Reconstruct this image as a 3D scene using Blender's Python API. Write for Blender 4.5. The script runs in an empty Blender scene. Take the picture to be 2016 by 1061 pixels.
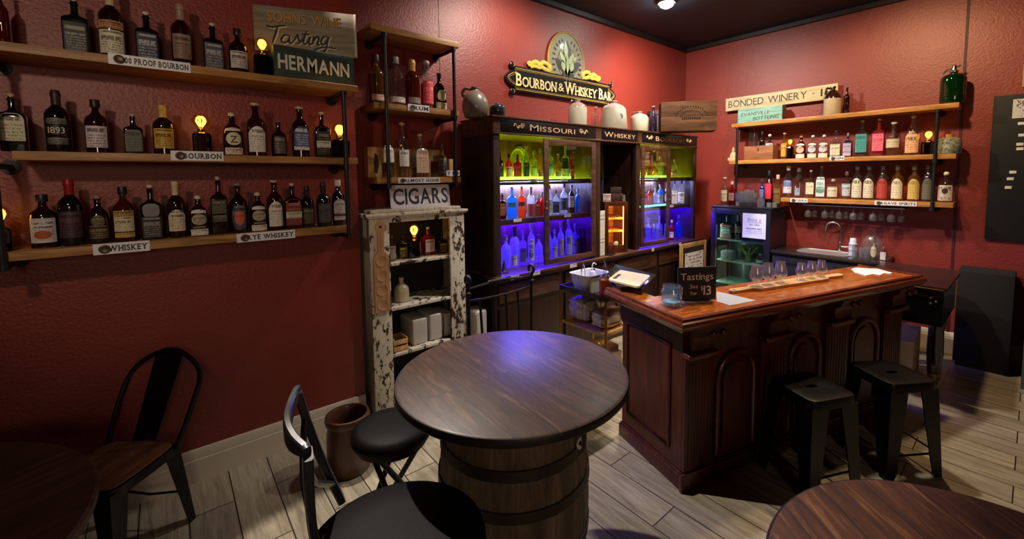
import bpy, bmesh, math, random
from mathutils import Vector, Matrix
random.seed(7)
PI = math.pi
sc = bpy.context.scene
COL = sc.collection
# ------------------------------------------------------------------ camera model (metres; camera above the origin)
H, FPX, CX, CY = 1.8, 848.0, 1058.7, 408.6
YAW, PITCH, ROLL = math.radians(49.21), math.radians(4.23), math.radians(.415)
fw = Vector((math.cos(YAW)*math.cos(PITCH), math.sin(YAW)*math.cos(PITCH), -math.sin(PITCH)))
rt0 = Vector((math.sin(YAW), -math.cos(YAW), 0)); dn0 = fw.cross(rt0)
rt = rt0*math.cos(ROLL) + dn0*math.sin(ROLL); dn = -rt0*math.sin(ROLL) + dn0*math.cos(ROLL)
def ray(px, py): return rt*((px-CX)/FPX) + dn*((py-CY)/FPX) + fw
def at_x(px, py, x): d = ray(px, py); t = x/d.x; return Vector((x, d.y*t, H+d.z*t))
def at_y(px, py, y): d = ray(px, py); t = y/d.y; return Vector((d.x*t, y, H+d.z*t))
def at_z(px, py, z): d = ray(px, py); t = (z-H)/d.z; return Vector((d.x*t, d.y*t, z))
cam = bpy.data.objects.new('camera', bpy.data.cameras.new('camera')); COL.objects.link(cam)
m = Matrix((rt, -dn, -fw)).transposed().to_4x4(); m.translation = (0, 0, H); cam.matrix_world = m
cam.data.sensor_width = 36; cam.data.lens = FPX/2016*36
cam.data.shift_x = (1008-CX)/2016; cam.data.shift_y = (CY-530.5)/2016
cam.data.clip_start = .02
sc.camera = cam
sc.view_settings.view_transform = 'Standard'; sc.view_settings.look = 'None'
sc.view_settings.gamma = 1; sc.view_settings.use_curve_mapping = False
sc.view_settings.exposure = 1.3
sc.cycles.max_bounces = 8; sc.cycles.transparent_max_bounces = 24
sc.cycles.sample_clamp_indirect = 4; sc.cycles.caustics_reflective = False; sc.cycles.caustics_refractive = False

XR, YL, YB, ZC = 5.9, 3.18, 3.468, 3.63      # right wall, left wall, back wall, ceiling

# ------------------------------------------------------------------ materials
def lin(c):
    return tuple(((v/255)/12.92 if v/255 <= .04045 else ((v/255+.055)/1.055)**2.4) for v in c) + (1,)
MATS = {}
def newmat(name):
    mt = bpy.data.materials.new(name); mt.use_nodes = True
    nt = mt.node_tree; return mt, nt, nt.nodes['Principled BSDF'], nt.nodes['Material Output']
def P(name, col, rough=.5, metal=0, coat=0, emit=None, es=1, bump=0, bscale=80, spec=.5):
    if name in MATS: return MATS[name]
    mt, nt, b, o = newmat(name)
    b.inputs['Base Color'].default_value = lin(col); b.inputs['Roughness'].default_value = rough
    b.inputs['Metallic'].default_value = metal; b.inputs['Coat Weight'].default_value = coat
    b.inputs['Specular IOR Level'].default_value = spec
    b.inputs['Coat Roughness'].default_value = .08
    if emit:
        b.inputs['Emission Color'].default_value = lin(emit); b.inputs['Emission Strength'].default_value = es
    if bump: addbump(nt, b, bscale, bump)
    MATS[name] = mt; return mt
def addbump(nt, b, scale, strength, dist=.004, src=None):
    tc = nt.nodes.new('ShaderNodeTexCoord'); bp = nt.nodes.new('ShaderNodeBump')
    if src is None:
        n = nt.nodes.new('ShaderNodeTexNoise'); n.inputs['Scale'].default_value = scale; n.inputs['Detail'].default_value = 3
        nt.links.new(tc.outputs['Object'], n.inputs['Vector']); src = n.outputs['Fac']
    bp.inputs['Strength'].default_value = strength; bp.inputs['Distance'].default_value = dist
    nt.links.new(src, bp.inputs['Height']); nt.links.new(bp.outputs['Normal'], b.inputs['Normal'])
def ramp(nt, fac, stops):
    r = nt.nodes.new('ShaderNodeValToRGB'); e = r.color_ramp.elements
    while len(e) < len(stops): e.new(.5)
    for k, (p, c) in enumerate(stops): e[k].position = p; e[k].color = lin(c)
    nt.links.new(fac, r.inputs['Fac']); return r.outputs['Color']
def mapped(nt, scale, coord='Object', rot=(0,0,0)):
    tc = nt.nodes.new('ShaderNodeTexCoord'); mp = nt.nodes.new('ShaderNodeMapping')
    mp.inputs['Scale'].default_value = scale; mp.inputs['Rotation'].default_value = rot
    nt.links.new(tc.outputs[coord], mp.inputs['Vector']); return mp.outputs['Vector']
def noise(nt, vec, scale, detail=4, rough=.6, dist=0):
    n = nt.nodes.new('ShaderNodeTexNoise'); n.inputs['Scale'].default_value = scale; n.inputs['Detail'].default_value = detail
    n.inputs['Roughness'].default_value = rough; n.inputs['Distortion'].default_value = dist
    nt.links.new(vec, n.inputs['Vector']); return n.outputs['Fac']
def wood(name, dark, mid, light, scale=(1,12,12), s=3, rough=.5, coat=0, bump=.15, dist=.6, spec=.5):
    if name in MATS: return MATS[name]
    mt, nt, b, o = newmat(name)
    f = noise(nt, mapped(nt, scale), s, 6, .62, dist)
    c = ramp(nt, f, [(.28, dark), (.5, mid), (.72, light)])
    nt.links.new(c, b.inputs['Base Color']); b.inputs['Roughness'].default_value = rough
    b.inputs['Coat Weight'].default_value = coat; b.inputs['Coat Roughness'].default_value = .12; b.inputs['Specular IOR Level'].default_value = spec
    addbump(nt, b, 0, bump, .003, f); MATS[name] = mt; return mt
def glass(name, tint, body=None, opac=.0, rough=.03, refl=1.0):
    """clear or tinted glass: transparent tint, some of the body colour, mirror-like sheen by fresnel"""
    if name in MATS: return MATS[name]
    mt, nt, b, o = newmat(name); nt.nodes.remove(b)
    tr = nt.nodes.new('ShaderNodeBsdfTransparent'); tr.inputs['Color'].default_value = lin(tint)
    gl = nt.nodes.new('ShaderNodeBsdfGlossy'); gl.inputs['Roughness'].default_value = rough
    gl.inputs['Color'].default_value = (refl, refl, refl, 1)
    ly = nt.nodes.new('ShaderNodeLayerWeight'); ly.inputs['Blend'].default_value = .5
    pw = nt.nodes.new('ShaderNodeMath'); pw.operation = 'POWER'; pw.inputs[1].default_value = 3.2; nt.links.new(ly.outputs['Facing'], pw.inputs[0])
    lw = nt.nodes.new('ShaderNodeMath'); lw.operation = 'MULTIPLY_ADD'; lw.inputs[1].default_value = .72; lw.inputs[2].default_value = .06; nt.links.new(pw.outputs[0], lw.inputs[0])
    mx = nt.nodes.new('ShaderNodeMixShader'); src = tr.outputs[0]
    if body:
        df = nt.nodes.new('ShaderNodeBsdfDiffuse'); df.inputs['Color'].default_value = lin(body)
        m2 = nt.nodes.new('ShaderNodeMixShader'); m2.inputs['Fac'].default_value = opac
        tl = nt.nodes.new('ShaderNodeBsdfTranslucent'); tl.inputs['Color'].default_value = lin(body)
        m3 = nt.nodes.new('ShaderNodeMixShader'); m3.inputs['Fac'].default_value = .55
        nt.links.new(df.outputs[0], m3.inputs[1]); nt.links.new(tl.outputs[0], m3.inputs[2])
        nt.links.new(tr.outputs[0], m2.inputs[1]); nt.links.new(m3.outputs[0], m2.inputs[2]); src = m2.outputs[0]
    nt.links.new(lw.outputs[0], mx.inputs['Fac']); nt.links.new(src, mx.inputs[1]); nt.links.new(gl.outputs[0], mx.inputs[2])
    nt.links.new(mx.outputs[0], o.inputs['Surface']); MATS[name] = mt; return mt
def printed(base, ink, rows=9, cov=.45, bw=.16, rough=.55):
    """paper printed with lines of unreadably small type"""
    key = 'printed_%s_%s_%d_%d' % ('_'.join(map(str, base)), '_'.join(map(str, ink)), rows, int(cov*100))
    if key in MATS: return MATS[key]
    mt, nt, b, o = newmat(key)
    vec = mapped(nt, (1, 1, 1), 'Generated'); sx = nt.nodes.new('ShaderNodeSeparateXYZ'); nt.links.new(vec, sx.inputs[0])
    def M(op, a, b_=None, c_=None):
        n = nt.nodes.new('ShaderNodeMath'); n.operation = op
        for k, v in enumerate((a, b_, c_)):
            if v is None: continue
            if isinstance(v, (int, float)): n.inputs[k].default_value = v
            else: nt.links.new(v, n.inputs[k])
        return n.outputs[0]
    u, v = sx.outputs['X'], sx.outputs['Z']
    def band(nrow, freq, thr, lo, hi, seed):
        r = M('MULTIPLY', v, nrow); fr = M('FRACT', r); fl = M('FLOOR', r)
        rowm = M('MULTIPLY', M('GREATER_THAN', fr, .22), M('LESS_THAN', fr, .78))
        cx = nt.nodes.new('ShaderNodeCombineXYZ'); nt.links.new(M('MULTIPLY', u, freq), cx.inputs['X']); nt.links.new(M('MULTIPLY_ADD', fl, 7.31, seed), cx.inputs['Y'])
        nt.links.new(M('MULTIPLY', fr, 1.1), cx.inputs['Z'])
        n = noise(nt, cx.outputs[0], 1, 2, .6); return M('MULTIPLY', M('MULTIPLY', rowm, M('GREATER_THAN', n, thr)), M('MULTIPLY', M('GREATER_THAN', v, lo), M('LESS_THAN', v, hi)))
    t = .62-cov*.3
    fine = band(max(3, rows*1.6), 30, t+.02, .05, .60, 1.7); big = band(max(2, rows*.62), 11, t-.03, .60, .95, 9.2)
    marg = M('MULTIPLY', M('GREATER_THAN', u, .08), M('LESS_THAN', u, .92))
    ink_f = M('MULTIPLY', M('MULTIPLY', M('MAXIMUM', fine, big), marg), .85)
    c = ramp(nt, ink_f, [(0, base), (1, ink)])
    nt.links.new(c, b.inputs['Base Color']); b.inputs['Roughness'].default_value = rough
    MATS[key] = mt; return mt
def emis(name, col, s):
    if name in MATS: return MATS[name]
    mt, nt, b, o = newmat(name); nt.nodes.remove(b)
    e = nt.nodes.new('ShaderNodeEmission'); e.inputs['Color'].default_value = lin(col); e.inputs['Strength'].default_value = s
    nt.links.new(e.outputs[0], o.inputs['Surface']); MATS[name] = mt; return mt

def wallmat(name, c1, c2):
    mt, nt, b, o = newmat(name)
    v = mapped(nt, (1,1,1)); n1 = noise(nt, v, 1.3, 3); n2 = noise(nt, v, 55, 3)
    nt.links.new(ramp(nt, n1, [(.3, c1), (.7, c2)]), b.inputs['Base Color'])
    b.inputs['Roughness'].default_value = .46; b.inputs['Specular IOR Level'].default_value = .6
    addbump(nt, b, 0, .55, .006, n2); return mt
M_WALL = wallmat('red_textured_paint', (122, 40, 31), (134, 47, 35))
M_CEIL = P('black_ceiling_paint', (16, 24, 36), .6, bump=.2, bscale=40)
M_BASE = P('cream_baseboard_paint', (214, 204, 188), .45)
M_TRIM = P('dark_trim_paint', (24, 20, 20), .5)
M_DARKGAP = P('dark_red_seam', (60, 18, 16), .6)
def floormat():
    mt, nt, b, o = newmat('weathered_plank_floor')
    v = mapped(nt, (1,1,1), 'Object', (0,0,PI/2))
    br = nt.nodes.new('ShaderNodeTexBrick'); br.inputs['Scale'].default_value = 1
    br.inputs['Brick Width'].default_value = 1.2; br.inputs['Row Height'].default_value = .2
    br.inputs['Mortar Size'].default_value = .0035; br.inputs['Mortar Smooth'].default_value = .2
    br.inputs['Color1'].default_value = (.15,.15,.15,1); br.inputs['Color2'].default_value = (.85,.85,.85,1); br.inputs['Mortar'].default_value = (0,0,0,1)
    br.offset = .37
    nt.links.new(v, br.inputs['Vector'])
    # each plank gets its own stretch of grain
    ad = nt.nodes.new('ShaderNodeVectorMath'); ad.operation = 'MULTIPLY_ADD'
    ad.inputs[1].default_value = (7, 7, 7); nt.links.new(br.outputs['Color'], ad.inputs[0])
    mp = nt.nodes.new('ShaderNodeMapping'); mp.inputs['Scale'].default_value = (1.2, 14, 1); nt.links.new(v, mp.inputs['Vector'])
    nt.links.new(mp.outputs[0], ad.inputs[2])
    f = noise(nt, ad.outputs[0], 2.2, 7, .68, .8)
    c = ramp(nt, f, [(.25, (104, 95, 80)), (.42, (152, 141, 120)), (.6, (182, 171, 148)), (.8, (206, 197, 176))])
    hs = nt.nodes.new('ShaderNodeMix'); hs.data_type = 'RGBA'; hs.blend_type = 'MULTIPLY'; hs.inputs['Factor'].default_value = .35
    nt.links.new(c, hs.inputs['A']); nt.links.new(br.outputs['Color'], hs.inputs['B'])
    mo = nt.nodes.new('ShaderNodeMix'); mo.data_type = 'RGBA'; nt.links.new(br.outputs['Fac'], mo.inputs['Factor'])
    nt.links.new(hs.outputs['Result'], mo.inputs['A']); mo.inputs['B'].default_value = lin((40, 33, 26))
    nt.links.new(mo.outputs['Result'], b.inputs['Base Color']); b.inputs['Roughness'].default_value = .42
    addbump(nt, b, 0, .25, .003, f); return mt
M_FLOOR = floormat()
M_SHELF = wood('stained_pine_shelf', (98, 64, 30), (158, 112, 60), (192, 142, 82), (1.5, 14, 14), 3, .5)
M_SHELFY = wood('stained_pine_shelf_right', (120, 76, 32), (176, 122, 60), (206, 150, 82), (14, 1.5, 14), 3, .45)
M_PIPE = P('black_iron_pipe', (42, 42, 46), .42, .6, bump=.08, bscale=120)
M_BLACK = P('black_paint', (20, 20, 22), .45)
M_BLACKM = P('black_powder_coat', (6, 6, 8), .36, .0, coat=.0, spec=.32)
M_SEAT = P('black_vinyl', (6, 6, 7), .58, bump=.1, bscale=200, spec=.18)
M_MAHOG = wood('dark_mahogany', (36, 9, 5), (66, 19, 11), (90, 30, 17), (10, 10, 1.2), 2.5, .42, .06, .06)
M_MAHOGX = wood('dark_mahogany_rail', (42, 12, 7), (74, 23, 13), (100, 36, 20), (1.2, 10, 10), 2.5, .34, .25, .06)
M_BARTOP = wood('orange_varnished_bar_top', (104, 44, 12), (168, 86, 28), (206, 124, 52), (2.2, 9, 4), 2.6, .2, .6, .03, 1.2)
M_BAREDGE = wood('dark_varnished_bar_edge', (58, 22, 12), (88, 36, 18), (112, 50, 26), (1.5, 10, 10), 2.5, .2, .8, .04)
M_CAB = wood('old_oak_cabinet', (26, 13, 9), (44, 24, 15), (66, 38, 24), (9, 9, 1.2), 2.4, .45, .15, .1)
M_CABX = wood('old_oak_cabinet_rail', (44, 25, 16), (74, 44, 29), (104, 68, 47), (1.2, 9, 9), 2.4, .45, .15, .1)
M_CABIN = wood('cabinet_lining', (84, 62, 46), (112, 84, 62), (134, 104, 80), (8, 8, 1), 2.4, .6, 0, .05)
M_BRASS = P('brass', (176, 132, 62), .3, 1)
M_GOLD = P('gold_leaf_paint', (206, 172, 86), .38, .25)
M_CREAM = P('cream_letters', (232, 218, 180), .5)
M_CHROME = P('brushed_steel', (190, 190, 188), .22, 1)
M_WHITE = P('white_plastic', (225, 226, 228), .4)
M_PAPER = P('white_paper', (226, 226, 222), .7)
M_TAG = P('white_tag_card', (226, 226, 232), .5)
M_INK = P('black_ink', (26, 26, 28), .6)
M_CORK = P('cork', (186, 158, 118), .8)
M_BULBG = glass('amber_bulb_glass', (255, 226, 150), rough=.02)
M_FILA = emis('glowing_filament', (255, 196, 84), 3.6)
M_LAMPBASE = glass('smoked_cut_glass', (96, 66, 52), (28, 14, 12), .55, .08)
def chipped():
    mt, nt, b, o = newmat('chipped_white_paint')
    v = mapped(nt, (1, 1, .55)); f = noise(nt, v, 26, 6, .7, .3); g = noise(nt, mapped(nt, (1,1,.5)), 5, 2)
    ad = nt.nodes.new('ShaderNodeMath'); ad.operation = 'MULTIPLY_ADD'; ad.inputs[1].default_value = .55
    nt.links.new(g, ad.inputs[0]); nt.links.new(f, ad.inputs[2])
    c = ramp(nt, ad.outputs[0], [(.705, (50, 33, 25)), (.725, (212, 203, 184)), (1, (228, 221, 204))])
    nt.links.new(c, b.inputs['Base Color']); b.inputs['Roughness'].default_value = .6
    addbump(nt, b, 0, .5, .004, ad.outputs[0]); return mt
M_CHIP = chipped()
M_CHIPSIDE = wood('worn_grey_white_paint', (140, 126, 110), (190, 178, 162), (214, 204, 188), (12, 12, 1.2), 3, .65)

# ------------------------------------------------------------------ mesh helpers
class MB:
    def __init__(s): s.bm = bmesh.new()
    def box(s, x0, x1, y0, y1, z0, z1, bev=0, seg=2, M=None):
        r = bmesh.ops.create_cube(s.bm, size=1)['verts']
        bmesh.ops.scale(s.bm, vec=(abs(x1-x0), abs(y1-y0), abs(z1-z0)), verts=r)
        bmesh.ops.translate(s.bm, vec=((x0+x1)/2, (y0+y1)/2, (z0+z1)/2), verts=r)
        if bev:
            es = list({e for v in r for e in v.link_edges})
            o = bmesh.ops.bevel(s.bm, geom=es, offset=bev, segments=seg, affect='EDGES', profile=.6, clamp_overlap=True)
            r = list({v for f in o['faces'] for v in f.verts} | {v for v in r if v.is_valid})
        if M: bmesh.ops.transform(s.bm, matrix=M, verts=r)
        return s
    def rings(s, rings, caps=True, closed=False):
        """rings: lists of equal length of points; skins them"""
        V = [[s.bm.verts.new(p) for p in r] for r in rings]; n = len(V[0])
        rng = range(len(V)) if closed else range(len(V)-1)
        for i in rng:
            a, b = V[i], V[(i+1) % len(V)]
            for k in range(n): s.bm.faces.new((a[k], a[(k+1) % n], b[(k+1) % n], b[k]))
        if caps and not closed:
            s.bm.faces.new(V[0][::-1]); s.bm.faces.new(V[-1])
        return s
    def lathe(s, prof, n=24, c=(0,0,0), caps=True):
        return s.rings([[(c[0]+r*math.cos(2*PI*k/n), c[1]+r*math.sin(2*PI*k/n), c[2]+z) for k in range(n)] for r, z in prof], caps)
    def tube(s, pts, r, n=10, closed=False, flat=None):
        pts = [Vector(p) for p in pts]; R = []; up = Vector((0,0,1)); N = len(pts)
        rad = r if isinstance(r, (list, tuple)) else [r]*N
        prev = None
        for i, p in enumerate(pts):
            if closed: t = pts[(i+1) % N]-pts[i-1]
            else: t = pts[min(i+1, N-1)]-pts[max(i-1, 0)]
            t.normalize()
            a = prev if prev is not None else (up if abs(t.z) < .9 else Vector((1,0,0)))
            u = (a - t*a.dot(t)); u = u.normalized() if u.length > 1e-6 else t.orthogonal().normalized()
            prev = u; w = t.cross(u)
            R.append([p + (u*math.cos(2*PI*k/n) + w*math.sin(2*PI*k/n))*rad[i] for k in range(n)])
        return s.rings(R, True, closed)
    def cyl(s, a, b, r0, r1=None, n=16): return s.tube([a, b], [r0, r0 if r1 is None else r1], n)
    def sphere(s, c, r, sc=(1,1,1), n=16):
        v = bmesh.ops.create_uvsphere(s.bm, u_segments=n, v_segments=max(6, n//2), radius=r)['verts']
        bmesh.ops.scale(s.bm, vec=sc, verts=v); bmesh.ops.translate(s.bm, vec=c, verts=v); return s
    def torus(s, c, R, r, n=28, k=8, axis='z'):
        pts = []
        for i in range(n):
            a = 2*PI*i/n; x, y = R*math.cos(a), R*math.sin(a)
            pts.append({'z': (c[0]+x, c[1]+y, c[2]), 'y': (c[0]+x, c[1], c[2]+y), 'x': (c[0], c[1]+x, c[2]+y)}[axis])
        return s.tube(pts, r, k, True)
    def prism(s, poly, y0, y1):
        """a polygon of (x, z) given thickness from y0 to y1"""
        a = [s.bm.verts.new((x, y0, z)) for x, z in poly]; b = [s.bm.verts.new((x, y1, z)) for x, z in poly]; n = len(poly)
        s.bm.faces.new(a); s.bm.faces.new(b[::-1])
        for k in range(n): s.bm.faces.new((a[k], b[k], b[(k+1) % n], a[(k+1) % n]))
        return s
    def prismz(s, poly, z0, z1):
        a = [s.bm.verts.new((x, y, z0)) for x, y in poly]; b = [s.bm.verts.new((x, y, z1)) for x, y in poly]; n = len(poly)
        s.bm.faces.new(a[::-1]); s.bm.faces.new(b)
        for k in range(n): s.bm.faces.new((a[k], a[(k+1) % n], b[(k+1) % n], b[k]))
        return s
    def quad(s, *p): s.bm.faces.new([s.bm.verts.new(q) for q in p]); return s
    def xf(s, M): bmesh.ops.transform(s.bm, matrix=M, verts=s.bm.verts[:]); return s
    def obj(s, name, mat, parent=None, loc=(0,0,0), rz=0, smooth=.6, rot=None):
        bmesh.ops.recalc_face_normals(s.bm, faces=s.bm.faces[:])
        me = bpy.data.meshes.new(name); s.bm.to_mesh(me); s.bm.free()
        if smooth and len(me.polygons):
            me.polygons.foreach_set('use_smooth', [True]*len(me.polygons)); me.set_sharp_from_angle(angle=smooth)
        me.materials.append(mat)
        o = bpy.data.objects.new(name, me); COL.objects.link(o); o.location = loc
        o.rotation_euler = rot if rot else (0, 0, rz)
        if parent: o.parent = parent
        return o
def tag(o, label, cat, group=None):
    o['label'] = label; o['category'] = cat; o['kind'] = 'thing'
    if group: o['group'] = group
    return o
def thing(name, label, cat, loc=(0,0,0), rz=0, group=None, rot=None):
    o = bpy.data.objects.new(name, None); COL.objects.link(o); o.location = loc
    o.rotation_euler = rot if rot else (0, 0, rz); o.empty_display_size = .05
    return tag(o, label, cat, group)
def struct(o): o['kind'] = 'structure'; return o
def dup(root, loc, rz, label, group=None):
    r = root.copy(); COL.objects.link(r); r.location = loc; r.rotation_euler = (0, 0, rz); r['label'] = label
    if group: r['group'] = group
    for ch in list(root.children):
        c = ch.copy(); COL.objects.link(c); c.parent = r
        for g in list(ch.children):
            d = g.copy(); COL.objects.link(d); d.parent = c
    return r
def smooth_pts(pts, k=6, closed=False):
    P_ = [Vector(p) for p in pts]; n = len(P_); out = []
    for i in range(n if closed else n-1):
        p0 = P_[i-1] if (i > 0 or closed) else P_[0]; p1 = P_[i]; p2 = P_[(i+1) % n]
        p3 = P_[(i+2) % n] if (i+2 < n or closed) else P_[-1]
        for j in range(k):
            t = j/k
            out.append(.5*((2*p1)+(-p0+p2)*t+(2*p0-5*p1+4*p2-p3)*t*t+(-p0+3*p1-3*p2+p3)*t**3))
    if not closed: out.append(P_[-1])
    return out

# ------------------------------------------------------------------ lettering
GL = {}
def glyph(ch, off):
    if (ch, off) in GL: return GL[ch, off]
    cu = bpy.data.curves.new('glyph', 'FONT'); cu.body = ch; cu.size = 1; cu.resolution_u = 3; cu.extrude = .5; cu.offset = off
    o = bpy.data.objects.new('glyph', cu); COL.objects.link(o)
    bpy.context.view_layer.update()
    me = bpy.data.meshes.new_from_object(o.evaluated_get(bpy.context.evaluated_depsgraph_get()))
    v = [tuple(x.co) for x in me.vertices]; f = [tuple(p.vertices) for p in me.polygons]
    bpy.data.objects.remove(o); bpy.data.meshes.remove(me); bpy.data.curves.remove(cu)
    if v:
        x0 = min(p[0] for p in v); x1 = max(p[0] for p in v)
    else: x0 = x1 = 0
    GL[ch, off] = (v, f, x0, x1); return GL[ch, off]
SERIF = {'B': ((.1,0),(.1,1)), 'R': ((.1,0),(.1,1),(.92,0)), 'H': ((.1,0),(.1,1),(.9,0),(.9,1)), 'I': ((.5,0),(.5,1)), 'K': ((.1,0),(.1,1),(.9,0),(.88,1)),
 'E': ((.08,0),(.08,1)), 'Y': ((.06,1),(.94,1),(.5,0)), 'N': ((.1,0),(.1,1),(.9,1)), 'W': ((.05,1),(.5,1),(.95,1)), 'A': ((.05,0),(.95,0)),
 'M': ((.1,0),(.1,1),(.9,0),(.9,1)), 'U': ((.1,1),(.9,1)), 'P': ((.1,0),(.1,1)), 'F': ((.08,0),(.08,1)), 'T': ((.5,0),), 'V': ((.05,1),(.95,1)), 'D': ((.1,0),(.1,1)), 'L': ((.1,0),(.1,1))}
def lettering(parent, s, x0, x1, z, h, y, mat, depth=.002, off=0, shear=0, serif=False, small=0, track=.09, name='lettering', slope=0):
    """letters of cap height h from x0 to x1, standing at height z (base line), facing -y from the plane y; small: size of the letters after the first of each word"""
    mb = MB(); cur = 0; first = True; items = []
    for ch in s:
        if ch == ' ': cur += .34; first = True; continue
        v, f, a, b = glyph(ch, off); k = 1 if (first or not small) else small; first = False
        items.append((ch, v, f, a, b, k, cur)); cur += ((b-a)+track)*k
    W = cur-track; sx = (x1-x0)/W if x1 is not None else h/.72
    sz = h/.72
    for ch, v, f, a, b, k, c in items:
        T = lambda p: (x0+(c+(p[0]-a)*k+shear*p[1]*k)*sx, y+(p[2]-.5)*depth*-1-depth/2, z+p[1]*k*sz+slope*(c+(p[0]-a)*k)*sx)
        V = [mb.bm.verts.new(T(p)) for p in v]
        for q in f:
            try: mb.bm.faces.new([V[i] for i in q])
            except ValueError: pass
        if serif:
            for fx, fz in SERIF.get(ch, ()):
                cx = a+(b-a)*fx; cz = fz*.72; w = .13; t = .075
                p0 = T((cx-w, cz-(t if fz else 0), 0)); p1 = T((cx+w, cz+(0 if fz else t), 0))
                mb.box(p0[0], p1[0], y-depth*1.02, y, p0[2], p1[2])
    return mb.obj(name, mat, parent, smooth=0)
def script_text(parent, strokes, x0, z0, sx, sz, y, mat, r=.006, name='lettering'):
    mb = MB()
    for st in strokes:
        pts = smooth_pts([(x0+p[0]*sx, 0, z0+p[1]*sz) for p in st], 5)
        n = len(pts); rr = [r*(.55+.45*math.sin(PI*min(1, max(0, i/(n-1))))) for i in range(n)]
        mb.tube(pts, rr, 8)
    mb.xf(Matrix.Scale(.3, 4, (0,1,0))); mb.xf(Matrix.Translation((0, y, 0)))
    return mb.obj(name, mat, parent)

# ================================================================== THE SETTING
struct(MB().box(-4, XR+.1, -4, YB+.1, -.06, 0).obj('floor', M_FLOOR))
struct(MB().box(-4, XR+.1, -4, YB+.1, ZC, ZC+.06).obj('ceiling', M_CEIL))
struct(MB().box(-4, 1.04, YL, YB+.1, 0, ZC).obj('wall_left', M_WALL))
struct(MB().box(1.04, XR+.1, YB, YB+.1, 0, ZC).obj('wall_back', M_WALL))
struct(MB().box(XR, XR+.1, -4, YB, 0, ZC).obj('wall_right', M_WALL))
struct(MB().box(-4, XR+.1, -4.1, -4, 0, ZC).obj('wall_rear', M_WALL))
struct(MB().box(-4.1, -4, -4, YB+.1, 0, ZC).obj('wall_side', M_WALL))
def baseprof(L):
    return [(0,0), (.016,0), (.016,.135), (.013,.14), (.013,.185), (.009,.198), (0,.2)]
bm = MB(); pr = baseprof(0)
bm.rings([[(-4, YL-d, z) for d, z in pr], [(1.04, YL-d, z) for d, z in pr]])
struct(bm.obj('baseboard_left', M_BASE, smooth=.3))
bm = MB(); bm.rings([[(XR-d, -4, z) for d, z in pr], [(XR-d, .95, z) for d, z in pr]])
struct(bm.obj('baseboard_right', M_BASE, smooth=.3))
struct(MB().box(XR-.05, XR-.001, -4, YB-.05, ZC-.05, ZC-.001).obj('trim_1', M_TRIM))
struct(MB().box(1.05, XR-.001, YB-.05, YB-.001, ZC-.05, ZC-.001).obj('trim_2', M_TRIM))
struct(MB().box(XR-.006, XR-.0005, .505, .525, .2, ZC-.05).obj('trim_3', M_DARKGAP))
struct(MB().box(1.872, 1.884, YB-.004, YB-.0005, 0, ZC-.05).obj('trim_4', M_WALL))

# ================================================================== BOTTLES
SHAPES = {  # (height share, radius share, roundness exponent)
 'round': [(0,.90,2),(.012,1,2),(.56,1,2),(.62,.97,2),(.67,.84,2),(.71,.60,2),(.745,.40,2),(.79,.30,2),(.90,.29,2),(.905,.36,2),(.93,.36,2),(.935,.29,2),(.95,.28,2)],
 'tall': [(0,.90,2),(.012,1,2),(.60,1,2),(.66,.93,2),(.70,.72,2),(.735,.48,2),(.78,.36,2),(.90,.33,2),(.905,.42,2),(.93,.42,2),(.935,.33,2),(.95,.32,2)],
 'square': [(0,.92,7),(.015,1,7),(.60,1,7),(.635,.97,6),(.665,.82,4),(.69,.55,2.5),(.715,.34,2),(.75,.28,2),(.88,.27,2),(.885,.35,2),(.91,.35,2),(.915,.27,2),(.94,.27,2)],
 'dome': [(0,.90,2.4),(.015,1,2.4),(.42,1,2.4),(.52,.97,2.3),(.60,.88,2.2),(.67,.70,2),(.72,.46,2),(.76,.31,2),(.88,.28,2),(.885,.36,2),(.91,.36,2),(.915,.28,2),(.94,.27,2)],
 'squat': [(0,.88,2),(.02,1,2),(.5,1,2),(.58,.96,2),(.64,.80,2),(.68,.52,2),(.71,.34,2),(.75,.28,2),(.86,.27,2),(.865,.35,2),(.9,.35,2),(.905,.26,2),(.94,.26,2)],
 'taper': [(0,.80,2.2),(.015,.86,2.2),(.55,1,2.2),(.60,.99,2.2),(.65,.84,2),(.69,.56,2),(.72,.38,2),(.76,.3,2),(.9,.28,2),(.905,.36,2),(.93,.36,2),(.94,.28,2)],
}
DEPTH = {'square': .72, 'dome': .85}
def sup(hw, hd, n, a):
    c, s_ = math.cos(a), math.sin(a)
    return (hw*math.copysign(abs(c)**(2/n), c), hd*math.copysign(abs(s_)**(2/n), s_))
def interp(prof, f):
    for (a, ra, na), (b, rb, nb) in zip(prof, prof[1:]):
        if a <= f <= b:
            t = (f-a)/(b-a) if b > a else 0; return ra+(rb-ra)*t, na+(nb-na)*t
    return prof[-1][1], prof[-1][2]
def loft(prof, w, d, h, n=28, k=1.0, f1=None):
    R = []
    for f, r, e in prof:
        if f1 is not None and f > f1: break
        R.append([(*sup(w*r*k, d*(r if e > 3 else r)*k if e > 3 else (d*r*k if f < .5 else min(d, w)*r*k), e, 2*PI*i/n), f*h) for i in range(n)])
    if f1 is not None:
        r, e = interp(prof, f1); R.append([(*sup(w*r*k, d*r*k, e, 2*PI*i/n), f1*h) for i in range(n)])
    return MB().rings(R)
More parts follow.
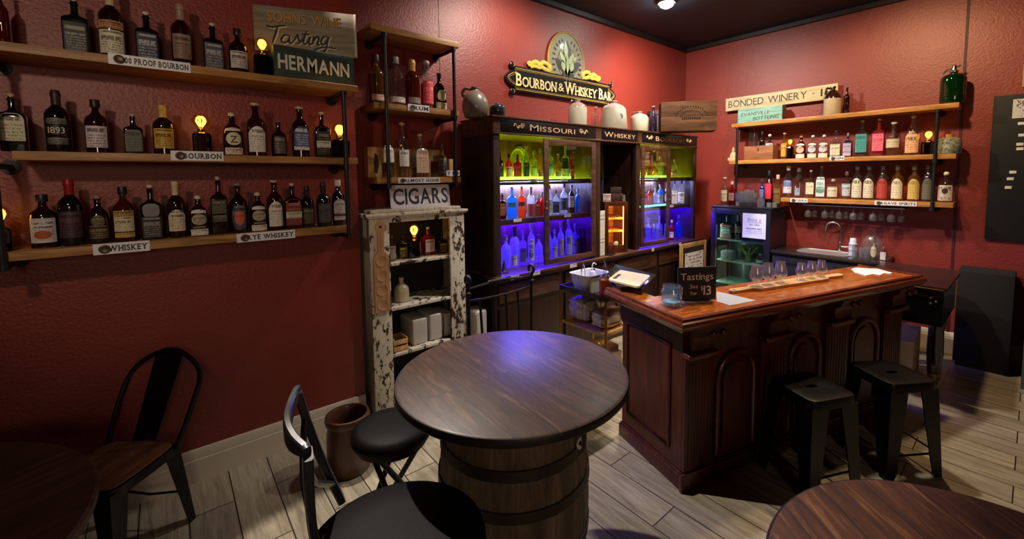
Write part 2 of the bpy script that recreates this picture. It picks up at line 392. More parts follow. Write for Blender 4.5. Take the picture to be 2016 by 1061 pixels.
GLASS = {
 'dark': P('dark_whiskey_glass', (30, 10, 7), .07, 0, .6), 'black': P('black_bottle_glass', (14, 12, 13), .08, 0, .6),
 'amber': glass('amber_spirit', (190, 96, 40), (96, 34, 8), .55), 'redamber': glass('red_amber_spirit', (150, 50, 26), (70, 16, 6), .7),
 'clear': glass('clear_glass', (238, 241, 241), (140, 146, 148), .035), 'pale': glass('pale_straw_spirit', (240, 216, 156), (190, 140, 60), .14),
 'bright': glass('lit_clear_glass', (232, 238, 242), (232, 236, 244), .26), 'pink': glass('pink_spirit', (240, 130, 140), (200, 60, 80), .45), 'red': glass('red_spirit', (220, 50, 40), (190, 24, 20), .6),  # bright: lit copy of clear glass, the glow put into its body colour
 'blue': glass('blue_glass', (120, 160, 255), (30, 60, 200), .5), 'green': glass('dark_green_glass', (40, 110, 50), (8, 60, 20), .75),
 'grey': glass('grey_violet_glass', (130, 118, 140), (70, 60, 84), .6), 'yellow': glass('yellow_green_spirit', (226, 232, 120), (170, 180, 60), .35),
 'sky': glass('sky_blue_spirit', (120, 200, 255), (60, 150, 230), .55), 'orange': glass('orange_spirit', (250, 160, 110), (220, 110, 60), .5),
}
def tint(c): return P('cap_%d_%d_%d' % c, c, .45)
def patch(prof, w, d, h, f0, f1, A, shape, off=.0012):
    """a paper label lying on the body between the heights f0 and f1, spanning the angle A either side of the front"""
    mb = MB()
    def pt(s, z):
        f = z/h; r, e = interp(prof, f); x, y = sup(w*r+off, d*r+off, e, -PI/2+s*A); return (x, y, z)
    z0, z1 = f0*h, f1*h
    if shape == 'oval':
        n, k = 24, 4; zc, hz = (z0+z1)/2, (z1-z0)/2
        c = mb.bm.verts.new(pt(0, zc)); prev = None
        for j in range(1, k+1):
            ring = [mb.bm.verts.new(pt(j/k*math.cos(2*PI*i/n), zc+hz*j/k*math.sin(2*PI*i/n))) for i in range(n)]
            for i in range(n):
                if prev is None: mb.bm.faces.new((c, ring[i], ring[(i+1) % n]))
                else: mb.bm.faces.new((prev[i], ring[i], ring[(i+1) % n], prev[(i+1) % n]))
            prev = ring
    else:
        n, k = 14, 5; G = []
        for j in range(k+1):
            row = []
            for i in range(n+1):
                s = -1+2*i/n; top = z1-(0 if shape != 'arch' else (z1-z0)*.28*(s*s)); row.append(mb.bm.verts.new(pt(s, z0+(top-z0)*j/k)))
            G.append(row)
        for j in range(k):
            for i in range(n): mb.bm.faces.new((G[j][i], G[j][i+1], G[j+1][i+1], G[j+1][i]))
    return mb
CREAM, INK, WHITEL = (216, 204, 172), (60, 50, 44), (222, 220, 220)
def lab(base, ink=(50,44,42), rows=8, cov=.45): return printed(base, ink, rows, cov)
def bottle(px, yt, wpx, plane, shape, gl, cap, capc, labels, desc, group, rz=None, name='spirit_bottle', liquid=None, cat='bottle', writing=None, ymid=None):
    ax, c, z0 = plane
    q = at_y(px, yt, c) if ax == 'y' else at_x(px, yt, c)
    h = q.z-z0; dist = math.hypot(q.x, q.y)
    yb = 0
    ca = (q.x*fw.x+q.y*fw.y)/(dist*math.hypot(fw.x, fw.y)); depth = dist*ca*math.cos(PITCH)
    w = .5*wpx*depth*ca/FPX
    # the column's own place at mid height
    d = Vector((q.x, q.y, (z0+q.z)/2-H)); cc = Vector((d.dot(rt), d.dot(dn), d.dot(fw)))
    shift = px-(CX+FPX*cc.x/cc.z)
    q2 = at_y(px+shift, yt, c) if ax == 'y' else at_x(px+shift, yt, c)
    loc = (q2.x, q2.y, z0+.0005)
    if rz is None: rz = 0 if ax == 'y' else -PI/2
    if rz == 'cam': rz = math.atan2(q2.y, q2.x)-PI/2
    pf = SHAPES[shape]; dd = w*DEPTH.get(shape, 1)
    t = thing(name, desc, cat, loc, rz, group)
    body = loft(pf, w, dd, h).obj('glass_body', GLASS[gl], t, smooth=.9)
    if liquid:
        f, col = liquid; loft(pf, w, dd, h, 24, .93, f).obj('liquid', GLASS[col], t, (0,0,.003), smooth=.9)
    nr = pf[-1][1]*min(w, dd); cm = capc if not isinstance(capc, tuple) else tint(capc); mb = MB()
    top = pf[-1][0]*h
    if cap == 'cork':
        mb.lathe([(nr*.9, top-.004), (nr*.9, top+.004), (nr*1.5, top+.004), (nr*1.55, top+.008), (nr*1.55, h-.002), (nr*1.4, h)], 18)
    elif cap == 'wax':
        z = h*.76; mb.lathe([(nr*1.30, z), (nr*1.36, z+.004), (nr*1.34, h*.88), (nr*1.5, h*.905), (nr*1.5, h*.95), (nr*1.32, h*.965), (nr*1.32, h-.004), (nr*1.1, h)], 18)
    elif cap == 'foil':
        z = h*.74; mb.lathe([(nr*1.42, z), (nr*1.3, z+.01), (nr*1.22, h*.9), (nr*1.42, h*.915), (nr*1.42, h*.96), (nr*1.3, h)], 18)
    elif cap == 'screw':
        z = h*.86; mb.lathe([(nr*1.45, z), (nr*1.5, z+.002), (nr*1.5, h-.002), (nr*1.42, h)], 20)
    elif cap == 'ball':
        mb.lathe([(nr*.9, top-.004), (nr*.9, top+.003), (nr*1.1, top+.003)] + [(nr*1.6*math.sin(a), h-nr*1.5-nr*1.5*math.cos(a)) for a in [.5+.2*i for i in range(13)]], 18)
    mb.obj('stopper', cm, t, smooth=.7)
    for L in labels:
        f0, f1, A, shp, mt = L[:5]
        patch(pf, w, dd, h, f0, f1, A, shp, L[6] if len(L) > 6 else .0012).obj(L[5] if len(L) > 5 else 'paper_label', mt, t, smooth=1)
    if writing:
        s, f, hh, ww, mt = writing
        r, e = interp(pf, f); lettering(t, s, -w*ww, w*ww, f*h, hh*h, -dd*r-.002, mt, .0008, name='writing')
    return t
def edison(px, yb0, yb1, plane, wpx, ybulb, desc, group='edison lamps'):
    """bare filament bulb on a cut-glass block: px, ybulb (top of the bulb), wpx (width of the base)"""
    ax, c, z0 = plane
    f = at_y if ax == 'y' else at_x
    q = f(px, ybulb, c); zb = f(px, yb0, c).z
    dist = math.hypot(q.x, q.y); ca = (q.x*fw.x+q.y*fw.y)/dist/math.hypot(fw.x, fw.y); r = .5*wpx*dist*ca*ca/FPX
    t = thing('edison_lamp', desc, 'lamp', (q.x, q.y, z0+.0005), 0, group)
    hb = zb-z0; ht = q.z-z0
    n = 16; pts = []
    R = []
    for z, k in ((0,.92), (.004,1), (hb*.85,1), (hb*.93,.9), (hb,.55)):
        R.append([(r*k*(1 if i % 2 else .93)*math.cos(2*PI*i/n), r*k*(1 if i % 2 else .93)*math.sin(2*PI*i/n), z) for i in range(n)])
    MB().rings(R).obj('cut_glass_base', M_LAMPBASE, t, smooth=.2)
    MB().lathe([(r*.36, hb), (r*.4, hb+.004), (r*.36, hb+.018), (r*.3, hb+.02)], 16).obj('brass_socket', M_BRASS, t)
    z1 = hb+.018; L = ht-z1; rb = min(r*.98, L*.5)
    pr = [(r*.28, z1), (r*.34, z1+L*.12), (rb*.8, z1+L*.3), (rb, z1+L*.55), (rb*.92, z1+L*.74), (rb*.6, z1+L*.92), (rb*.15, z1+L)]
    MB().lathe(pr, 20).obj('bulb', M_BULBG, t, smooth=1)
    mb = MB()
    for i in range(7):
        a = 2*PI*i/7
        mb.tube([(rb*k*math.cos(a), rb*k*math.sin(a), z1+L*f) for k, f in ((.14,.16),(.34,.3),(.52,.5),(.44,.68),(.2,.8))], max(.0022, rb*.11), 6)
    mb.obj('filament', M_FILA, t)
    return t
def shelf_tag(px0, px1, py, plane, s, desc, h=.05, coin=True):
    """white card on a shelf edge with a bronze coin and slab letters"""
    ax, c = plane; f = at_y if ax == 'y' else at_x
    a, b = f(px0, py[0], c), f(px1, py[1], c); W = (b-a).length; z = (a.z+b.z)/2
    t = thing('shelf_tag', desc, 'sign', ((a.x+b.x)/2, (a.y+b.y)/2, z), 0 if ax == 'y' else -PI/2, 'shelf tags')
    MB().box(-W/2, W/2, -.002, 0, -h/2, h/2).obj('card', M_TAG, t, smooth=0)
    k = h*.62 if coin else .006
    if coin: MB().lathe([(h*.36, 0), (h*.4, .002), (h*.4, .006), (h*.3, .008), (h*.27, .007)], 20).xf(Matrix.Rotation(PI/2, 4, 'X')).obj('bronze_coin', P('bronze_coin', (92, 74, 60), .45, .6), t, (-W/2+h*.75, -.002, 0))
    lettering(t, s, -W/2+(h*1.0 if coin else h*.15), W/2-h*.18, -h*.27, h*.54, -.002, M_INK, .0012, .03, serif=True, track=.13)
    return t

# ================================================================== LEFT WALL SHELVES (plank and pipe)
LT, LM, LB = 2.381, 1.925, 1.483      # tops of the three planks
def pipe_bracket(mb, x, y0, yw, z):
    mb.cyl((x, y0, z), (x, yw-.012, z), .0135); mb.cyl((x, yw-.013, z), (x, yw-.004, z), .034, n=20)
t = thing('pipe_shelf', 'long three-tier plank and black pipe shelf carrying whiskey bottles on the left wall', 'shelf')
for z, xl, xr, yf in ((LT, -1.25, .968, 2.875), (LM, -.497, .962, 2.91), (LB, -.95, .9, 2.91)):
    MB().box(xl, xr, yf, YL-.003, z-.04, z, .004).obj('plank', M_SHELF, t)
for x in (-.548, .884):
    mb = MB(); mb.cyl((x, 2.897, LB-.07), (x, 2.897, LT-.042), .0135)
    for z in (LT-.05, LM-.055, LB-.055): mb.cyl((x, 2.897, z-.022), (x, 2.897, z+.008), .019); pipe_bracket(mb, x, 2.897, YL, z-.012)
    mb.obj('pipe', M_PIPE, t)
yl = 3.02
PT, PM, PB = ('y', yl, LT), ('y', yl, LM), ('y', yl, LB)
GT, GM, GB = 'bottles on the top left shelf', 'bottles on the middle left shelf', 'bottles on the bottom left shelf'
white = lab(WHITEL, (60, 50, 50), 8, .5)
blk = lab((26, 26, 26), (150, 150, 140), 7, .55)
cream = lab(CREAM, (90, 80, 70), 8, .4)
bottle(3, -22, 30, PT, 'round', 'amber', 'cork', (120,90,60), [], 'amber bottle half cut off at the left end of the top left shelf', GT)
bottle(149, -3, 52, PT, 'square', 'black', 'cork', (196,180,160), [(.06,.56,.62,'rect',blk)], 'square black-labelled bottle, first whole bottle on the top left shelf', GT)
bottle(219, -22, 50, PT, 'round', 'dark', 'foil', (190,168,120), [(.08,.40,1.15,'rect',lab((214,206,184),(90,70,60),6,.5)), (.42,.53,1.15,'rect',lab((190,140,96),(90,40,30),2,.7))], 'bottle with long gold foil neck and wide cream and orange label', GT)
bottle(290, 25, 45, PT, 'square', 'black', 'cork', (206,190,166), [(.05,.58,.62,'rect',lab((38,44,62),(170,170,176),6,.5))], 'square bottle with dark blue and silver label above the 100 proof tag', GT)
bottle(357, 10, 40, PT, 'tall', 'redamber', 'foil', (150,120,104), [(.14,.52,1.0,'rect',lab((140,112,96),(70,46,36),7,.5))], 'slim bottle with brown label right end of the 100 proof tag', GT)
bottle(420, 47, 39, PT, 'square', 'black', 'cork', (206,190,166), [(.05,.58,.62,'rect',lab((70,74,86),(170,166,160),6,.5))], 'small square bottle with slate blue label, left of the black-capped one', GT)
bottle(469, 58, 38, PT, 'round', 'dark', 'screw', (24,22,22), [(.14,.50,1.0,'rect',lab((206,196,190),(70,50,50),6,.55))], 'round bottle with black cap and white label beside the glowing lamp', GT)
edison(515, 106, 148, ('y', 3.0, LT), 38, 74, 'glowing filament lamp in front of the wine tasting sign')
# middle shelf
bottle(26, 185, 56, PM, 'square', 'black', 'cork', (176,150,120), [(.18,.66,.66,'arch',lab((196,190,160),(80,74,60),5,.45))], 'flat black bottle with large cream arched label, left end of middle shelf', GM)
bottle(113, 178, 52, PM, 'round', 'black', 'wax', (44,32,32), [(.12,.24,1.05,'rect',blk), (.44,.55,1.05,'arch',blk), (.28,.43,.95,'rect',P('dark_band_label',(24,18,16),.5))], 'round bottle with black wax neck and the printed number 1893', GM, writing=('1893', .30, .10, .62, P('ivory_print', (206,196,170), .6)))
bottle(190, 197, 48, PM, 'round', 'dark', 'screw', (26,24,24), [(.10,.50,1.0,'rect',lab((204,194,200),(80,64,70),5,.5))], 'round black-capped bottle with square pale label on the middle left shelf', GM)
bottle(263, 225, 38, PM, 'square', 'black', 'cork', (190,164,124), [(.06,.60,.66,'arch',lab((92,92,82),(40,40,36),5,.5))], 'small square bottle with grey-green label on the middle left shelf', GM)
bottle(322, 208, 44, PM, 'round', 'dark', 'foil', (206,170,70), [(.12,.52,1.0,'rect',lab((204,162,60),(80,56,20),6,.55))], 'bottle with gold foil neck and yellow label left of a lamp', GM)
edison(394, 260, 297, ('y', 3.02, LM), 40, 224, 'glowing filament lamp standing above the BOURBON tag')
zlab = lab((222,214,190),(130,90,60),2,.5)
bottle(458, 221, 40, PM, 'dome', 'dark', 'ball', (200,190,170), [(.0,.18,.95,'rect',zlab), (.56,.64,.9,'arch',lab((226,222,210),(90,80,70),1,.3)), (.24,.53,.72,'oval',P('cream_disc',(206,198,160),.5),'round_label')], 'bottle with big letter Z roundel, white neck band and base label', GM, writing=('Z', .30, .15, .34, M_INK))
arch = lab((224,218,208),(110,100,100),7,.35)
bottle(504, 204, 38, PM, 'tall', 'redamber', 'cork', (196,180,160), [(.08,.56,1.0,'arch',arch)], 'tall red-amber bottle with white arched label on the middle shelf', GM)
bottle(549, 237, 30, PM, 'squat', 'dark', 'cork', (120,90,76), [(.08,.56,.9,'rect',lab((56,52,48),(150,140,130),5,.55))], 'short dark bottle with grey and black label between two taller ones', GM)
bottle(591, 211, 34, PM, 'tall', 'dark', 'cork', (196,182,164), [(.22,.60,1.05,'arch',lab((62,78,124),(200,204,214),5,.55)), (.14,.21,1.05,'rect',lab(WHITEL,(120,120,130),1,.4))], 'bottle with blue and white arched label on the middle left shelf', GM)
bottle(634, 221, 31, PM, 'square', 'black', 'cork', (206,192,170), [(.06,.66,.62,'arch',lab((40,30,30),(140,126,110),8,.4)), (.22,.36,.63,'rect',lab((216,208,186),(110,100,90),2,.5),'paper_band',.002)], 'black square bottle with diamond emblem and cream band', GM)
edison(668, 274, 308, ('y', 3.02, LM), 38, 242, 'glowing filament lamp behind the right pipe of the left shelf')
# bottom shelf
edison(-3, 448, 500, ('y', 3.02, LB), 46, 405, 'filament lamp cut off at the left edge beside the pipe')
bottle(86, 383, 60, PB, 'round', 'dark', 'screw', (24,22,22), [(.10,.56,1.0,'rect',lab((206,200,206),(70,62,62),9,.35)), (.17,.33,.6,'oval',P('burnt_orange_mark',(170,84,40),.6),'orange_star',.0022)], 'first whole bottle of the bottom left shelf, white label with orange star', GB)
bottle(139, 352, 54, PB, 'round', 'black', 'wax', (140,20,24), [(.12,.52,1.05,'rect',lab((52,28,36),(92,60,66),6,.5))], 'bottle sealed with red wax', GB)
bottle(194, 383, 46, PB, 'dome', 'dark', 'ball', (150,120,100), [(.10,.38,1.0,'rect',lab((40,32,20),(140,124,70),4,.6)), (.36,.58,.62,'oval',lab((50,42,26),(150,134,80),4,.6),'round_label')], 'dark domed bottle with faded gold print above the WHISKEY tag', GB)
bottle(244, 368, 46, PB, 'round', 'amber', 'screw', (26,24,26), [(.08,.17,1.0,'rect',lab((196,168,96),(120,90,40),1,.4)), (.19,.46,1.0,'rect',lab((214,206,170),(70,60,40),6,.35)), (.46,.57,1.0,'rect',lab((196,164,84),(70,50,20),2,.7))], 'amber bottle with black cap and yellow and white label', GB)
bottle(298, 364, 44, PB, 'square', 'black', 'cork', (206,190,160), [(.04,.42,.62,'rect',lab((34,32,34),(140,136,136),6,.6)), (.42,.66,.36,'oval',P('pewter_print',(120,116,114),.5),'round_label')], 'black square bottle with pewter print and round head emblem', GB)
bottle(347, 357, 38, PB, 'round', 'dark', 'foil', (206,186,150), [(.12,.50,1.0,'arch',cream)], 'dark round bottle with tall cream cap and cream label', GB)
badge = lab((176,166,140),(80,66,50),4,.55)
for px, yt, w, d in ((391, 384, 40, 'first of the white-based oval badge bottles on the bottom shelf'), (508, 378, 35, 'white-based oval badge bottle right above the RYE WHISKEY tag')):
    bottle(px, yt, w, PB, 'dome', 'dark', 'ball', (206,196,176), [(.02,.17,.95,'rect',lab((226,220,204),(120,110,100),2,.35)), (.20,.24,.6,'rect',P('olive_strip',(120,116,84),.6),'strip'), (.56,.65,.9,'arch',lab((228,224,214),(110,100,90),1,.3)), (.27,.54,.72,'oval',badge,'round_label')], d, GB)
bottle(431, 348, 34, PB, 'square', 'dark', 'cork', (196,170,150), [(.36,.60,.6,'rect',lab((58,58,48),(120,116,100),5,.5)), (.22,.34,.6,'rect',lab((52,50,42),(120,116,100),2,.5))], 'tall square bottle with cork and olive labels, tallest on bottom shelf', GB)
bottle(469, 361, 36, PB, 'round', 'dark', 'cork', (120,130,140), [(.06,.58,.95,'oval',lab((44,46,66),(110,110,130),6,.5)), (.16,.46,.55,'oval',lab((206,100,60),(120,50,30),4,.4),'orange_badge',.002)], 'bottle with orange emblem on dark blue oval label', GB)
bottle(541, 355, 32, PB, 'tall', 'redamber', 'cork', (190,176,170), [(.08,.58,1.0,'arch',arch)], 'red-amber bottle with white arched label on the bottom shelf', GB)
bottle(576, 361, 35, PB, 'square', 'dark', 'cork', (206,180,156), [(.08,.66,.62,'arch',lab((120,44,44),(170,110,100),7,.4)), (.24,.38,.63,'rect',lab((216,208,178),(110,110,90),2,.5),'paper_band',.002)], 'square bottle with brick red label and cream band', GB)
bottle(605, 366, 27, PB, 'round', 'black', 'wax', (26,20,22), [(.10,.48,1.0,'rect',lab((46,42,34),(120,104,60),5,.5))], 'slim black bottle with dull gold print left of two grey labels', GB)
bottle(637, 359, 29, PB, 'round', 'black', 'wax', (24,18,20), [(.10,.52,1.0,'rect',lab((66,68,68),(30,30,32),4,.5))], 'slim dark bottle with slate grey label', GB)
bottle(666, 354, 26, PB, 'tall', 'black', 'screw', (206,200,204), [(.26,.58,1.0,'arch',lab((186,180,180),(90,84,86),4,.45)), (.12,.20,1.0,'rect',lab((190,184,184),(110,104,104),1,.4)), (.21,.25,1.0,'rect',P('maroon_band',(84,40,46),.6),'maroon_band')], 'white-capped bottle beside the right pipe on the bottom shelf', GB)
shelf_tag(213, 375, (117, 132), ('y', 2.872), '100 PROOF BOURBON', 'white 100 PROOF BOURBON tag on the top left shelf edge', .05)
shelf_tag(336, 440, (306, 308), ('y', 2.907), 'BOURBON', 'white BOURBON tag on the middle left shelf edge', .05)
shelf_tag(183, 295, (491, 484), ('y', 2.907), 'WHISKEY', 'white WHISKEY tag on the bottom left shelf edge', .052)
shelf_tag(466, 581, (468, 461), ('y', 2.907), 'RYE WHISKEY', 'white RYE WHISKEY tag on the bottom left shelf edge', .05)
# painted signs on the top shelf
a, b = at_y(541, 152, 2.93), at_y(698, 165, 2.93)
t = thing('wooden_crate', 'dark green wooden crate lettered HERMANN on the top left shelf', 'crate', ((a.x+b.x)/2, 2.93, LT+.001))
W = b.x-a.x; Hh = .19
M_GREEN = wood('dark_green_painted_board', (14, 30, 26), (26, 48, 42), (40, 60, 50), (1.5, 10, 10), 3, .6)
MB().box(-W/2, W/2, 0, .014, 0, Hh, .002).obj('front_board', M_GREEN, t)
mb = MB().box(-W/2, W/2, .19, .204, 0, Hh).box(-W/2, -W/2+.014, .014, .19, 0, Hh).box(W/2-.014, W/2, .014, .19, 0, Hh).box(-W/2+.014, W/2-.014, .014, .19, 0, .012)
mb.obj('crate_body', M_GREEN, t, smooth=0)
M_CHALKW = P('worn_white_paint', (206, 204, 186), .7)
lettering(t, 'HERMANN', -W/2+.02, W/2-.03, .058, .085, 0, M_CHALKW, .0015, .022, track=.1)
t = thing('painted_sign', 'weathered SOHNS WINE Tasting board leaning above the green crate', 'sign', (0,0,0))
A, B = at_y(497, 14, 3.15), at_y(700, 15, 2.935); zt = 2.845; zb = LT+Hh+.002
ang = math.atan2(B.y-A.y, B.x-A.x); W = math.hypot(B.x-A.x, B.y-A.y); hs = zt-zb
t.location = (A.x, A.y, zb); t.rotation_euler = (0, 0, ang)
M_OLD = wood('weathered_grey_board', (104, 92, 74), (134, 122, 102), (156, 144, 122), (1.2, 12, 12), 3, .7)
MB().box(0, W, 0, .016, 0, hs, .002).obj('board', M_OLD, t)
MB().box(W-.012, W, -.008, -.0005, .01, hs, .001).obj('edge_strip', P('pale_edge_strip', (176, 170, 150), .6), t)
M_OCHRE = P('ochre_paint', (176, 132, 56), .6); M_UMBER = P('umber_paint', (66, 46, 28), .7)
lettering(t, 'SOHNS WINE', W*.13+.003, W*.84+.003, hs*.67-.003, hs*.22, 0, M_UMBER, .0008, .012, name='letter_shadow')
lettering(t, 'SOHNS WINE', W*.13, W*.84, hs*.67, hs*.22, -.001, M_OCHRE, .001, .012)
TAST = [[(0,.86),(.03,.8),(.1,.78),(.2,.86),(.3,.9)], [(.17,.84),(.15,.6),(.11,.3),(.08,.02)],
 [(.34,.42),(.30,.46),(.25,.38),(.22,.2),(.25,.08),(.31,.14),(.35,.34)], [(.36,.46),(.35,.3),(.345,.12),(.37,.08),(.41,.18)],
 [(.41,.18),(.45,.36),(.48,.5),(.49,.36),(.51,.2),(.49,.09),(.44,.1)], [(.49,.1),(.54,.22),(.58,.4),(.64,.76)], [(.635,.74),(.59,.4),(.57,.2),(.59,.1),(.63,.16)], [(.55,.56),(.62,.57),(.68,.6)],
 [(.63,.16),(.67,.36),(.69,.48)], [(.69,.48),(.665,.26),(.665,.12),(.69,.1),(.72,.2)], [(.72,.2),(.75,.5),(.735,.3),(.72,.1)], [(.725,.2),(.77,.42),(.81,.5),(.825,.4),(.80,.2),(.81,.1),(.84,.14)],
 [(.98,.5),(.93,.56),(.88,.44),(.86,.26),(.89,.14),(.94,.24),(.99,.52)], [(1.0,.56),(.97,.3),(.93,-.1),(.86,-.3),(.77,-.34),(.74,-.22),(.82,-.06),(.95,.02),(1.1,-.02)]]
for dx, dz, yy, mt, nm in ((.007, -.006, -.0005, P('cream_shade_paint', (196,184,158), .6), 'letter_shadow'), (0, 0, -.002, M_INK, 'lettering')):
    script_text(t, TAST, W*.12+dx, hs*.18+dz, W*.60, hs*.46, yy, mt, .0062, nm)

# ================================================================== SMALL SHELF ON THE BACK WALL
SZ = (2.893, 2.343, 1.795)
t = thing('pipe_shelf', 'small three-tier plank and pipe shelf above the white cabinet', 'shelf')
for z, yf, xl, xr in ((SZ[0], 3.145, 1.16, 1.88), (SZ[1], 3.17, 1.175, 1.884), (SZ[2], 3.17, 1.178, 1.886)):
    MB().box(xl, xr, yf, YB-.003, z-.046, z, .004).obj('plank', M_SHELF, t)
for x in (1.262, 1.832):
    mb = MB(); mb.cyl((x, 3.158, SZ[2]-.06), (x, 3.158, SZ[0]-.048), .0135)
    for z in (SZ[0]-.055, SZ[1]-.06, SZ[2]-.06): mb.cyl((x, 3.158, z-.022), (x, 3.158, z+.006), .019); pipe_bracket(mb, x, 3.158, YB, z-.012)
    mb.obj('pipe', M_PIPE, t)
PR, PA = ('y', 3.27, SZ[1]), ('y', 3.27, SZ[2])
GR, GA = 'bottles over the RUM tag', 'bottles over the ALMOST GONE tag'
bottle(741, 108, 32, PR, 'round', 'pale', 'screw', (60,52,44), [(.06,.18,1.0,'rect',lab((206,170,150),(120,90,80),1,.3))], 'straw coloured rum bottle behind the left pipe', GR, liquid=(.6,'amber'))
bottle(779, 113, 35, PR, 'round', 'clear', 'screw', (120,116,112), [(.06,.17,1.0,'rect',lab((206,196,196),(120,110,110),1,.3))], 'clear rum bottle with grey cap', GR)
bottle(812, 118, 29, PR, 'tall', 'amber', 'wax', (186,140,70), [(.08,.2,1.0,'rect',lab((150,130,130),(90,80,80),1,.3))], 'amber rum bottle with gold wax neck', GR)
bottle(840, 118, 25, PR, 'tall', 'clear', 'ball', (170,166,164), [(.1,.56,1.1,'rect',lab((214,62,74),(236,170,170),4,.25))], 'clear rum bottle with bright red label', GR, liquid=(.5,'red'))
bottle(865, 145, 27, PR, 'dome', 'dark', 'cork', (70,40,40), [(.0,.2,.95,'rect',lab((206,196,164),(120,110,90),2,.4)), (.24,.54,.66,'oval',lab((196,186,130),(90,80,60),3,.4),'round_label')], 'small dark rum bottle with round label and cream base label', GR)
bottle(763, 262, 25, PA, 'round', 'clear', 'screw', (70,60,54), [(.34,.72,1.0,'rect',lab((226,222,214),(90,90,90),6,.3))], 'nearly empty bottle hidden behind the left pipe', GA, liquid=(.32,'amber'))
bottle(793, 242, 24, PA, 'tall', 'clear', 'cork', (180,160,130), [(.2,.5,1.0,'rect',lab((226,222,214),(80,80,84),5,.3))], 'tall nearly empty clear bottle with white label', GA, liquid=(.18,'pale'))
bottle(827, 264, 32, PA, 'square', 'clear', 'cork', (190,160,110), [(.1,.66,.5,'arch',lab((206,176,150),(150,110,90),7,.4))], 'nearly empty bottle with peach arched label', GA, liquid=(.22,'amber'))
bottle(855, 281, 14, PA, 'square', 'clear', 'screw', (60,60,62), [], 'thin clear bottle left of the black-labelled one', GA, liquid=(.45,'amber'))
bottle(870, 284, 18, PA, 'square', 'pale', 'screw', (40,40,42), [(.08,.66,.66,'rect',lab((44,44,46),(190,190,190),3,.22))], 'small bottle with black label at the right end', GA)
M_PINE = wood('pale_pine', (176, 128, 70), (206, 160, 98), (222, 184, 126), (10, 10, 1.2), 2.5, .6)
a, b = at_y(720, 345, 3.42), at_y(873, 345, 3.42)
t = thing('wooden_box', 'pale pine display box behind the nearly empty bottles', 'box', (a.x, 3.36, SZ[2]+.001))
W = b.x-a.x
MB().box(0, .15, .002, .02, 0, .235, .002).box(.158, W, .04, .055, 0, .232, .002).obj('lid_board', M_PINE, t)
MB().box(0, .012, .021, .09, 0, .235).box(.012, .15, .078, .09, 0, .235).obj('box_side', M_PINE, t, smooth=0)
MB().prism([(.05,.04),(.07,.03),(.085,.1),(.075,.17),(.055,.19),(.045,.12)], -.0005, .002).obj('branded_mark', P('burnt_mark',(60,40,20),.8), t)
t = tag(MB().box(-.018,.018,-.05,.05,0,.15,.003).obj('wooden_block', M_PINE, None, (at_y(884, 345, 3.30).x, 3.31, SZ[2]+.001)), 'pale wooden block standing at the right end of the small shelf', 'block')
shelf_tag(803, 845, (211, 215), ('y', 3.167), 'RUM', 'small white RUM tag on the small shelf', .052)
shelf_tag(784, 866, (355, 355), ('y', 3.167), 'ALMOST GONE', 'white ALMOST GONE tag above the CIGARS sign', .044)
shelf_tag(879, 905, (341, 341), ('y', 3.167), 'T ED', 'small white tag half behind the right pipe of the small shelf', .045, False)

# ================================================================== WHITE CHIPPED CABINET AND WHAT IT HOLDS
X0, X1, YF, YK = 1.085, 1.865, 3.10, 3.45
t = thing('display_cabinet', 'tall open cabinet with chipped white paint under the small pipe shelf', 'cabinet', ((X0+X1)/2, YF, 0))
dx = -(X0+X1)/2; L, R_ = X0+dx, X1+dx; D = YK-YF
MB().box(L, L+.145, 0, .022, 0, 1.50, .003).obj('stile', M_CHIP, t)
MB().box(R_-.135, R_, 0, .022, 0, 1.50, .003).obj('stile', M_CHIP, t)
MB().box(L+.1455, R_-.1355, 0, .02, 1.462, 1.50, .003).obj('top_rail', M_CHIP, t)
MB().box(L, L+.018, .0225, D, 0, 1.50).obj('side_panel', M_CHIPSIDE, t, smooth=0)
MB().box(R_-.018, R_, .0225, D, 0, 1.50).obj('side_panel', M_CHIPSIDE, t, smooth=0)
MB().box(L+.019, R_-.019, D-.012, D, 0, 1.50).obj('back_panel', P('dark_cabinet_inside', (30, 30, 34), .8), t, smooth=0)
cz = (1.158, .818, .462)
for z in cz + (.1,):
    MB().box(L+.019, R_-.019, .003, D-.013, z-.022, z, .003).obj('shelf', M_CHIP if z < 1 else M_CHIP, t)
mb = MB(); mb.box(L-.03, R_+.022, -.03, D-.002, 1.512, 1.532, .004).box(L-.018, R_+.012, -.018, D-.002, 1.5005, 1.514, .002)
mb.obj('crown_moulding', M_CHIP, t)
MB().box(L+.02, R_-.02, .02, D-.02, 1.533, 1.556, .003).obj('top_board', M_CHIPSIDE, t)
c3 = lambda z: ('y', 3.25, z)
GC = 'small things inside the white cabinet'
yel = lab((60,54,20),(206,180,50),5,.5)
bottle(772, 464, 13, ('y', 3.2, cz[0]), 'square', 'clear', 'cork', (150,130,110), [(.1,.6,.62,'rect',lab((206,190,170),(110,90,80),5,.4))], 'bottle with pale label half behind the hanging tasting board', GC)
bottle(792, 464, 20, c3(cz[0]), 'square', 'black', 'screw', (24,24,24), [(.05,.52,.66,'rect',yel)], 'small black square bottle with yellow print left of the lamp in the white cabinet', GC)
edison(815, 470, 507, ('y', 3.22, cz[0]), 28, 441, 'glowing filament lamp inside the white cabinet')
bottle(843, 446, 24, c3(cz[0]), 'square', 'red', 'ball', (190,190,186), [(.12,.56,.5,'rect',lab((206,190,180),(150,60,50),5,.4))], 'red bottle with pale label in the white cabinet', GC)
bottle(870, 458, 19, c3(cz[0]), 'square', 'black', 'screw', (24,24,24), [(.05,.52,.66,'rect',yel)], 'small black square bottle with yellow print, rightmost in the white cabinet', GC)
q = at_y(791, 590, 3.25); w = .058
M_STONE = P('cream_stoneware', (196, 186, 150), .3, 0, .4)
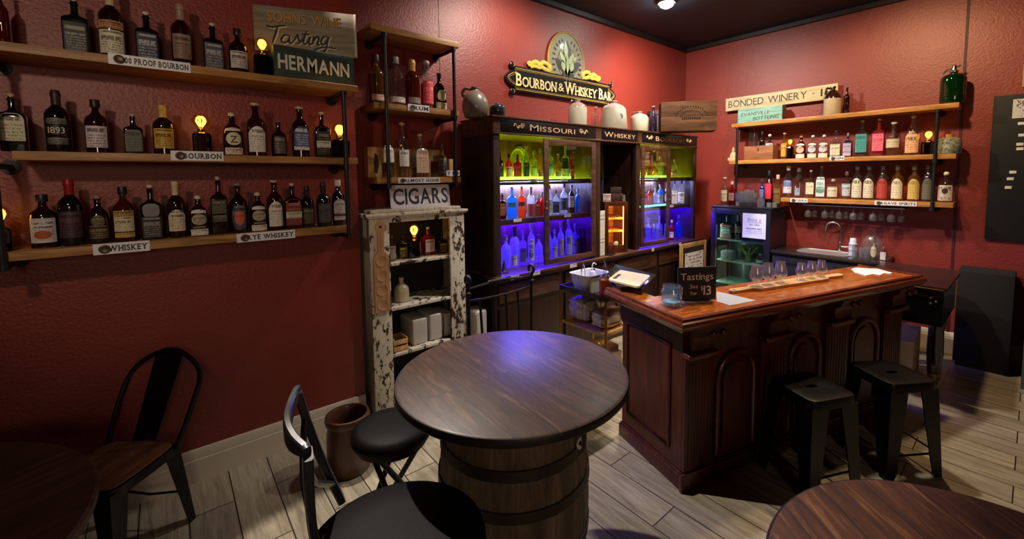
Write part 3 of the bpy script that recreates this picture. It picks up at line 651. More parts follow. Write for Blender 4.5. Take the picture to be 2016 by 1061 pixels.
t = thing('stoneware_jug', 'small cream stoneware bottle on the middle shelf of the white cabinet', 'jug', (q.x, 3.25, cz[1]+.001))
MB().lathe([(w*.92,0),(w,.005),(w,.085),(w*.9,.11),(w*.6,.13),(w*.36,.14),(w*.3,.165),(w*.36,.17),(w*.36,.185),(w*.28,.188)], 24).obj('body', M_STONE, t)
# hanging tasting board
q0, q1 = at_y(754, 502, 3.085), at_y(754, 613, 3.085); q2 = at_y(753, 446, 3.085)
t = thing('tasting_board', 'wooden tasting paddle with round wells hanging on the white cabinet', 'board', (q1.x, 3.078, q1.z))
M_BEECH = wood('beech_board', (150, 108, 72), (186, 142, 100), (204, 164, 122), (8, 8, 1.2), 2.5, .5)
hb, hn, w = q0.z-q1.z, q2.z-q1.z, .056
def arc(cx, cz_, r, a0, a1, n=8): return [(cx+r*math.cos(a0+(a1-a0)*i/n), cz_+r*math.sin(a0+(a1-a0)*i/n)) for i in range(n+1)]
MB().prism([(-w,0),(w,0),(w,hb-.02),(w*.8,hb),(.022,hb+.03),(.02,hn-.06)] + arc(0,hn,.036,-.8,PI+.8,12) + [(-.02,hn-.06),(-.022,hb+.03),(-w*.8,hb),(-w,hb-.02)], 0, .018).obj('paddle', M_BEECH, t, smooth=.3)
for k in range(4):
    MB().lathe([(.0005,.0004),(.034,.0004),(.036,.001),(.040,.0022),(.043,.0012),(.043,0)], 22).xf(Matrix.Rotation(PI/2,4,'X')).obj('well', M_BEECH, t, (0, -.0006, .05+k*(hb-.09)/3))
MB().lathe([(.009,0),(.009,.001)], 14).xf(Matrix.Rotation(PI/2,4,'X')).obj('hanging_hole', M_BLACK, t, (0, -.0002, hn))
# bundles and crate on the lower shelf
M_WRAP = P('shrink_wrapped_paper', (206, 202, 196), .3, 0, .5, bump=.5, bscale=26)
for i, (pa, pb, zt, lb) in enumerate(((806, 836, .205, 'wrapped white paper bundle beside the small slatted crate'), (840, 866, .215, 'wrapped white paper bundle in the middle of the lower cabinet shelf'), (869, 886, .2, 'wrapped white paper bundle against the right stile of the white cabinet'))):
    a, b = at_y(pa, 650, 3.22), at_y(pb, 650, 3.22)
    tag(MB().box(a.x, b.x, 3.16, 3.40, cz[2]+.001, cz[2]+zt, .018, 3).obj('paper_bundle', M_WRAP), lb, 'paper bundle', 'wrapped paper bundles')
tag(MB().box(1.905, 2.035, 3.02, 3.2, .001, .67, .04, 3).obj('paper_bundle', M_WRAP), 'tall white wrapped bundle standing between the white cabinet and the bar-back', 'paper bundle', 'wrapped paper bundles')
a, b = at_y(775, 680, 3.13), at_y(803, 680, 3.13)
t = thing('slatted_crate', 'small slatted wooden crate on the lower shelf of the white cabinet', 'crate', (a.x, 3.125, cz[2]+.001)); W = b.x-a.x
for z in (.004, .055): MB().box(0, W, 0, .008, z, z+.036, .001).obj('slat', M_PINE, t); MB().box(0, W, .15, .158, z, z+.036, .001).obj('slat', M_PINE, t)
mb = MB(); mb.box(0,.01,.0085,.1495,0,.1).box(W-.01,W,.0085,.1495,0,.1).box(.011,W-.011,.0085,.1495,0,.008); mb.obj('crate_end', M_PINE, t, smooth=0)
mb = MB()
for k in range(26): mb.sphere((.024+random.random()*(W-.048), .024+random.random()*.108, .016+random.random()*.04), .0105, n=8)
tag(mb.obj('corks', P('dark_corks', (70,50,36), .8), None, (a.x, 3.125, cz[2]+.003)), 'loose dark corks filling the small slatted crate', 'corks')['kind'] = 'stuff'
# CIGARS sign
a, b = at_y(768, 384, 3.2), at_y(885, 381, 3.2); W = b.x-a.x
t = thing('enamel_sign', 'white CIGARS sign with black letters standing on the white cabinet', 'sign', (a.x, 3.19, 1.5575), 0, None, (math.radians(-6), 0, 0))
def rrect(x0, x1, z0, z1, r, n=5):
    return arc(x1-r, z0+r, r, -PI/2, 0, n)+arc(x1-r, z1-r, r, 0, PI/2, n)+arc(x0+r, z1-r, r, PI/2, PI, n)+arc(x0+r, z0+r, r, PI, 1.5*PI, n)
MB().prism(rrect(0, W, 0, .178, .012), 0, .006).obj('plate', P('white_enamel', (214,212,222), .35), t, smooth=.3)
mb = MB(); mb.prism(rrect(.004, W-.004, .004, .174, .01), -.0008, 0); mb.obj('rim_wear', P('worn_rim', (206,204,212), .5), t, smooth=.3)
lettering(t, 'CIGARS', .022, W-.02, .03, .125, -.001, P('charcoal_letters', (50,50,58), .5), .001, .018, track=.07)

# ================================================================== FLOOR THINGS AT THE LEFT
t = tag(MB().lathe([(.115,0),(.122,.01),(.125,.1),(.122,.24),(.112,.29),(.112,.305),(.126,.31),(.13,.33),(.126,.35),(.112,.352),(.104,.34),(.10,.28),(.104,.02),(.0,.015)], 32, caps=False).obj('stoneware_crock', P('brown_salt_glaze', (86, 50, 34), .4, 0, .3, bump=.2, bscale=30), None, (.772, 2.70, 0), smooth=.8), 'brown stoneware crock on the floor beside the baseboard', 'crock')

# ---- tables
def tabletop_mat(name, ang, a, b, c, rough, coat=.12):
    mt, nt, bs, o = newmat(name)
    v = mapped(nt, (1,1,1), 'Object', (0,0,-ang))
    br = nt.nodes.new('ShaderNodeTexBrick'); br.inputs['Scale'].default_value = 1; br.inputs['Brick Width'].default_value = 3
    br.inputs['Row Height'].default_value = .135; br.inputs['Mortar Size'].default_value = .0016; br.inputs['Mortar Smooth'].default_value = .3
    br.inputs['Color1'].default_value = (.1,.1,.1,1); br.inputs['Color2'].default_value = (.9,.9,.9,1)
    nt.links.new(v, br.inputs['Vector'])
    ad = nt.nodes.new('ShaderNodeVectorMath'); ad.operation = 'MULTIPLY_ADD'; ad.inputs[1].default_value = (5,5,5)
    mp = nt.nodes.new('ShaderNodeMapping'); mp.inputs['Scale'].default_value = (1.6, 13, 1); nt.links.new(v, mp.inputs['Vector'])
    nt.links.new(br.outputs['Color'], ad.inputs[0]); nt.links.new(mp.outputs[0], ad.inputs[2])
    f = noise(nt, ad.outputs[0], 2.0, 6, .62, 1.1); big = noise(nt, v, 4.5, 3)
    col = ramp(nt, f, [(.3, a), (.55, b), (.78, c)])
    mo = nt.nodes.new('ShaderNodeMix'); mo.data_type = 'RGBA'; nt.links.new(br.outputs['Fac'], mo.inputs['Factor'])
    nt.links.new(col, mo.inputs['A']); mo.inputs['B'].default_value = lin((14,9,7)); nt.links.new(mo.outputs['Result'], bs.inputs['Base Color'])
    rr = nt.nodes.new('ShaderNodeMapRange'); rr.inputs['To Min'].default_value = rough-.1; rr.inputs['To Max'].default_value = rough+.16
    nt.links.new(big, rr.inputs['Value']); nt.links.new(rr.outputs[0], bs.inputs['Roughness'])
    bs.inputs['Coat Weight'].default_value = coat; bs.inputs['Coat Roughness'].default_value = .25
    addbump(nt, bs, 0, .12, .003, f); return mt
a, b = at_z(1195, 770, .97), at_z(1270, 810, .97); TANG = math.atan2(b.y-a.y, b.x-a.x)
M_TAB = tabletop_mat('dark_varnished_planks', TANG, (38, 24, 18), (76, 52, 39), (122, 92, 70), .46, .06)
a, b = at_z(1700, 1010, .93), at_z(1640, 950, .93)
M_TAB2 = tabletop_mat('warm_varnished_planks', math.atan2(b.y-a.y, b.x-a.x), (42, 22, 11), (96, 56, 29), (184, 130, 74), .6, .0)
M_TAB3 = tabletop_mat('dim_brown_planks', .4, (46, 30, 18), (78, 52, 32), (112, 78, 46), .5, .0)
M_STAVE = wood('weathered_oak_staves', (58, 46, 34), (92, 76, 58), (122, 104, 82), (9, 9, 1.1), 3, .6, 0, .3)
M_HOOP = P('dull_iron_hoop', (58, 50, 44), .5, .6, bump=.2, bscale=60)
def barrel_r(z, h=.9, r0=.268, r1=.322): return r1-(r1-r0)*((z-h/2)/(h/2))**2
def barrel_table(loc, topz, r, topm, rz, label):
    t = thing('barrel_table', label, 'table', loc, rz); h = topz-.05
    mb = MB(); n = 24
    R = []
    for k in range(13):
        z = h*k/12; rr = barrel_r(z, h); ring = []
        for i in range(n):
            for da, kr in ((-.42, .994), (-.36, 1), (.36, 1), (.42, .994)):
                a = 2*PI*(i+da*1.06)/n; ring.append((rr*kr*math.cos(a), rr*kr*math.sin(a), z))
        R.append(ring)
    mb.rings(R).obj('staves', M_STAVE, t, smooth=.25)
    for z in (.05, .2, .33, h-.36, h-.21, h-.07):
        rr = [(barrel_r(z+dz, h)+o, z+dz) for dz, o in ((-.022,.001),(-.02,.005),(.02,.005),(.022,.001))]
        MB().rings([[(q*math.cos(2*PI*k/48), q*math.sin(2*PI*k/48), zz) for k in range(48)] for q, zz in rr], False).obj('hoop', M_HOOP, t, smooth=1)
    MB().lathe([(r-.03, h+.018), (r-.0045, h+.02), (r-.0045, h+.047), (r-.012, h+.05)], 96).obj('tabletop', topm, t, smooth=.5)
    MB().lathe([(r-.02,h+.014),(r-.002,h+.0145),(r+.002,h+.02),(r+.002,h+.042),(r-.001,h+.0465),(r-.004,h+.0465),(r-.004,h+.0195),(r-.02,h+.0175)], 96, caps=False).obj('rim_band', P('dark_table_rim', (24,19,17), .5), t)
    MB().lathe([(.24,h+.001),(.24,h+.0175)], 48).obj('top_cleat', P('dark_table_rim', (24,19,17), .5), t)
    return t
bt = barrel_table((1.087, 1.428, 0), .97, .485, M_TAB, 0, 'large dark round tabletop on an oak barrel in the middle of the room')
# painted letter and splashes on the barrel, on the side toward the bar
q = Vector((1.087, 1.428, 0)); a0 = math.atan2(-1.428, -1.087)+.98
e = bpy.data.objects.new('painted_mark', None)
zl = at_z(1143, 905, 0); dL = ray(1143, 905); zl = H+dL.z*1.62/math.hypot(dL.x, dL.y)
for z, s_, hh, dw in ((zl, 'S', .075, .02),):
    rr = barrel_r(z, .92)+.001
    o = lettering(bt, s_, -.024, .024, 0, hh, 0, M_CHALKW, .0012, .02, name='painted_letter')
    o.location = (rr*math.cos(a0), rr*math.sin(a0), z); o.rotation_euler = (0, 0, a0+PI/2)
barrel_table((1.165, -.065, 0), .93, .462, M_TAB2, 0, 'round brown plank table cut off at the lower right corner')
t = thing('round_table', 'dim round brown table cut off at the lower left corner', 'table', (-1.009, 2.045, 0))
MB().lathe([(.74,.70),(.77,.704),(.778,.715),(.778,.738),(.77,.748),(.76,.75)], 96).obj('tabletop', M_TAB3, t, smooth=.5)
MB().lathe([(.30,0),(.30,.02),(.06,.05),(.045,.1),(.045,.66),(.2,.69),(.2,.699)], 32).obj('pedestal', M_BLACKM, t)

# ---- metal stools and chairs
def L_leg(ct, cb, sx, sy, wt, wb, th=.004):
    def ring(c, w): return [(c[0]+sx*x, c[1]+sy*y, c[2]) for x, y in ((0,0),(-w,0),(-w,-th),(-th,-th),(-th,-w),(0,-w))]
    rr = [ring(ct, wt)]
    for f in (.5, .92): rr.append(ring([ct[i]+(cb[i]-ct[i])*f for i in range(3)], wt+(wb-wt)*f))
    rr.append(ring(cb, wb*.8)); return MB().rings(rr)
def tolix(loc, rz, hs, label, name='metal_stool', cat='stool', group=None, s=.16, f=.182):
    t = thing(name, label, cat, loc, rz, group); n = 40
    def se(r, e, z, k=1): return [(*sup(r, r*k, e, 2*PI*i/n), z) for i in range(n)]
    hole = [(*sup(.042, .017, 2, 2*PI*i/n), hs-.006) for i in range(n)]
    hole2 = [(p[0], p[1], hs-.012) for p in hole]
    mb = MB().rings([se(s-.012,7,hs), se(s*.55,4,hs-.005), hole, hole2, se(s-.014,7,hs-.008), se(s-.004,7,hs-.055), se(s+.002,7,hs-.055), se(s,7,hs-.012), se(s-.003,7,hs-.003)], True, True)
    mb.obj('seat', M_BLACKM, t, smooth=.8)
    for sx in (-1, 1):
        for sy in (-1, 1):
            L_leg((sx*(s-.004), sy*(s-.004), hs-.045), (sx*f, sy*f, 0), sx, sy, .115, .06).obj('leg', M_BLACKM, t, smooth=.3)
    z = .14; k = s-.004+(f-s+.004)*(1-z/hs)-.012
    mb = MB()
    for p, q in (((-k,-k),(k,-k)),((k,-k),(k,k)),((k,k),(-k,k)),((-k,k),(-k,-k))): mb.cyl((*p,z),(*q,z),.006, n=8)
    mb.obj('foot_rail', M_BLACKM, t)
    return t
feet = [at_z(*p, 0) for p in ((1465,937),(1592,959),(1689,936),(1564,910))]
c1 = sum(feet, Vector())/4-Vector((.286,.958,0))*.038
s1 = tolix((c1.x, c1.y, 0), math.atan2(feet[2].y-feet[1].y, feet[2].x-feet[1].x), .575, 'black metal stool at the bar, nearer the round barrel table', group='bar stools')
feet = [at_z(*p, 0) for p in ((1638,883),(1774,941),(1862,941),(1721,861))]
c2 = sum(feet, Vector())/4
dup(s1, (c2.x, c2.y, 0), math.atan2(feet[2].y-feet[1].y, feet[2].x-feet[1].x)+.12, 'black metal stool at the bar, beside the black piano', 'bar stools')
# left chair with a hoop back and wooden seat
q = [at_z(*p, .45) for p in ((355,868),(205,1000),(200,870))]
back_mid = (at_z(355,868,.45)+at_z(200,868,.45))/2; c = back_mid+Vector((-.11,-.13,0))*.95
ang = math.atan2(q[0].y-at_z(200,868,.45).y, q[0].x-at_z(200,868,.45).x)
t = thing('metal_chair', 'dark metal chair with wooden seat and hoop back by the left wall', 'chair', (c.x, c.y-.02, 0), ang)
hs = .45; s = .18; n = 40
MB().rings([[(*sup(r, r, 6, 2*PI*i/n), z) for i in range(n)] for r, z in ((s-.006,hs-.012),(s,hs-.008),(s,hs-.002),(s-.004,hs))]).obj('wooden_seat', wood('worn_seat_board', (66,40,26), (104,66,42), (134,90,60), (8,1.2,8), 2.5, .45), t)
MB().rings([[(*sup(r, r, 6, 2*PI*i/n), z) for i in range(n)] for r, z in ((s-.012,hs-.013),(s+.006,hs-.013),(s+.008,hs-.055),(s-.01,hs-.055))], True, True).obj('seat_frame', M_BLACKM, t)
for sx in (-1, 1):
    for sy in (-1, 1):
        L_leg((sx*s, sy*s, hs-.03), (sx*.21, sy*.215, 0), sx, sy, .085, .04).obj('leg', M_BLACKM, t, smooth=.3)
mb = MB(); mb.tube([(-.15,-.2,.16),(0,-.19,.15),(.15,-.2,.16)], .006, 8).tube([(-.15,.2,.16),(0,.19,.15),(.15,.2,.16)], .006, 8); mb.obj('cross_brace', M_BLACKM, t)
hz = .855; LE = .19
pts = smooth_pts([(-s, s-.02, hs-.03), (-s-.018, s+LE*.35, hs+.14), (-s-.012, s+LE*.76, hz-.12), (-.11, s+LE*.92, hz-.035), (0, s+LE, hz), (.11, s+LE*.92, hz-.035), (s+.012, s+LE*.76, hz-.12), (s+.018, s+LE*.35, hs+.14), (s, s-.02, hs-.03)], 7)
MB().tube(pts, .0125, 10).obj('back_hoop', M_BLACKM, t)
R = []
for k in range(9):
    f = k/8; w = .076-.016*(1-f); y = s-.005+LE*f; z = hs+(hz-hs-.008)*f
    R.append([(-w, y, z), (0, y+.014, z), (w, y, z), (w, y+.003, z), (0, y+.017, z), (-w, y+.003, z)])
MB().rings(R).obj('back_splat', M_BLACKM, t)
# round black padded stool
t = thing('padded_stool', 'round black padded folding stool under the edge of the barrel table', 'stool', (.772, 1.995, 0))
MB().lathe([(.155,.535),(.182,.54),(.188,.56),(.182,.588),(.15,.602),(.08,.608),(.0005,.609)], 48).obj('cushion', M_SEAT, t, smooth=1)
MB().lathe([(.13,.51),(.165,.512),(.165,.534),(.13,.534)], 40).obj('seat_ring', M_BLACKM, t)
for k, (a0, sg) in enumerate(((.35, 1), (.35, -1), (.35+PI/2, 1), (.35+PI/2, -1))):
    d = Vector((math.cos(a0), math.sin(a0), 0)); o = Vector((-d.y, d.x, 0))*(.07 if k < 2 else .05)*sg
    MB().cyl(d*(.13*sg)+o+Vector((0,0,.51)), d*(-.19*sg)+o+Vector((0,0,.012)), .013).obj('leg', M_BLACKM, t)
MB().torus((0,0,.17), .13, .009, 32).obj('foot_ring', M_BLACKM, t)
# foreground chair with round black seat
t = thing('bistro_chair', 'black chair with round seat and curved cross back in the foreground', 'chair', (.473, 1.218, 0))
C0 = Vector((.473, 1.218, 0))
def at_d(px, py, D):
    d = ray(px, py); k = D/math.hypot(d.x, d.y); return Vector((d.x*k, d.y*k, H+d.z*k))
MB().lathe([(.24,.655),(.265,.66),(.272,.675),(.268,.69),(.25,.698),(.15,.702),(.0005,.703)], 64).obj('seat_pad', M_SEAT, t, smooth=1)
MB().lathe([(.21,.62),(.25,.622),(.25,.654),(.21,.654)], 48).obj('seat_ring', M_BLACKM, t)
fp0, fp1 = at_z(672, 985, .69)-C0, at_d(586, 772, 1.55)-C0
np0, np1 = at_z(628, 1100, .69)-C0, at_d(606, 893, 1.2)-C0
mid = lambda a, b, k, o: a+(b-a)*k+Vector(o)
out = Vector((-.75, -.35, 0))
fpp = smooth_pts([fp0, mid(fp0, fp1, .4, out*.012), mid(fp0, fp1, .75, out*.008), fp1], 6)
npp = smooth_pts([np0, mid(np0, np1, .4, out*.012), mid(np0, np1, .75, out*.008), np1], 6)
def flatbar(pts, side, w, th):
    pts = [Vector(p) for p in pts]; R = []
    for i, p in enumerate(pts):
        tg = (pts[min(i+1, len(pts)-1)]-pts[max(i-1, 0)]).normalized(); u = (side-tg*side.dot(tg)).normalized(); v = tg.cross(u)
        ww = w[i] if isinstance(w, list) else w
        R.append([p+u*a*ww+v*b*th for a, b in ((-1,-.6),(-.8,-1),(.8,-1),(1,-.6),(1,.6),(.8,1),(-.8,1),(-1,.6))])
    return MB().rings(R)
M_CHAIRB = P('worn_black_lacquer', (44, 46, 52), .36, 0, .3)
sideN = (fp1-np1).normalized()
flatbar(fpp, sideN, [.026-.012*abs(i/(len(fpp)-1)-.45) for i in range(len(fpp))], .012).obj('back_post', M_CHAIRB, t)
flatbar(npp, sideN, .024, .012).obj('back_post', M_CHAIRB, t)
cr = smooth_pts([fp1+Vector((0,0,.012)), mid(fp1, np1, .25, out*.04), mid(fp1, np1, .5, out*.055), mid(fp1, np1, .75, out*.04), np1+Vector((0,0,.004))], 6)
flatbar(cr, Vector((0,0,1)), [.008+.022*math.sin(PI*min(1,.06+i/(len(cr)-1)*.88)) for i in range(len(cr))], .010).obj('crest_rail', M_CHAIRB, t)
for a, b in ((mid(fp0, fp1, .16, (0,0,0)), mid(np0, np1, .88, (0,0,0))), (mid(np0, np1, .16, (0,0,0)), mid(fp0, fp1, .84, (0,0,0)))):
    MB().tube(smooth_pts([a, mid(a, b, .5, out*.03), b], 8), .0095, 8).obj('cross_slat', M_CHAIRB, t)
for k in range(4):
    a0 = PI/4+k*PI/2; MB().tube([(.2*math.cos(a0), .2*math.sin(a0), .63), (.24*math.cos(a0), .24*math.sin(a0), .3), (.265*math.cos(a0), .265*math.sin(a0), 0)], [.018,.016,.013], 10).obj('leg', M_CHAIRB, t)
MB().torus((0,0,.22), .235, .009, 36).obj('foot_ring', M_CHAIRB, t)
# wrought iron bar chair behind the barrel table
yb_ = 2.38
A, B = at_y(921, 570, yb_), at_y(1046, 565, yb_); z1 = A.z; W = B.x-A.x
t = thing('iron_chair', 'wrought iron bar chair behind the barrel table with scrolled back', 'chair', ((A.x+B.x)/2, yb_, 0))
M_IRON = P('wrought_iron', (36, 32, 32), .45, .5)
for sg in (-1, 1):
    x = sg*W/2
    MB().tube([(x*.92, -.34+.34, 0), (x*.98, .0, .5), (x, 0, z1)] + [(x+sg*.0+.0*k, -.028*math.sin(k*.55), z1+.03+.028-.03*math.cos(k*.55)) for k in range(1, 11)], .011, 10).obj('back_post', M_IRON, t)
    MB().sphere((x, -.014, z1-.03), .016).obj('rivet_knob', M_IRON, t)
    MB().tube([(x*.98, -.36, .58), (x*1.02, -.38, .35), (x*1.05, -.39, 0)], .011, 10).obj('front_leg', M_IRON, t)
mb = MB(); mb.tube([(-W/2, 0, z1), (-W*.1, .02, z1+.012), (0, .022, z1+.02), (W*.1, .02, z1+.012), (W/2, 0, z1)], .0085, 8)
for dx in (-.06, -.035, .0, .03, .055): mb.sphere((dx-.02, .02, z1+.013), .016, (1.3,1,1))
mb.obj('top_rail', M_IRON, t)
MB().tube(smooth_pts([(-W/2, 0, z1-.075), (-W*.2, .03, z1-.095), (W*.2, .03, z1-.095), (W/2, 0, z1-.07)], 6), .008, 8).obj('lower_rail', M_IRON, t)
for k in range(4):
    x = -W*.3+k*W*.2; MB().cyl((x, .026, z1-.09), (x*.95, 0, .585), .009, n=8).obj('spindle', M_IRON, t)
MB().box(-W/2-.01, W/2+.01, -.38, -.014, .58,.62,.015).obj('seat', M_SEAT, t)
mb = MB(); mb.cyl((-W/2*1.04,-.385,.25),(W/2*1.04,-.385,.25),.008).cyl((-W/2*1.04,-.385,.25),(-W/2*.95,0,.25),.008).cyl((W/2*1.04,-.385,.25),(W/2*.95,0,.25),.008); mb.obj('foot_rail', M_IRON, t)

# ================================================================== THE BAR-BACK CABINET
BX, BY = 2.063, 2.948
t = CABT = thing('back_bar_cabinet', 'long dark wooden back bar lettered MISSOURI WHISKEY BOURBON with lit glass cases', 'cabinet', (BX, BY, 0))
WT, DP, ZT = 3.25, .505, 2.30
MB().box(.02, WT-.02, .03, DP, 0, .898).obj('base', M_CAB, t, smooth=0)
for x0, x1 in ((.05,.78),(.84,1.58),(1.64,2.38),(2.44,3.2)):
    MB().box(x0, x1, .012, .0295, .70, .86, .006).obj('drawer_front', M_CABX, t); MB().box(x0, x1, .012, .0295, .10, .66, .006).obj('base_panel', M_CAB, t)
mb = MB(); mb.box(-.02, WT+.14, -.055, .2, .925, .95, .006).box(-.01, WT+.12, -.035, .15, .899, .9245, .006); mb.obj('ledge', M_CABX, t)
MB().box(.02, WT-.02, .201, DP, .925, .949).obj('case_floor', M_CABIN, t, smooth=0)
for x0, x1 in ((0,.067),(1.242,1.337),(1.944,2.02),(3.19,3.25)):
    MB().box(x0, x1, 0, .05, .9505, 2.147, .004).obj('post', M_CAB, t)
for x0, x1 in ((0,.02),(3.23,3.25)): MB().box(x0, x1, .0505, DP, .9505, 2.147).obj('side_panel', M_CAB, t, smooth=0)
for x0, x1 in ((1.30,1.32),(1.96,1.98)): MB().box(x0, x1, .0505, DP-.02, .9505, 2.147).obj('partition_panel', M_CAB, t, smooth=0)
for x0, x1, m_ in ((.021,1.299,M_CABIN),(1.321,1.959,M_CAB),(1.981,3.229,M_CABIN)): MB().box(x0, x1, DP-.015, DP, .9505, 2.147).obj('back_panel', m_, t, smooth=0)
MB().box(0, WT, -.002, DP, 2.148, 2.284).obj('header', M_CABX, t, smooth=0)
mb = MB(); mb.box(-.012, WT+.012, -.016, DP, 2.2845, ZT, .004); mb.obj('cornice', M_CABX, t)
MB().box(-.008, WT+.008, -.014, -.0025, 2.1485, 2.164, .003).obj('header_moulding', M_CABX, t)
M_LETTER = P('rose_gold_letters', (206, 166, 130), .45, .2); M_PANEL = P('black_sign_panel', (12, 13, 16), .35)
def scroll(mb, cx, cz_, w, sg, r=.004):
    for f, q in ((1, 1), (.62, -.5)):
        pts = [(cx+sg*w*(.5-.5*k/9)*f, 0, cz_+.026*q*math.sin(k*.9)*(1-k/14)) for k in range(10)]
        cx2 = cx+sg*w*0; sp = [(cx2-sg*.014*f+.026*f*math.cos(a)*(1-.09*i), 0, cz_+q*.006+.026*f*math.sin(a)*(1-.09*i)) for i, a in enumerate([PI*.3*j for j in range(9)])]
        mb.tube(smooth_pts(pts, 3), [r*1.5*(1-.7*i/27) for i in range(28)], 6); mb.tube(sp, r*1.1, 6)
for pa, pb, word, la, lb_ in ((986, 1173, 'MISSOURI', 1043, 1131), (1184.6, 1255.5, 'WHISKEY', 1189.5, 1250), (1264.5, 1371, 'BOURBON', 1291, 1346)):
    a, b = at_y(pa, 250, BY-.003).x-BX, min(at_y(pb, 265, BY-.003).x-BX, WT-.004)
    pn = MB().box(a, b, -.006, -.0025, 2.17, 2.276, .001).obj('name_panel', M_PANEL, t)
    c, d = at_y(la, 250, BY-.003).x-BX, at_y(lb_, 265, BY-.003).x-BX
    lettering(pn, word, c, d, 2.197, .056, -.0062, M_LETTER, .002, .004, small=.8, track=.12)
    if word != 'WHISKEY':
        mb = MB(); scroll(mb, c-.10, 2.222, .16, -1); scroll(mb, d+.10, 2.222, .16, 1)
        mb.xf(Matrix.Translation((0, -.0075, 0))); mb.obj('gold_scroll', M_LETTER, pn)
# shelves and light bars
M_LEDG = emis('green_light_bar', (130, 255, 60), 2.0); M_LEDC = emis('ice_blue_light_bar', (166, 172, 255), 130); M_LEDB = emis('blue_light_bar', (58, 10, 255), 185)
M_LEDC2 = emis('ice_blue_edge_light', (120, 195, 255), 1.6); M_LEDG2 = emis('lime_light_bar', (206, 232, 24), 46)
for x0, x1 in ((.0215,1.2985),(1.9815,3.2285)):
    for z in (1.765, 1.41): MB().box(x0, x1, .105, DP-.017, z-.018, z).box(x0, x1, .105, .12, z-.046, z-.0185).obj('shelf', M_CAB, t, smooth=0)
for x0, x1, z0, z1, y0, m_ in ((.08,1.02,1.766,1.792,.107,M_LEDG),(2.0,2.78,1.766,1.792,.107,M_LEDG),(.05,1.27,1.766,1.774,.455,M_LEDG2),(2.0,3.15,1.766,1.774,.455,M_LEDG2),
    (.05,1.28,1.734,1.744,.452,M_LEDC),(2.0,3.0,1.734,1.744,.452,M_LEDC),(2.0,2.72,1.412,1.436,.107,M_LEDC2),
    (.05,1.28,1.378,1.389,.452,M_LEDB),(2.0,3.2,1.378,1.389,.452,M_LEDB)):
    MB().box(x0, x1, y0, y0+.02, z0, z1, .003).obj('light_bar', m_, t)
M_PANE = glass('door_pane', (240, 244, 246), refl=.9)
for x0, x1 in ((.545,1.2415),(2.0205,2.60)):
    d = MB().box(x0, x0+.058, -.022, -.002, .975, 2.135, .003).box(x1-.058, x1, -.022, -.002, .975, 2.135, .003).box(x0+.0585, x1-.0585, -.022, -.002, 2.08, 2.135, .003).box(x0+.0585, x1-.0585, -.022, -.002, .975, 1.025, .003).obj('door', M_CABX, t)
    MB().box(x0+.059, x1-.059, -.013, -.010, 1.026, 2.079).obj('glass_pane', M_PANE, d, smooth=0)
    mb = MB()
    for z in (1.50, 1.56): mb.sphere((x0+.02 if x0 < 1 else x1-.02, -.03, z), .009, n=10)
    mb.obj('knob', M_BRASS, d)
def price_card(px, py, y, label, w=.07):
    p = at_y(px, py, y)
    return p
for px, lb_ in ((1013, 'first white price card on the back bar ledge from the left'), (1055, 'second white price card on the back bar ledge from the left'), (1128, 'white price card on the ledge above the white basket'), (1284, 'white price card on the ledge right of the humidor'), (1337, 'last white price card on the ledge before the framed menu')):
    x = at_y(px, 540, BY-.05).x; w = .045 if px < 1200 else .022
    p = thing('price_card', lb_, 'card', (x, BY-.0545, .93), 0, 'price cards')
    MB().box(-w, w, -.003, 0, -.017, .017).obj('card', printed((226,226,226),(60,60,70),2,.5), p, smooth=0)
for px, z, lb_ in ((1052, 1.757, 'white price card under the green light, left case'), (1112, 1.757, 'white price card under the green light, behind the left door glass'), (1019, 1.402, 'white price card on the middle shelf of the left case'), (1118, 1.402, 'white price card on the middle shelf behind the left door glass'), (1291, 1.757, 'white price card under the green light, right case'), (1323, 1.402, 'white price card on the middle shelf of the right case')):
    x = at_y(px, 380, BY+.10).x
    p = thing('price_card', lb_, 'card', (x, BY+.1055, z), 0, 'price cards')
    MB().box(-.045, .045, -.003, 0, -.016, .012).obj('card', printed((226,226,226),(60,60,70),2,.5), p, smooth=0)
S1, S2, S3 = 1.767, 1.4105, .9505
def row(z, y, items, group, rzm='cam'):
    for it in items:
        px, yt, w, shp, gl, cap, cc, L, d = it[:9]
        bottle(px, yt, w, ('y', y if px < 1320 else 3.115, z), shp, 'bright' if gl == 'clear' else gl, cap, cc, L, d, group, rz=rzm, liquid=it[9] if len(it) > 9 else None)  # clear bottles here take the copy with light in its colour
wl = lab((216,214,210),(90,80,80),6,.4); bl = lab((26,26,30),(120,120,120),5,.4); rl = lab((150,40,40),(220,180,160),5,.4)
G1, G2, G3 = 'bottles in the green-lit cases', 'bottles in the pale blue cases', 'bottles in the deep blue cases'
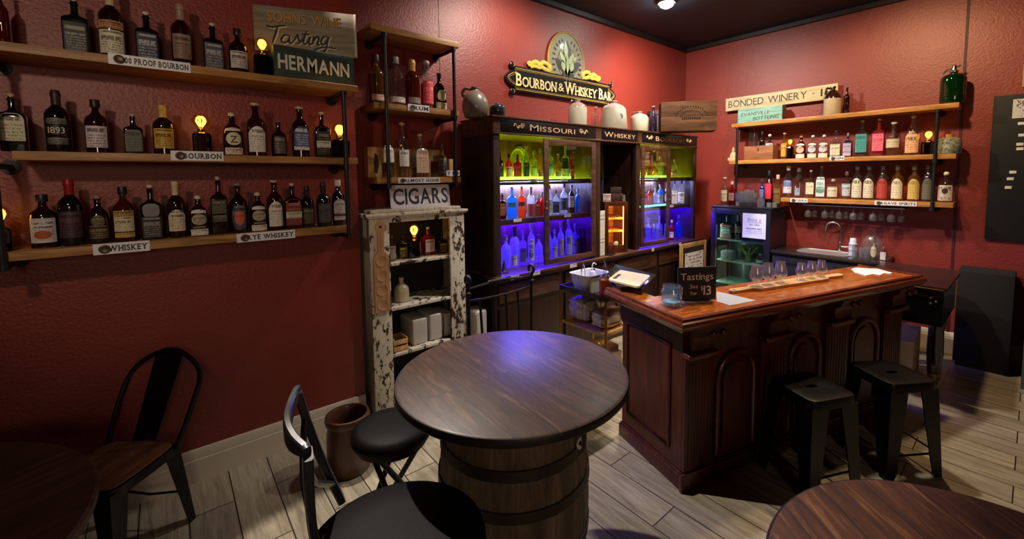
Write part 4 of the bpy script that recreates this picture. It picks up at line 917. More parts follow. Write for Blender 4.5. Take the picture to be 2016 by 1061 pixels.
row(S1, 3.165, [
 (985, 299, 13, 'square', 'redamber', 'screw', (190,60,50), [(.1,.5,.6,'rect',bl)], 'dark red bottle at the left end of the green-lit shelf'),
 (1002, 303, 14, 'round', 'pink', 'screw', (30,30,30), [(.1,.5,1,'rect',lab((226,170,160),(150,60,60),5,.5))], 'pink bottle with black cap, second on the green-lit shelf'),
 (1019, 304, 16, 'square', 'red', 'screw', (24,24,26), [(.08,.55,.6,'rect',lab((196,40,34),(90,20,20),4,.5))], 'square red bottle in front of the round yellow-green decanter'),
 (1036, 288, 13, 'tall', 'yellow', 'cork', (190,150,90), [(.06,.5,1.1,'rect',bl)], 'yellow bottle with a tall black label on the green-lit shelf'),
 (1051, 296, 14, 'round', 'yellow', 'screw', (200,190,120), [(.12,.5,1,'rect',lab((206,200,110),(90,90,40),5,.4))], 'yellow-green bottle with lemon label left of the glass door stile'),
 (1064, 292, 11, 'tall', 'pale', 'screw', (200,190,150), [(.06,.3,1,'rect',rl)], 'pale bottle with red label behind the glass door stile'),
 (1083, 289, 15, 'taper', 'yellow', 'cork', (190,190,160), [(.12,.5,1,'rect',lab((206,210,160),(120,120,80),5,.4))], 'pale green bottle, first behind the left door glass'),
 (1099, 303, 13, 'squat', 'pale', 'cork', (206,190,150), [(.04,.3,1,'rect',lab((206,160,120),(120,60,40),3,.4))], 'squat straw bottle with orange label behind the left door glass'),
 (1113, 287, 14, 'square', 'clear', 'cork', (190,180,150), [(.3,.62,.62,'rect',bl)], 'clear bottle with black label, tallest behind the left door glass'),
 (1126, 303, 9, 'tall', 'red', 'wax', (190,30,30), [(.1,.4,1,'rect',rl)], 'thin red bottle, last behind the left door glass'),
 (1266, 308, 12, 'round', 'yellow', 'screw', (150,150,90), [(.1,.4,1,'rect',lab((150,160,90),(60,60,30),4,.4))], 'olive bottle, first on the green shelf of the right case'),
 (1279, 297, 12, 'tall', 'orange', 'screw', (200,80,50), [(.1,.5,1,'rect',lab((190,90,40),(90,40,20),4,.4))], 'orange bottle on the green shelf of the right case'),
 (1289, 318, 9, 'round', 'pale', 'screw', (180,150,110), [], 'short straw bottle beside the orange one, right case'),
 (1300, 308, 14, 'round', 'yellow', 'screw', (190,190,150), [(.1,.45,.6,'rect',lab((206,206,130),(90,90,50),4,.4))], 'yellow bottle left of the right case door stile'),
 (1316, 318, 10, 'round', 'pink', 'screw', (210,190,180), [], 'small pink bottle half behind the right case door stile'),
 (1328, 314, 12, 'taper', 'clear', 'screw', (200,200,190), [(.1,.4,1,'rect',wl)], 'clear bottle alone at the open end of the green shelf')], G1)
q = at_y(1019, 300, 3.34); t2 = thing('decanter', 'large round yellow-green glass decanter behind the square red bottle', 'decanter', (q.x+.01, 3.325, S1))
MB().lathe([(.045,0),(.055,.01),(.085,.07),(.102,.16),(.092,.24),(.06,.285),(.03,.30),(.03,.315)], 24).obj('glass_body', GLASS['yellow'], t2, smooth=1)
MB().lathe([(.028,.3155),(.036,.318),(.036,.338),(.028,.342)], 16).obj('stopper', tint((40,40,36)), t2)
row(S2, 3.18, [
 (989, 380, 15, 'square', 'redamber', 'cork', (60,50,46), [(.12,.6,.55,'oval',lab((190,90,70),(220,190,170),4,.4))], 'dark bottle with orange round label, left end of the pale blue shelf'),
 (1008, 368, 20, 'square', 'sky', 'cork', (60,60,60), [(.36,.5,.4,'rect',lab((90,160,220),(40,60,80),2,.6))], 'square sky blue bottle'),
 (1027, 367, 16, 'square', 'orange', 'cork', (60,54,50), [(.36,.5,.4,'rect',lab((216,150,120),(120,70,40),2,.6))], 'square peach orange bottle beside the sky blue one'),
 (1045, 368, 16, 'round', 'clear', 'foil', (206,206,206), [], 'clear bottle with red liquid and white foil', (.42, 'red')),
 (1059, 384, 11, 'square', 'red', 'screw', (200,200,200), [(.04,.62,.62,'oval',lab((130,36,44),(206,196,190),5,.35))], 'bottle with dark red oval label left of the door stile'),
 (1067, 378, 9, 'round', 'red', 'screw', (190,190,190), [], 'small red bottle behind the left door stile'),
 (1081, 364, 12, 'tall', 'clear', 'screw', (196,206,216), [(.08,.5,1,'rect',wl)], 'clear bottle with white label, first behind the left door glass, pale blue shelf'),
 (1095, 374, 14, 'square', 'clear', 'screw', (70,70,76), [(.06,.52,.62,'rect',bl)], 'clear square bottle with black label and dark cap, pale blue shelf'),
 (1110, 361, 15, 'taper', 'clear', 'screw', (150,170,190), [(.12,.52,1,'rect',bl)], 'clear bottle with black label, tallest on the pale blue shelf'),
 (1125, 364, 13, 'round', 'dark', 'screw', (190,196,206), [(.2,.6,1,'rect',lab((190,170,160),(90,40,40),3,.5))], 'dark bottle with cream and maroon label on the pale blue shelf'),
 (1137, 372, 10, 'tall', 'sky', 'screw', (150,190,220), [], 'thin sky blue bottle at the right of the pale blue shelf'),
 (1260, 367, 8, 'round', 'black', 'screw', (30,30,34), [], 'thin black bottle, first on the pale blue shelf of the right case'),
 (1269, 373, 12, 'round', 'pink', 'screw', (206,200,200), [(.1,.5,1,'rect',lab((216,130,130),(120,50,50),4,.4))], 'pink bottle on the pale blue shelf of the right case'),
 (1280, 366, 12, 'round', 'red', 'screw', (206,206,206), [(.1,.5,1,'rect',lab((196,90,80),(220,190,180),4,.4))], 'red bottle on the pale blue shelf of the right case'),
 (1290, 370, 11, 'dome', 'clear', 'ball', (190,200,210), [], 'clear domed bottle on the pale blue shelf of the right case'),
 (1300, 363, 12, 'tall', 'sky', 'screw', (170,190,220), [(.1,.5,1,'rect',wl)], 'sky blue bottle with white label, right case'),
 (1313, 360, 10, 'round', 'black', 'screw', (40,40,46), [(.1,.55,1,'oval',wl)], 'dark bottle with oval white label behind the right case door stile'),
 (1328, 355, 12, 'square', 'clear', 'screw', (60,60,66), [(.04,.56,.62,'rect',wl)], 'white-labelled square bottle at the open end of the pale blue shelf'),
 (1341, 355, 14, 'round', 'clear', 'screw', (60,60,66), [(.06,.5,1,'rect',lab((206,206,206),(50,50,56),3,.6))], 'rightmost bottle of the pale blue shelf, white and black label')], G2)
row(S3, 3.16, [
 (996, 464, 20, 'round', 'clear', 'screw', (150,150,170), [], 'clear bottle, left end of the deep blue shelf'),
 (1013, 445, 20, 'tall', 'clear', 'foil', (90,90,110), [(.06,.3,.5,'rect',wl)], 'tall clear bottle with small white label on the deep blue shelf'),
 (1030, 453, 14, 'square', 'clear', 'screw', (190,190,200), [(.1,.5,.6,'rect',lab((150,150,200),(70,70,120),5,.4))], 'square clear bottle with lilac label on the deep blue shelf'),
 (1046, 440, 15, 'tall', 'clear', 'screw', (206,206,210), [(.1,.62,.8,'rect',wl), (.16,.36,.6,'oval',lab((70,90,80),(206,206,206),3,.5),'round_label',.002)], 'bottle with white label and round dark emblem on the deep blue shelf'),
 (1061, 462, 16, 'dome', 'clear', 'screw', (60,60,70), [], 'domed clear bottle with dark cap left of the door stile'),
 (1082, 447, 10, 'round', 'clear', 'screw', (200,200,210), [], 'thin clear bottle, first behind the left door glass, deep blue shelf'),
 (1092, 452, 12, 'round', 'clear', 'screw', (190,190,206), [(.1,.5,1,'rect',wl)], 'small white-labelled bottle behind the left door glass, deep blue shelf'),
 (1104, 437, 14, 'round', 'clear', 'screw', (206,206,216), [(.1,.55,1,'rect',lab((196,170,170),(120,90,90),5,.3))], 'bottle with rose label on the deep blue shelf'),
 (1120, 430, 15, 'tall', 'clear', 'screw', (206,206,216), [(.08,.56,1,'rect',wl), (.42,.54,.5,'oval',lab((50,50,56),(206,206,206),2,.4),'round_label',.002)], 'tall bottle with white label and round emblem behind the left door glass'),
 (1132, 440, 10, 'round', 'clear', 'screw', (200,200,210), [(.1,.5,1,'rect',wl)], 'white-labelled bottle second from the right of the deep blue shelf'),
 (1141, 450, 11, 'round', 'black', 'screw', (40,30,30), [(.1,.55,1,'rect',lab((90,50,40),(50,24,20),4,.5))], 'dark brown bottle, last on the deep blue shelf of the left case'),
 (1276, 430, 12, 'tall', 'clear', 'screw', (190,190,220), [], 'tall clear bottle on the deep blue shelf of the right case'),
 (1287, 441, 9, 'round', 'clear', 'screw', (206,206,220), [], 'short clear bottle on the deep blue shelf of the right case'),
 (1298, 425, 13, 'square', 'clear', 'screw', (200,200,210), [(.1,.55,.6,'rect',lab((150,150,200),(70,70,110),4,.4))], 'square bottle with pale label on the deep blue shelf of the right case'),
 (1312, 427, 9, 'round', 'clear', 'screw', (206,206,216), [], 'clear bottle behind the right case door stile, deep blue shelf'),
 (1322, 433, 10, 'round', 'red', 'screw', (200,190,200), [(.1,.4,1,'rect',wl)], 'red bottle with white label on the deep blue shelf of the right case'),
 (1336, 424, 15, 'squat', 'blue', 'screw', (60,60,160), [], 'cobalt blue bottle at the right end of the deep blue shelf')], G3)
q = at_y(1258, 460, 3.12)
for k, (dx, lb_) in enumerate(((-.035, 'left of two small tumblers on the deep blue shelf of the right case'), (.045, 'right of two small tumblers on the deep blue shelf of the right case'))):
    tag(MB().lathe([(.03,0),(.034,.003),(.038,.085),(.035,.085),(.031,.008),(.0005,.006)], 20, caps=False).obj('tumbler', GLASS['clear'], None, (q.x+dx, 3.12, S3+.0005), smooth=.8), lb_, 'glass', 'tumblers in the right case')
q = at_y(994, 516, 3.02)
t2 = thing('figurine', 'small dark pointed figurine in front of the bottles on the deep blue shelf', 'figurine', (q.x, 3.035, S3))
MB().lathe([(.05,0),(.052,.006),(.03,.012),(.022,.02),(.012,.07),(.002,.105)], 20).obj('hat', M_BLACK, t2)
# niche: humidor, boxes, papers
q = at_y(1194, 480, 3.03); W = .27
t2 = thing('humidor', 'small wooden cigar cabinet with glowing glass door in the dark niche', 'humidor', (q.x, 3.06, .9505), -.5)
hh = .56
M_HUM = wood('cherry_humidor', (40,16,8), (72,32,16), (96,48,24), (9,9,1.2), 2.5, .3, .4)
mb = MB(); mb.box(0,.03,.012,.36,0,hh).box(W-.03,W,.012,.36,0,hh).box(.03,W-.03,.012,.36,hh-.03,hh).box(.03,W-.03,.012,.36,0,.06).box(.03,W-.03,.345,.36,.06,hh-.03)
mb.obj('case', M_HUM, t2, smooth=0)
MB().box(.031,W-.031,.338,.344,.061,hh-.031).obj('cedar_back', wood('cedar_tray', (150,92,40), (190,128,64), (210,154,88), (1.2,9,9), 3, .6), t2, smooth=0)
d = MB().box(0,.045,-.012,.011,0,hh,.004).box(W-.045,W,-.012,.011,0,hh,.004).box(.0455,W-.0455,-.012,.011,hh-.045,hh,.004).box(.0455,W-.0455,-.012,.011,0,.085,.004).obj('door', M_HUM, t2)
MB().box(.046,W-.046,-.003,.0,.086,hh-.046).obj('glass_pane', M_PANE, d, smooth=0)
for z in (.22,.36): MB().box(.031,W-.031,.06,.33,z,z+.022).obj('tray', wood('cedar_tray', (150,92,40), (190,128,64), (210,154,88), (1.2,9,9), 3, .6), t2, smooth=0)
MB().box(.032,.04,.02,.03,.09,hh-.06).obj('light_strip', emis('amber_light_strip', (255,170,60), 60), t2); MB().box(W-.04,W-.032,.02,.03,.09,hh-.06).obj('light_strip', MATS['amber_light_strip'], t2)
MB().box(.06,W-.06,.02,.03,hh-.042,hh-.034).obj('light_strip', MATS['amber_light_strip'], t2)
mb = MB()
for k in range(7): mb.cyl((.06+k*(W-.12)/6,.08,.392),(.06+k*(W-.12)/6,.26,.392),.009,n=8)
mb.obj('cigars', P('cigar_brown',(70,38,20),.7), t2)
mb = MB().lathe([(.0005,0),(.026,0),(.028,.003),(.02,.008),(.0005,.008)],20).xf(Matrix.Rotation(PI/2,4,'X')); mb.obj('gauge', P('gauge_white',(206,196,170),.4), t2, (.13,-.0125,.1))
zt = .9505+hh+.001
a = at_y(1194, 395, 3.02)
t2 = tag(MB().box(.02,.16,0,.14,0,.085,.004).obj('gift_box', P('maroon_box',(56,22,22),.5), None, (a.x+.10, 3.06, zt), -.5), 'maroon box lying on the humidor', 'box')
t2 = tag(MB().box(0,.13,0,.1,0,.07,.004).obj('gift_box', P('dark_brown_box',(40,22,18),.5), None, (a.x+.115, 3.06, zt+.0865), -.5), 'dark brown box on top of the maroon box', 'box')
t2 = tag(MB().box(-.045,.045,0,.06,0,.085,.003).obj('card_box', lab((206,190,180),(60,50,50),2,.5), None, (a.x+.055, 3.06, zt), -.5), 'small white card box at the left on the humidor', 'box')
t2 = tag(MB().lathe([(.018,0),(.02,.003),(.018,.05),(.02,.07),(.0005,.07)],16).obj('shaker_cup', P('pewter',(170,160,150),.35,.7), None, (a.x+.235, 2.975, zt)), 'small pewter cup at the right on the humidor', 'cup')
for k, (za, zb, lb_) in enumerate(((1.175, 1.43, 'upper of two white paper sheets beside the humidor'), (.955, 1.172, 'lower of two white paper sheets beside the humidor'))):
    a, b = at_y(1179, 450, 2.965), at_y(1191, 450, 2.965)
    tag(MB().box(a.x, b.x, 2.966, 2.97, za, zb).obj('paper_sheet', lab((214,212,206),(110,110,110),9,.35)), lb_, 'paper', 'papers beside the humidor')
a = at_y(1192, 494, 2.93); tag(MB().box(-.09,.05,-.04,.06,0,.006,.002).obj('phone', P('black_slab',(20,20,24),.2), None, (a.x+.13, 2.96, .9525), .3), 'small dark flat device lying on the ledge before the humidor', 'device')
# ---- things on top of the cabinet
def on_top(px, py): return at_z(px, py, ZT)
def place(px, yt, y, z):
    a = at_y(px, yt, y); return a.x, a.z-z
x, h = place(935, 172, 3.20, ZT); w = .115
t2 = thing('stoneware_jug', 'grey-brown jug with a loop handle on the left end of the back bar', 'jug', (x, 3.20, ZT+.0005), -1.0)
M_JUG = P('grey_brown_stoneware', (120, 112, 98), .35, 0, .3, bump=.15, bscale=20)
MB().lathe([(w*.75,0),(w*.82,.008),(w*.97,h*.25),(w,h*.42),(w*.92,h*.6),(w*.66,h*.78),(w*.36,h*.87),(w*.26,h*.9),(w*.25,h*.95),(w*.32,h*.965),(w*.32,h*.995),(w*.2,h)], 32).obj('body', M_JUG, t2, smooth=1)
MB().tube(smooth_pts([(-w*.28,0,h*.93),(-w*.75,0,h*.98),(-w*1.0,0,h*.88),(-w*.98,0,h*.74),(-w*.72,0,h*.72)],6), .013, 10).obj('handle', M_JUG, t2)
x, h = place(972, 203, 3.06, ZT); w = .07
t2 = thing('glazed_jar', 'small dark glazed jar beside the grey-brown jug', 'jar', (x+.03, 3.05, ZT+.0005))
M_DG = P('dark_blue_glaze', (44, 52, 60), .18, 0, .6)
MB().lathe([(w*.8,0),(w*.95,.008),(w,h*.5),(w*.98,h*.72),(w*.8,h*.86),(w*.5,h*.9)], 28).obj('body', M_DG, t2, smooth=1)
MB().lathe([(w*.3,h*.9),(w*.34,h*.93),(w*.3,h*.99),(w*.2,h)], 18).obj('stopper', M_BLACK, t2)
def whitejug(px, yt, y, w, lb_, base=.96, mark=False):
    x, h = place(px, yt, y, ZT)
    t2 = thing('stoneware_jug', lb_, 'jug', (x, y, ZT+.0005), -.6, 'white stoneware jugs on the back bar')
    MB().lathe([(w*base*.97,0),(w*base,.006),(w,h*.66),(w*.99,h*.7)], 32).obj('body', P('white_stoneware', (168,164,144), .35, 0, .3), t2, smooth=1)
    MB().lathe([(w*.99,h*.702),(w*.97,h*.73),(w*.8,h*.82),(w*.45,h*.89),(w*.26,h*.92),(w*.25,h*.96),(w*.31,h*.97),(w*.3,h)], 32).obj('glazed_shoulder', P('mauve_glaze', (150,124,116), .16, 0, .7), t2, smooth=1)
    MB().tube(smooth_pts([(-w*.26,0,h*.95),(-w*.6,0,h*.97),(-w*.75,0,h*.87),(-w*.7,0,h*.80)],5), .009, 8).obj('handle', P('brown_glaze',(70,44,36),.2,0,.5), t2)
    if mark: MB().lathe([(.03,0),(.034,0),(.034,.0015),(.03,.0015)],20).xf(Matrix.Rotation(PI/2,4,'X')).obj('blue_stamp', P('blue_stamp',(80,90,110),.5), t2, (w*.55*math.sin(.45), -w*1.0*math.cos(.1), h*.42))
whitejug(1137, 197, 3.16, .098, 'white stoneware jug, leftmost of three on the back bar'); whitejug(1208, 199, 3.13, .138, 'large tapered white stoneware jug with blue stamp', 1.14, True); whitejug(1259, 220, 3.14, .108, 'small white stoneware jug beside the grey bottle')
TB = ('y', 3.10, ZT)
bottle(1172, 211, 17, TB, 'round', 'clear', 'cork', (200,170,180), [], 'small clear pinkish bottle between two white jugs', 'old bottles on the back bar')
bottle(1286, 209, 15, TB, 'tall', 'grey', 'cork', (120,110,120), [], 'slim grey-violet bottle in front of the dark bucket', 'old bottles on the back bar')
x, h = place(1292, 206, 3.34, ZT); t2 = thing('wooden_bucket', 'dark bucket behind the grey bottle and the crate', 'bucket', (x, 3.325, ZT+.0005))
MB().lathe([(.105,0),(.11,.005),(.125,.33),(.115,.33),(.10,.012),(.0005,.012)], 28, caps=False).obj('body', P('dark_bucket',(60,46,46),.6), t2, smooth=.5)
for z in (.06,.28): MB().torus((0,0,z), .113+.012*(z-.06)/.25, .005, 32, 6).obj('band', M_IRON, t2)
A_ = on_top(1301, 259); ang = YAW-PI/2+.0
dD = math.hypot(A_.x, A_.y); B_ = at_d(1411, 258, dD*1.02); W = math.hypot(B_.x-A_.x, B_.y-A_.y); ang = math.atan2(B_.y-A_.y, B_.x-A_.x)
top = at_d(1303, 201, dD).z; hc = top-ZT
t2 = thing('wooden_crate', 'old wooden crate with a faded arched stamp on the right end of the back bar', 'crate', (A_.x, A_.y, ZT+.0005), ang)
M_CRATE = wood('grey_brown_crate', (40,24,13), (64,41,23), (86,59,35), (1.2,9,9), 2.6, .75, 0, .3, .6, .12)
MB().box(0,W,0,.016,0,hc*.49,.002).obj('front_plank', M_CRATE, t2); MB().box(0,W,0,.016,hc*.495,hc,.002).obj('front_plank', M_CRATE, t2)
mb = MB().box(0,.02,.0165,.25,0,hc).box(W-.02,W,.0165,.25,0,hc).box(.02,W-.02,.235,.25,0,hc).box(.02,W-.02,.0165,.235,0,.014); mb.obj('crate_body', M_CRATE, t2, smooth=0)
M_STAMP = P('faded_stamp_ink', (22,14,10), .85, spec=.1)
mb = MB()
for r0 in (.42, .30):
    for k in range(16):
        a0 = PI*(.12+.76*k/15); cx, cz_ = W*.55+W*.30*(r0/.42)*math.cos(a0), hc*.36+hc*.46*(r0/.42)*math.sin(a0); s_ = .013 if r0 > .4 else .009
        mb.prism([(cx-s_*math.sin(a0)*.5-.003, cz_-s_), (cx+.004, cz_-s_*.6), (cx+s_*.5, cz_+s_), (cx-.002, cz_+s_*.7)], -.001, 0)
for k in range(10): mb.box(W*.38+k*W*.034, W*.38+k*W*.034+W*.022, -.001, 0, hc*.38, hc*.47)
mb.obj('faded_stamp', M_STAMP, t2, smooth=0)

# ================================================================== SIGN ON THE BACK WALL
ys = YB-.03
aL, aR = at_y(1009, 127.6, ys), at_y(1209, 166, ys)
x0, x1 = at_y(1007, 155, ys).x, at_y(1204, 187, ys).x; W = x1-x0; xc = (x0+x1)/2; zc = (at_y(1009,155,ys).z+at_y(1204,187,ys).z)/2; hh = .125
t2 = thing('wall_sign', 'black and gold BOURBON & WHISKEY BAR sign with oval emblem on the back wall', 'sign', (xc, ys, zc))
hw = W/2
def plate(k, e):
    w_, h_ = hw-k, hh-k; r = .05
    return ([(-w_, -h_+r*1.0), (-w_+.03, -h_+.045), (-w_+.03, -h_), (w_-.03, -h_), (w_-.03, -h_+.045), (w_, -h_+r)]
     + [(w_+(.075-k*.3)*math.sin(PI*i/8), -h_+r+(2*h_-2*r)*i/8) for i in range(1,8)]
     + [(w_, h_-r), (w_-.03, h_-.045), (w_-.03, h_), (-w_+.03, h_), (-w_+.03, h_-.045), (-w_, h_-r)]
     + [(-w_-(.075-k*.3)*math.sin(PI*i/8), h_-r-(2*h_-2*r)*i/8) for i in range(1,8)])
MB().prism(plate(0,0), 0, .025).obj('plate', P('sign_black', (16,15,17), .3, 0, .3), t2, smooth=.3)
for k, r_ in ((.022,.0042),(.036,.002)):
    mb = MB(); mb.tube([(x, -.002, z) for x, z in plate(k,0)], r_, 6, True); mb.obj('gold_line', M_GOLD, t2)
mb = MB()
for sx in (-1,1):
    for sz in (-1,1): mb.lathe([(.022,0),(.03,.003),(.03,.02),(.0005,.02)],18).bm; 
mb = MB()
for sx in (-1,1):
    for sz in (-1,1): mb.sphere((sx*(hw-.012), .004, sz*(hh+.004)), .034, (1,.4,1))
mb.obj('corner_scroll', MATS['sign_black'], t2)
mb = MB()
for sx in (-1,1):
    for sz in (-1,1): mb.tube([(sx*(hw-.012)+.017*math.cos(a), -.0115, sz*(hh+.004)+.017*math.sin(a)) for a in [-1.2+.3*i for i in range(9)]], .0035, 6)
mb.obj('corner_scroll_line', M_GOLD, t2)
SG = P('sign_gold_letters', (236, 214, 150), .42, .1)
LW = [at_y(p, 165, ys).x-xc for p in (1016, 1095, 1099, 1110, 1112, 1174, 1179, 1203)]
cap = .125
lettering(t2, 'BOURBON', LW[0], LW[1], -.066, cap, -.001, SG, .006, .016, serif=True, small=.8, track=.06)
lettering(t2, '&', LW[2], LW[3], -.05, cap*.72, -.001, SG, .006, 0)
lettering(t2, 'WHISKEY', LW[4], LW[5], -.066, cap, -.001, SG, .006, .016, serif=True, small=.8, track=.06)
lettering(t2, 'BAR', LW[6], LW[7], -.066, cap, -.001, SG, .006, .016, serif=True, small=.8, track=.06)
oc = at_y(1116.5, 110, ys); ox = at_y(1117, 110, ys).x-xc; ow = (at_y(1152.4,130,ys).x-at_y(1081.7,115,ys).x)/2; ot = at_y(1110,61,ys).z-zc; ob = hh-.17; oz = (ot+ob)/2-.01; oh = ot-oz
ell = lambda k, y, n=48: [(ox+ow*k*math.cos(2*PI*i/n), y, oz+oh*k*math.sin(2*PI*i/n)) for i in range(n)]
em = MB().rings([ell(.97,.026), ell(.97,-.002), ell(.8,-.008), ell(.4,-.013), ell(.05,-.014)]).obj('emblem', P('emblem_sage', (142,138,108), .5, 0, .35), t2, (0,.015,0), smooth=1)
mb = MB(); mb.tube(ell(.985, -.001), .0105, 8, True); mb.obj('emblem_rim', M_GOLD, em)
mb = MB(); mb.tube(ell(.52, -.0125), .0025, 6, True); mb.obj('emblem_line', P('emblem_dark',(40,42,34),.5), em)
mb = MB(); n = 22
for i in range(n):
    a0 = PI*(1.28-1.56*i/(n-1)); 
    if abs(math.sin(a0)) > .985: continue
    cx, cz_ = ox+ow*.74*math.cos(a0), oz+oh*.74*math.sin(a0)
    mb.box(-.008,.008,-.0135,-.009,-.018,.018, M=Matrix.Translation((cx,0,cz_)) @ Matrix.Rotation(PI/2-a0 if False else (a0-PI/2)*-1,4,'Y')).box(-.004,.012,-.0135,-.009,.002,.006, M=Matrix.Translation((cx,0,cz_)) @ Matrix.Rotation(-(a0-PI/2),4,'Y'))
mb.obj('emblem_ring_marks', MATS['emblem_dark'], em, smooth=0)
def leafpoly(cx, cz_, L, w, ang):
    c, s_ = math.cos(ang), math.sin(ang); pts = [(0,0),(w*.7,L*.25),(w,L*.5),(w*.6,L*.8),(0,L),(-w*.5,L*.82),(-w,L*.55),(-w*.75,L*.25)]
    return [(cx+x*c-z*s_, cz_+x*s_+z*c) for x, z in pts]
for nm, mt_, items, y_ in (('emblem_leaf_shade', MATS['emblem_dark'], ((0,-.16,.40,.075,0),(-.02,-.1,.2,.05,.9),(.03,-.1,.22,.05,-.9),(0,-.2,.16,.06,.25),(.02,-.2,.16,.06,-.3)), -.0138),
    ('emblem_leaves', P('emblem_pale_green',(176,196,140),.4), ((-.01,.03,.21,.032,.12),(.015,-.02,.17,.03,-.55),(-.03,-.02,.15,.03,.6),(-.045,-.10,.13,.032,.25),(.05,-.09,.12,.034,-.3),(.0,-.12,.2,.022,-.05),(.075,.03,.09,.022,-.9)), -.0155)):
    mb = MB()
    for it in items: mb.prism(leafpoly(ox+it[0], oz+it[1], it[2], it[3], it[4]), y_-.002, y_+.004)
    mb.obj(nm, mt_, em, smooth=0)
mb = MB()
for k in range(7): mb.tube([(ox+.0, -.0155, oz-.12), (ox+(k-3)*.022, -.0155, oz-.21+abs(k-3)*.008)], .003, 6)
mb.obj('emblem_roots', MATS['emblem_dark'], em)
for sg in (-1, 1):
    mb = MB(); b0 = ox+sg*ow*.86; zb = hh+.006
    for pts, r_ in (([(0,.015),(.05,.075),(.12,.085),(.17,.05),(.21,.075),(.27,.06),(.31,.02)], .022), ([(.02,.01),(.08,.02),(.14,.035),(.19,.015)], .02), ([(.31,.02),(.335,.045),(.31,.062),(.29,.045)], .012), ([(.02,.085),(.0,.055),(.03,.04),(.05,.06)], .013), ([(.18,.02),(.24,.03),(.30,.012)], .016)):
        p = smooth_pts([(b0+sg*x*.94, .0, zb+z) for x, z in pts], 5); n_ = len(p); mb.tube(p, [r_*(.45+.75*math.sin(PI*(.12+.8*i/n_))) for i in range(n_)], 8)
    mb.xf(Matrix.Scale(.4,4,(0,1,0))); mb.xf(Matrix.Translation((0,.008,0))); mb.obj('gold_scrollwork', P('bright_gold_scroll', (214,184,70), .4, .15), t2)

# ================================================================== THE BAR
TH = math.radians(-16.6); BO = Vector((2.111, 1.233, 0)); E1 = Vector((math.cos(TH), math.sin(TH), 0)); E2 = Vector((-E1.y, E1.x, 0))
def bl_(px, py, z): w = at_z(px, py, z)-BO; return w.dot(E1), w.dot(E2)
t = thing('bar_counter', 'carved dark mahogany bar with orange varnished top and arched panels', 'bar', BO, TH)
ZB = 1.03
MB().prismz([(-.04,-.045),(2.22,-.035),(2.22,.36),(.10,.36),(.10,.655),(-.04,.655)], ZB-.03, ZB).obj('bar_top', M_BARTOP, t, smooth=0)
R = []
for dx, dy, px_, py_ in ((1,0,-.085,.66),(1,1,-.09,-.095),(-1,1,2.27,-.085),(-1,0,2.27,.365)):
    R.append([(px_+dx*d, py_+dy*d, z) for d, z in ((.012,.968),(.0,.985),(-.004,1.0),(.004,1.016),(.014,1.022),(.018,1.036),(.034,1.042),(.048,1.036),(.0495,1.0),(.0495,.968))])
MB().rings(R).obj('edge_rail', M_BAREDGE, t, smooth=.5)
MB().box(.065, 2.14, .065, .34, .0, .967).box(.065, .17, .341, .585, 0, .967).obj('carcass', M_MAHOG, t, smooth=0)
MB().box(.03, 2.17, .03, .0645, .0, .967).obj('front_panel', M_MAHOG, t, smooth=0)
MB().box(.03, .0645, .065, .60, .0, .967).obj('end_panel', M_MAHOG, t, smooth=0)
pil = ((.03,.24),(.64,.875),(1.265,1.505),(1.935,2.165))
mb = MB(); mb.box(.012, 2.185, .012, .0295, .0, .085, .005).box(.012, .0295, .03, .615, 0, .085, .005); mb.box(.02, 2.178, .02, .0295, .0855, .10, .004).box(.02,.0295,.03,.608,.0855,.10,.004); mb.obj('plinth', M_MAHOG, t)
for a, b in pil:
    MB().box(a-.03 if a > .1 else 0, b-.03 if a < .1 else b+.015, -.008, .0115, 0, .105, .007).obj('pilaster_foot', M_MAHOGX, t)
    mb = MB().box(a, b, .004, .0295, .106, .775, .004)
    for k in range(7): mb.box(a+.03+k*(b-a-.06)/6-.005, a+.03+k*(b-a-.06)/6+.005, .0015, .004, .14, .74, .001)
    mb.obj('pilaster', M_MAHOG, t)
    MB().box(a-.008, b+.008, -.038, .029, .7755, .808, .012, 3).obj('pilaster_cap', M_MAHOGX, t)
    prof = [(.029,.809),(-.012,.809),(-.03,.835),(-.022,.87),(-.03,.9),(-.062,.925),(-.078,.966),(.029,.966)]
    mb = MB(); A = [[(x, y, z) for y, z in prof] for x in (a+.03, b-.03)]; mb.rings(A); mb.obj('corbel', M_MAHOG, t, smooth=.6)
    for x in (b-.085, b-.01): MB().sphere((x, -.066, .925), .021).obj('rosette', M_MAHOGX, t)
for c, hw in ((.44,.15),(1.07,.15),(1.72,.16)):
    pts = [(c-hw, .02, .14)] + [(c-hw*math.cos(PI*i/20), .02, .59+hw*math.sin(PI*i/20)) for i in range(21)] + [(c+hw, .02, .14)]
    MB().tube(pts, .017, 10).obj('arch_moulding', M_MAHOGX, t)
    MB().prism([(c-hw+.045,.16)] + [(c-(hw-.045)*math.cos(PI*i/16), .58+(hw-.045)*math.sin(PI*i/16)) for i in range(17)] + [(c+hw-.045,.16)], .016, .0295).obj('raised_panel', M_MAHOG, t, smooth=.3)
MB().tube([(.026,.13,.2),(.026,.13,.82),(.026,.54,.82),(.026,.54,.2)], .011, 8, True).obj('panel_moulding', M_MAHOGX, t)
prof = [(.60,.967),(.665,.967),(.66,.93),(.635,.90),(.655,.86),(.63,.82),(.60,.79)]
mb = MB(); mb.rings([[(x, y, z) for y, z in prof] for x in (.035,.10)]); mb.obj('end_bracket', M_MAHOG, t, smooth=.6)
ZS = ZB+.0006
